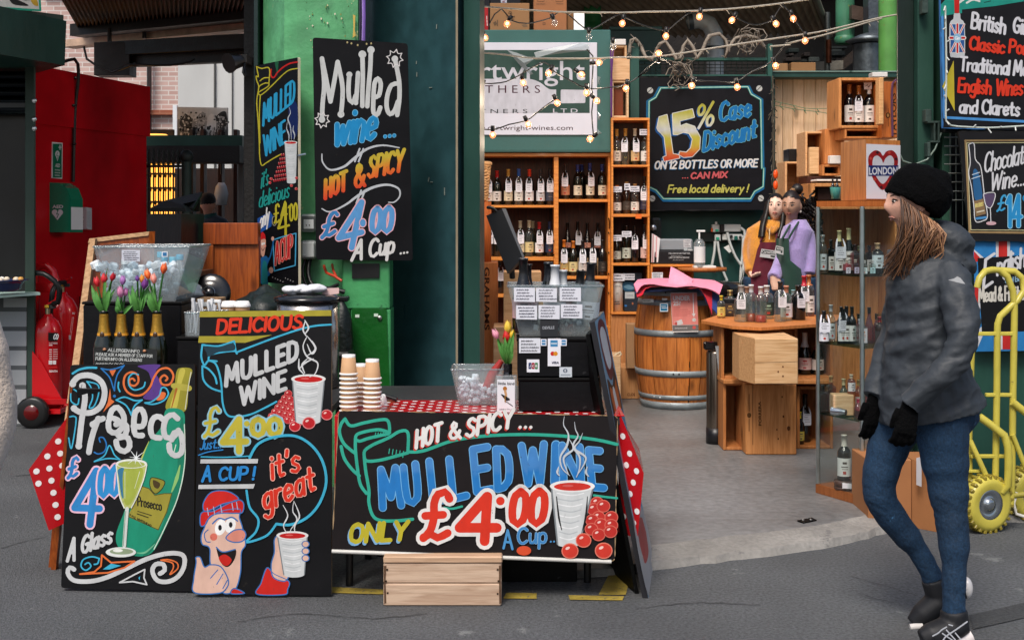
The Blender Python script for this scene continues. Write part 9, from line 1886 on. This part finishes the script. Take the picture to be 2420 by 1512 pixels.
mb.build('hair',t);mb=MB();mb.tube([q(722+52*math.cos(k*.523),258+18*math.sin(k*.523)+15*math.cos(k*.523),.05+.035*math.sin(k*.523)) for k in range(13)],.012,6,'8a6a4a',CLOTH);mb.build('hair_tie',t);mb=MB();mb.ell(q(775,495,-.02),(.008,.006,.012),'d8d4c8',GLOSS);mb.build('earring',t);logo(t,484,900,88,100,8.85,'wright')
# distant man, elbow of a passer-by
t=T('person','man in dark cap and navy jacket seen from behind at the far kiosk','person',(X(495,13.5),13.5,0));q=lambda u,v,d=0:P(u,v,13.5+d);sk=MB();head(sk,q(492,484),.075,.09,.11,3.0);sk.tube([q(500,525),q(505,640),q(505,700)],[(.16,.1),(.15,.1),(.15,.1)],12,WHITE,None,True,None,(1,0,0))
for s_ in(-1,1):sk.tube([q(505+s_*16,700),Vector((X(505+s_*18,13.5),13.5,.1))],[.09,.05],10)
remesh(sk,'body',t,.012,3,SKIN,lambda p:'b88a76');mb=MB();mb.ell(q(491,474),(.085,.1,.09),'16161a',CLOTH);mb.build('cap',t);mb=MB();mb.tube([q(496,512),q(500,526),q(508,560),q(508,720)],[(.07,.07),(.16,.11),(.23,.14),(.22,.14)],18,'1f2b38',CLOTH,True,None,(1,0,0));mb.build('jacket',t);mb=MB();mb.tube([q(494,506),q(496,516)],.08,12,'1d4a4a',CLOTH);mb.build('collar',t)
t=T('person','pale beige coated elbow of a passer-by at the left picture edge','person',(-1.35,2.6,0));q=lambda u,v,d=0:P(u,v,2.6+d);sk=MB();bx0=q(-190,500).x;sk.tube([Vector((bx0,2.6,.1)),Vector((bx0,2.6,.8)),Vector((bx0,2.6,1.35))],[(.1,.1),(.15,.11),(.16,.1)],12);head(sk,Vector((bx0,2.6,1.62)),.075,.09,.11,-1.2);hand(sk,q(-150,1180,-.1),(-.3,-.5,-.3),(0,0,1));sk.tube([q(-60,760),q(-8,990),q(-150,1180,-.1)],.035,8)
for s_ in(-1,1):sk.tube([Vector((bx0+s_*.02,2.6+s_*.09,.8)),Vector((bx0,2.6+s_*.1,.06))],[.08,.05],10)
remesh(sk,'body',t,.012,2,SKIN,lambda p:'c89a86');mb=MB();mb.tube(smooth3([q(-85,700),q(-55,800),q(-28,930),q(-24,985),q(-60,1090,-.04),q(-130,1160,-.08)],.03),.055,16);mb.tube([Vector((bx0,2.6,1.42)),Vector((bx0,2.6,1.3)),Vector((bx0,2.6,.9)),Vector((bx0,2.6,.55))],[(.1,.1),(.17,.13),(.16,.14),(.18,.15)],16);remesh(mb,'coat',t,.012,4,KNIT,lambda p:'c9b8a8',folds(.004,8))
# the walking woman
Yw=4.55;t=T('person','woman in black beanie, grey jacket and jeans walking past at right','person',P(2240,1500,Yw));W=lambda u,v,d=0:P(u,v,Yw+d);pxm=Yw/F
sk=MB();hc=W(2153,478);S=head(sk,hc,.066,.086,.104,-1.42,.0);sk.tube([W(2190,620),W(2200,800),W(2205,960)],[(.06,.08),(.08,.1),(.11,.12)],14,WHITE,None,True,None,(1,0,0))
LN=[(2228,960,-.07,.1),(2228,1039,-.07,.092),(2238,1130,-.07,.078),(2246,1205,-.08,.064),(2255,1294,-.09,.06),(2254,1400,-.1,.047),(2254,1452,-.1,.044)];LF=[(2140,975,.07,.1),(2106,1039,.08,.083),(2082,1115,.08,.074),(2078,1170,.08,.066),(2108,1222,.09,.062),(2165,1294,.1,.056),(2198,1350,.1,.043),(2206,1372,.1,.042)]
for L in(LN,LF):sk.tube([W(u,v,d) for u,v,d,_ in L],[k*.6 for*_,k in L],12)
remesh(sk,'body',t,.006,3,SKIN,lambda p:'d2a08a');face(t,S,.066,'d2a08a','b07a6c',brow='4a3426')
mb=MB();mb.tube([W(2205,930),W(2203,975),W(2195,1010)],[(.155,.14),(.165,.15),(.13,.13)],20,WHITE,None,True,None,(1,0,0))
for L in(LN,LF):mb.tube(smooth3([W(u,v,d) for u,v,d,_ in L],.04),[L[min(len(L)-1,int(i*len(L)/len(smooth3([W(u,v,d) for u,v,d,_ in L],.04))))][3]*.9 for i in range(len(smooth3([W(u,v,d) for u,v,d,_ in L],.04)))],18)
def creas(p):
 a=0
 for u,v,d,w_ in((2246,1205,-.08,.05),(2078,1172,.08,.05),(2254,1420,-.1,.05),(2200,1350,.1,.04),(2190,1010,0,.05)):k=math.exp(-((p-W(u,v,d)).length/(w_*1.7))**2);a+=k*.0045*noise.noise(Vector((p.x*14,p.y*14,p.z*60+p.x*30)))
 return a
remesh(mb,'jeans',t,.007,8,DENIM,None,creas)
mb=MB();mb.tube([W(2196,585,.02),W(2200,620,.02),W(2192,680,.01),W(2190,780),W(2188,860),W(2196,935),W(2206,978)],[(.07,.09),(.13,.15),(.145,.165),(.142,.16),(.15,.16),(.175,.175),(.188,.18)],26,WHITE,None,True,None,(1,0,0))
arm=smooth3([W(2245,640,-.1),W(2268,720,-.2),W(2276,800,-.24),W(2260,850,-.25),W(2205,905,-.25),W(2146,957,-.22)],.04);mb.tube(arm,[.066-.018*i/len(arm) for i in range(len(arm))],16);arm=smooth3([W(2140,650,.12),W(2112,780,.12),W(2092,860,.1),W(2066,940,.06)],.04);mb.tube(arm,[.06-.015*i/len(arm) for i in range(len(arm))],16)
mb.ell(W(2238,572,.03),(.1,.13,.075),WHITE,None,16,12,Matrix.Rotation(.5,3,'Y'));mb.ell(W(2255,612,.03),(.085,.13,.05),WHITE,None,16,12,Matrix.Rotation(.6,3,'Y'));mb.tube([W(2150,590),W(2150,640)],[.08,.1],14)
f1,f2=folds(.008,5,(1.2,1,.8)),folds(.003,12,(1.2,1,.7));
def fo(p):
 a=f1(p)+.0075*(noise.ridged_multi_fractal(Vector(((p.x+p.z*.5)*4.5,p.y*6,(p.z-p.x*.5)*15)),1,2,2,1,2)-1.1)
 for u,v,d,w_,fx_,fz in((2268,835,-.24,.1,10,40),(2222,720,-.15,.1,34,16),(2150,800,-.1,.13,14,26),(2180,930,-.1,.14,26,12),(2240,640,-.05,.1,12,26)):a+=.013*math.exp(-((p-W(u,v,d)).length/w_)**2)*noise.noise(Vector((p.x*fx_+p.z*9,p.y*8,p.z*fz-p.x*9)))
 return a
remesh(mb,'jacket',t,.0065,4,JACK,lambda p:(1,1,1.02),fo)
mb=MB();hand(mb,W(2150,958,-.22),(-.12,-.1,-.5),(-1,0,.2),1.05,.75);remesh(mb,'glove',t,.004,2,HATM);mb=MB();hand(mb,W(2068,940,.06),(-.05,-.02,-.6),(-1,-.2,0),1.05,.5);remesh(mb,'glove',t,.004,2,HATM)
mb=MB();ax=Vector((.64,0,.77));sd_=Vector((0,1,0));mb.tube([W(2156,485),W(2164,470),W(2180,448),W(2196,428),W(2206,415),W(2214,404)],[(.1,.108),(.108,.114),(.108,.113),(.096,.1),(.074,.078),(.03,.035)],26,WHITE,None,True,None,(0,1,0));mb.ell(W(2216,428),(.045,.07,.04));remesh(mb,'beanie',t,.006,4,HATM,None,folds(.005,12));mb=MB();r=random.Random(30)
for i in range(760):
 f=r.random();g_=r.uniform(-1,1);p0=W(2128+f*88,468+f*62,g_*.075-.02);e_=W(2104+f*100+r.uniform(-14,14),585+60*r.random()+(20 if f<.5 else-10),-.09+(g_+1)*.05);m1=p0 .lerp(e_,.35)+Vector((r.uniform(-.012,.012)+.01,-.03-.02*r.random(),0));k2=math.sin(f*14)*.018;m2=p0 .lerp(e_,.7)+Vector((k2+r.uniform(-.008,.008),-.03,0));e_=e_+Vector((-k2*1.3,0,0));pp=smooth3([p0,m1,m2,e_],.03);n_=len(pp);c=r.choice(['3e2b20','4c3526','5a3e2c','6a4a34','7a5439']) if f<.5 else r.choice(['7a543c','8c6244','9c7250','ac8260','68462f']);mb.tube(pp,[.0026*(1-.6*k/n_) for k in range(n_)],5,c,HAIR)
mb.build('hair',t)
mb=MB();mb.tube([W(2276,1392,.1),W(2240,1405,.1),W(2212,1425,.1),W(2180,1452,.1),W(2158,1474,.1)],[(.035,.035),(.05,.042),(.055,.044),(.045,.042),(.026,.03)],16);mb.tube([W(2206,1366,.1),W(2222,1410,.1)],[.046,.05],14);remesh(mb,'shoe',t,.006,3,SHOE);mb=MB();mb.tube([W(2254,1440,-.1),W(2256,1475,-.1)],[.046,.05],14);mb.tube([W(2282,1470,-.1),W(2262,1478,-.1),W(2230,1490,-.11),W(2200,1502,-.12),W(2178,1512,-.12)],[(.036,.034),(.05,.04),(.052,.044),(.044,.045),(.03,.035)],16);remesh(mb,'shoe',t,.006,3,SHOE)
mb=MB();mb.ell(W(2284,1388,.1),(.022,.03,.04),'d8d4d2',GLOSS);mb.build('heel',t);mb=MB();mb.tube([W(2150,1481,.07),W(2180,1478,.07)],.012,8,'d0ccc8',GLOSS);mb.build('sole',t);mb=MB();mb.tube([W(2292,1500,-.1),W(2250,1520,-.11),W(2190,1533,-.12)],[.03,.034,.03],10,'dcd4d2',GLOSS);mb.build('sole',t);pt=Paint(W(0,0,-.172),W(1,0,-.172),W(0,1,-.172),crop(3100,2000,5.75));
for s_,w_ in(('1340 1370 1560 1520',26),('1420 1300 1600 1500',26),('1840 1130 1600 1300 1420 1420 1350 1510',30),('1600 1360 1700 1480',24),('1140 1420 1250 1360 1330 1290 1420 1240',26),('1470 1190 1540 1210',24)):pt.st(s_,w_,'c8ccd4')
pt.done('shoe_stripes',t);pt=Paint(W(0,0,-.335),W(1,0,-.335),W(0,1,-.335),crop(3000,560,3.024));pt.poly('1068 1300 1130 1285 1165 1262 1200 1280 1250 1342 1200 1335','c8cacc');pt.done('sleeve_mark',t)
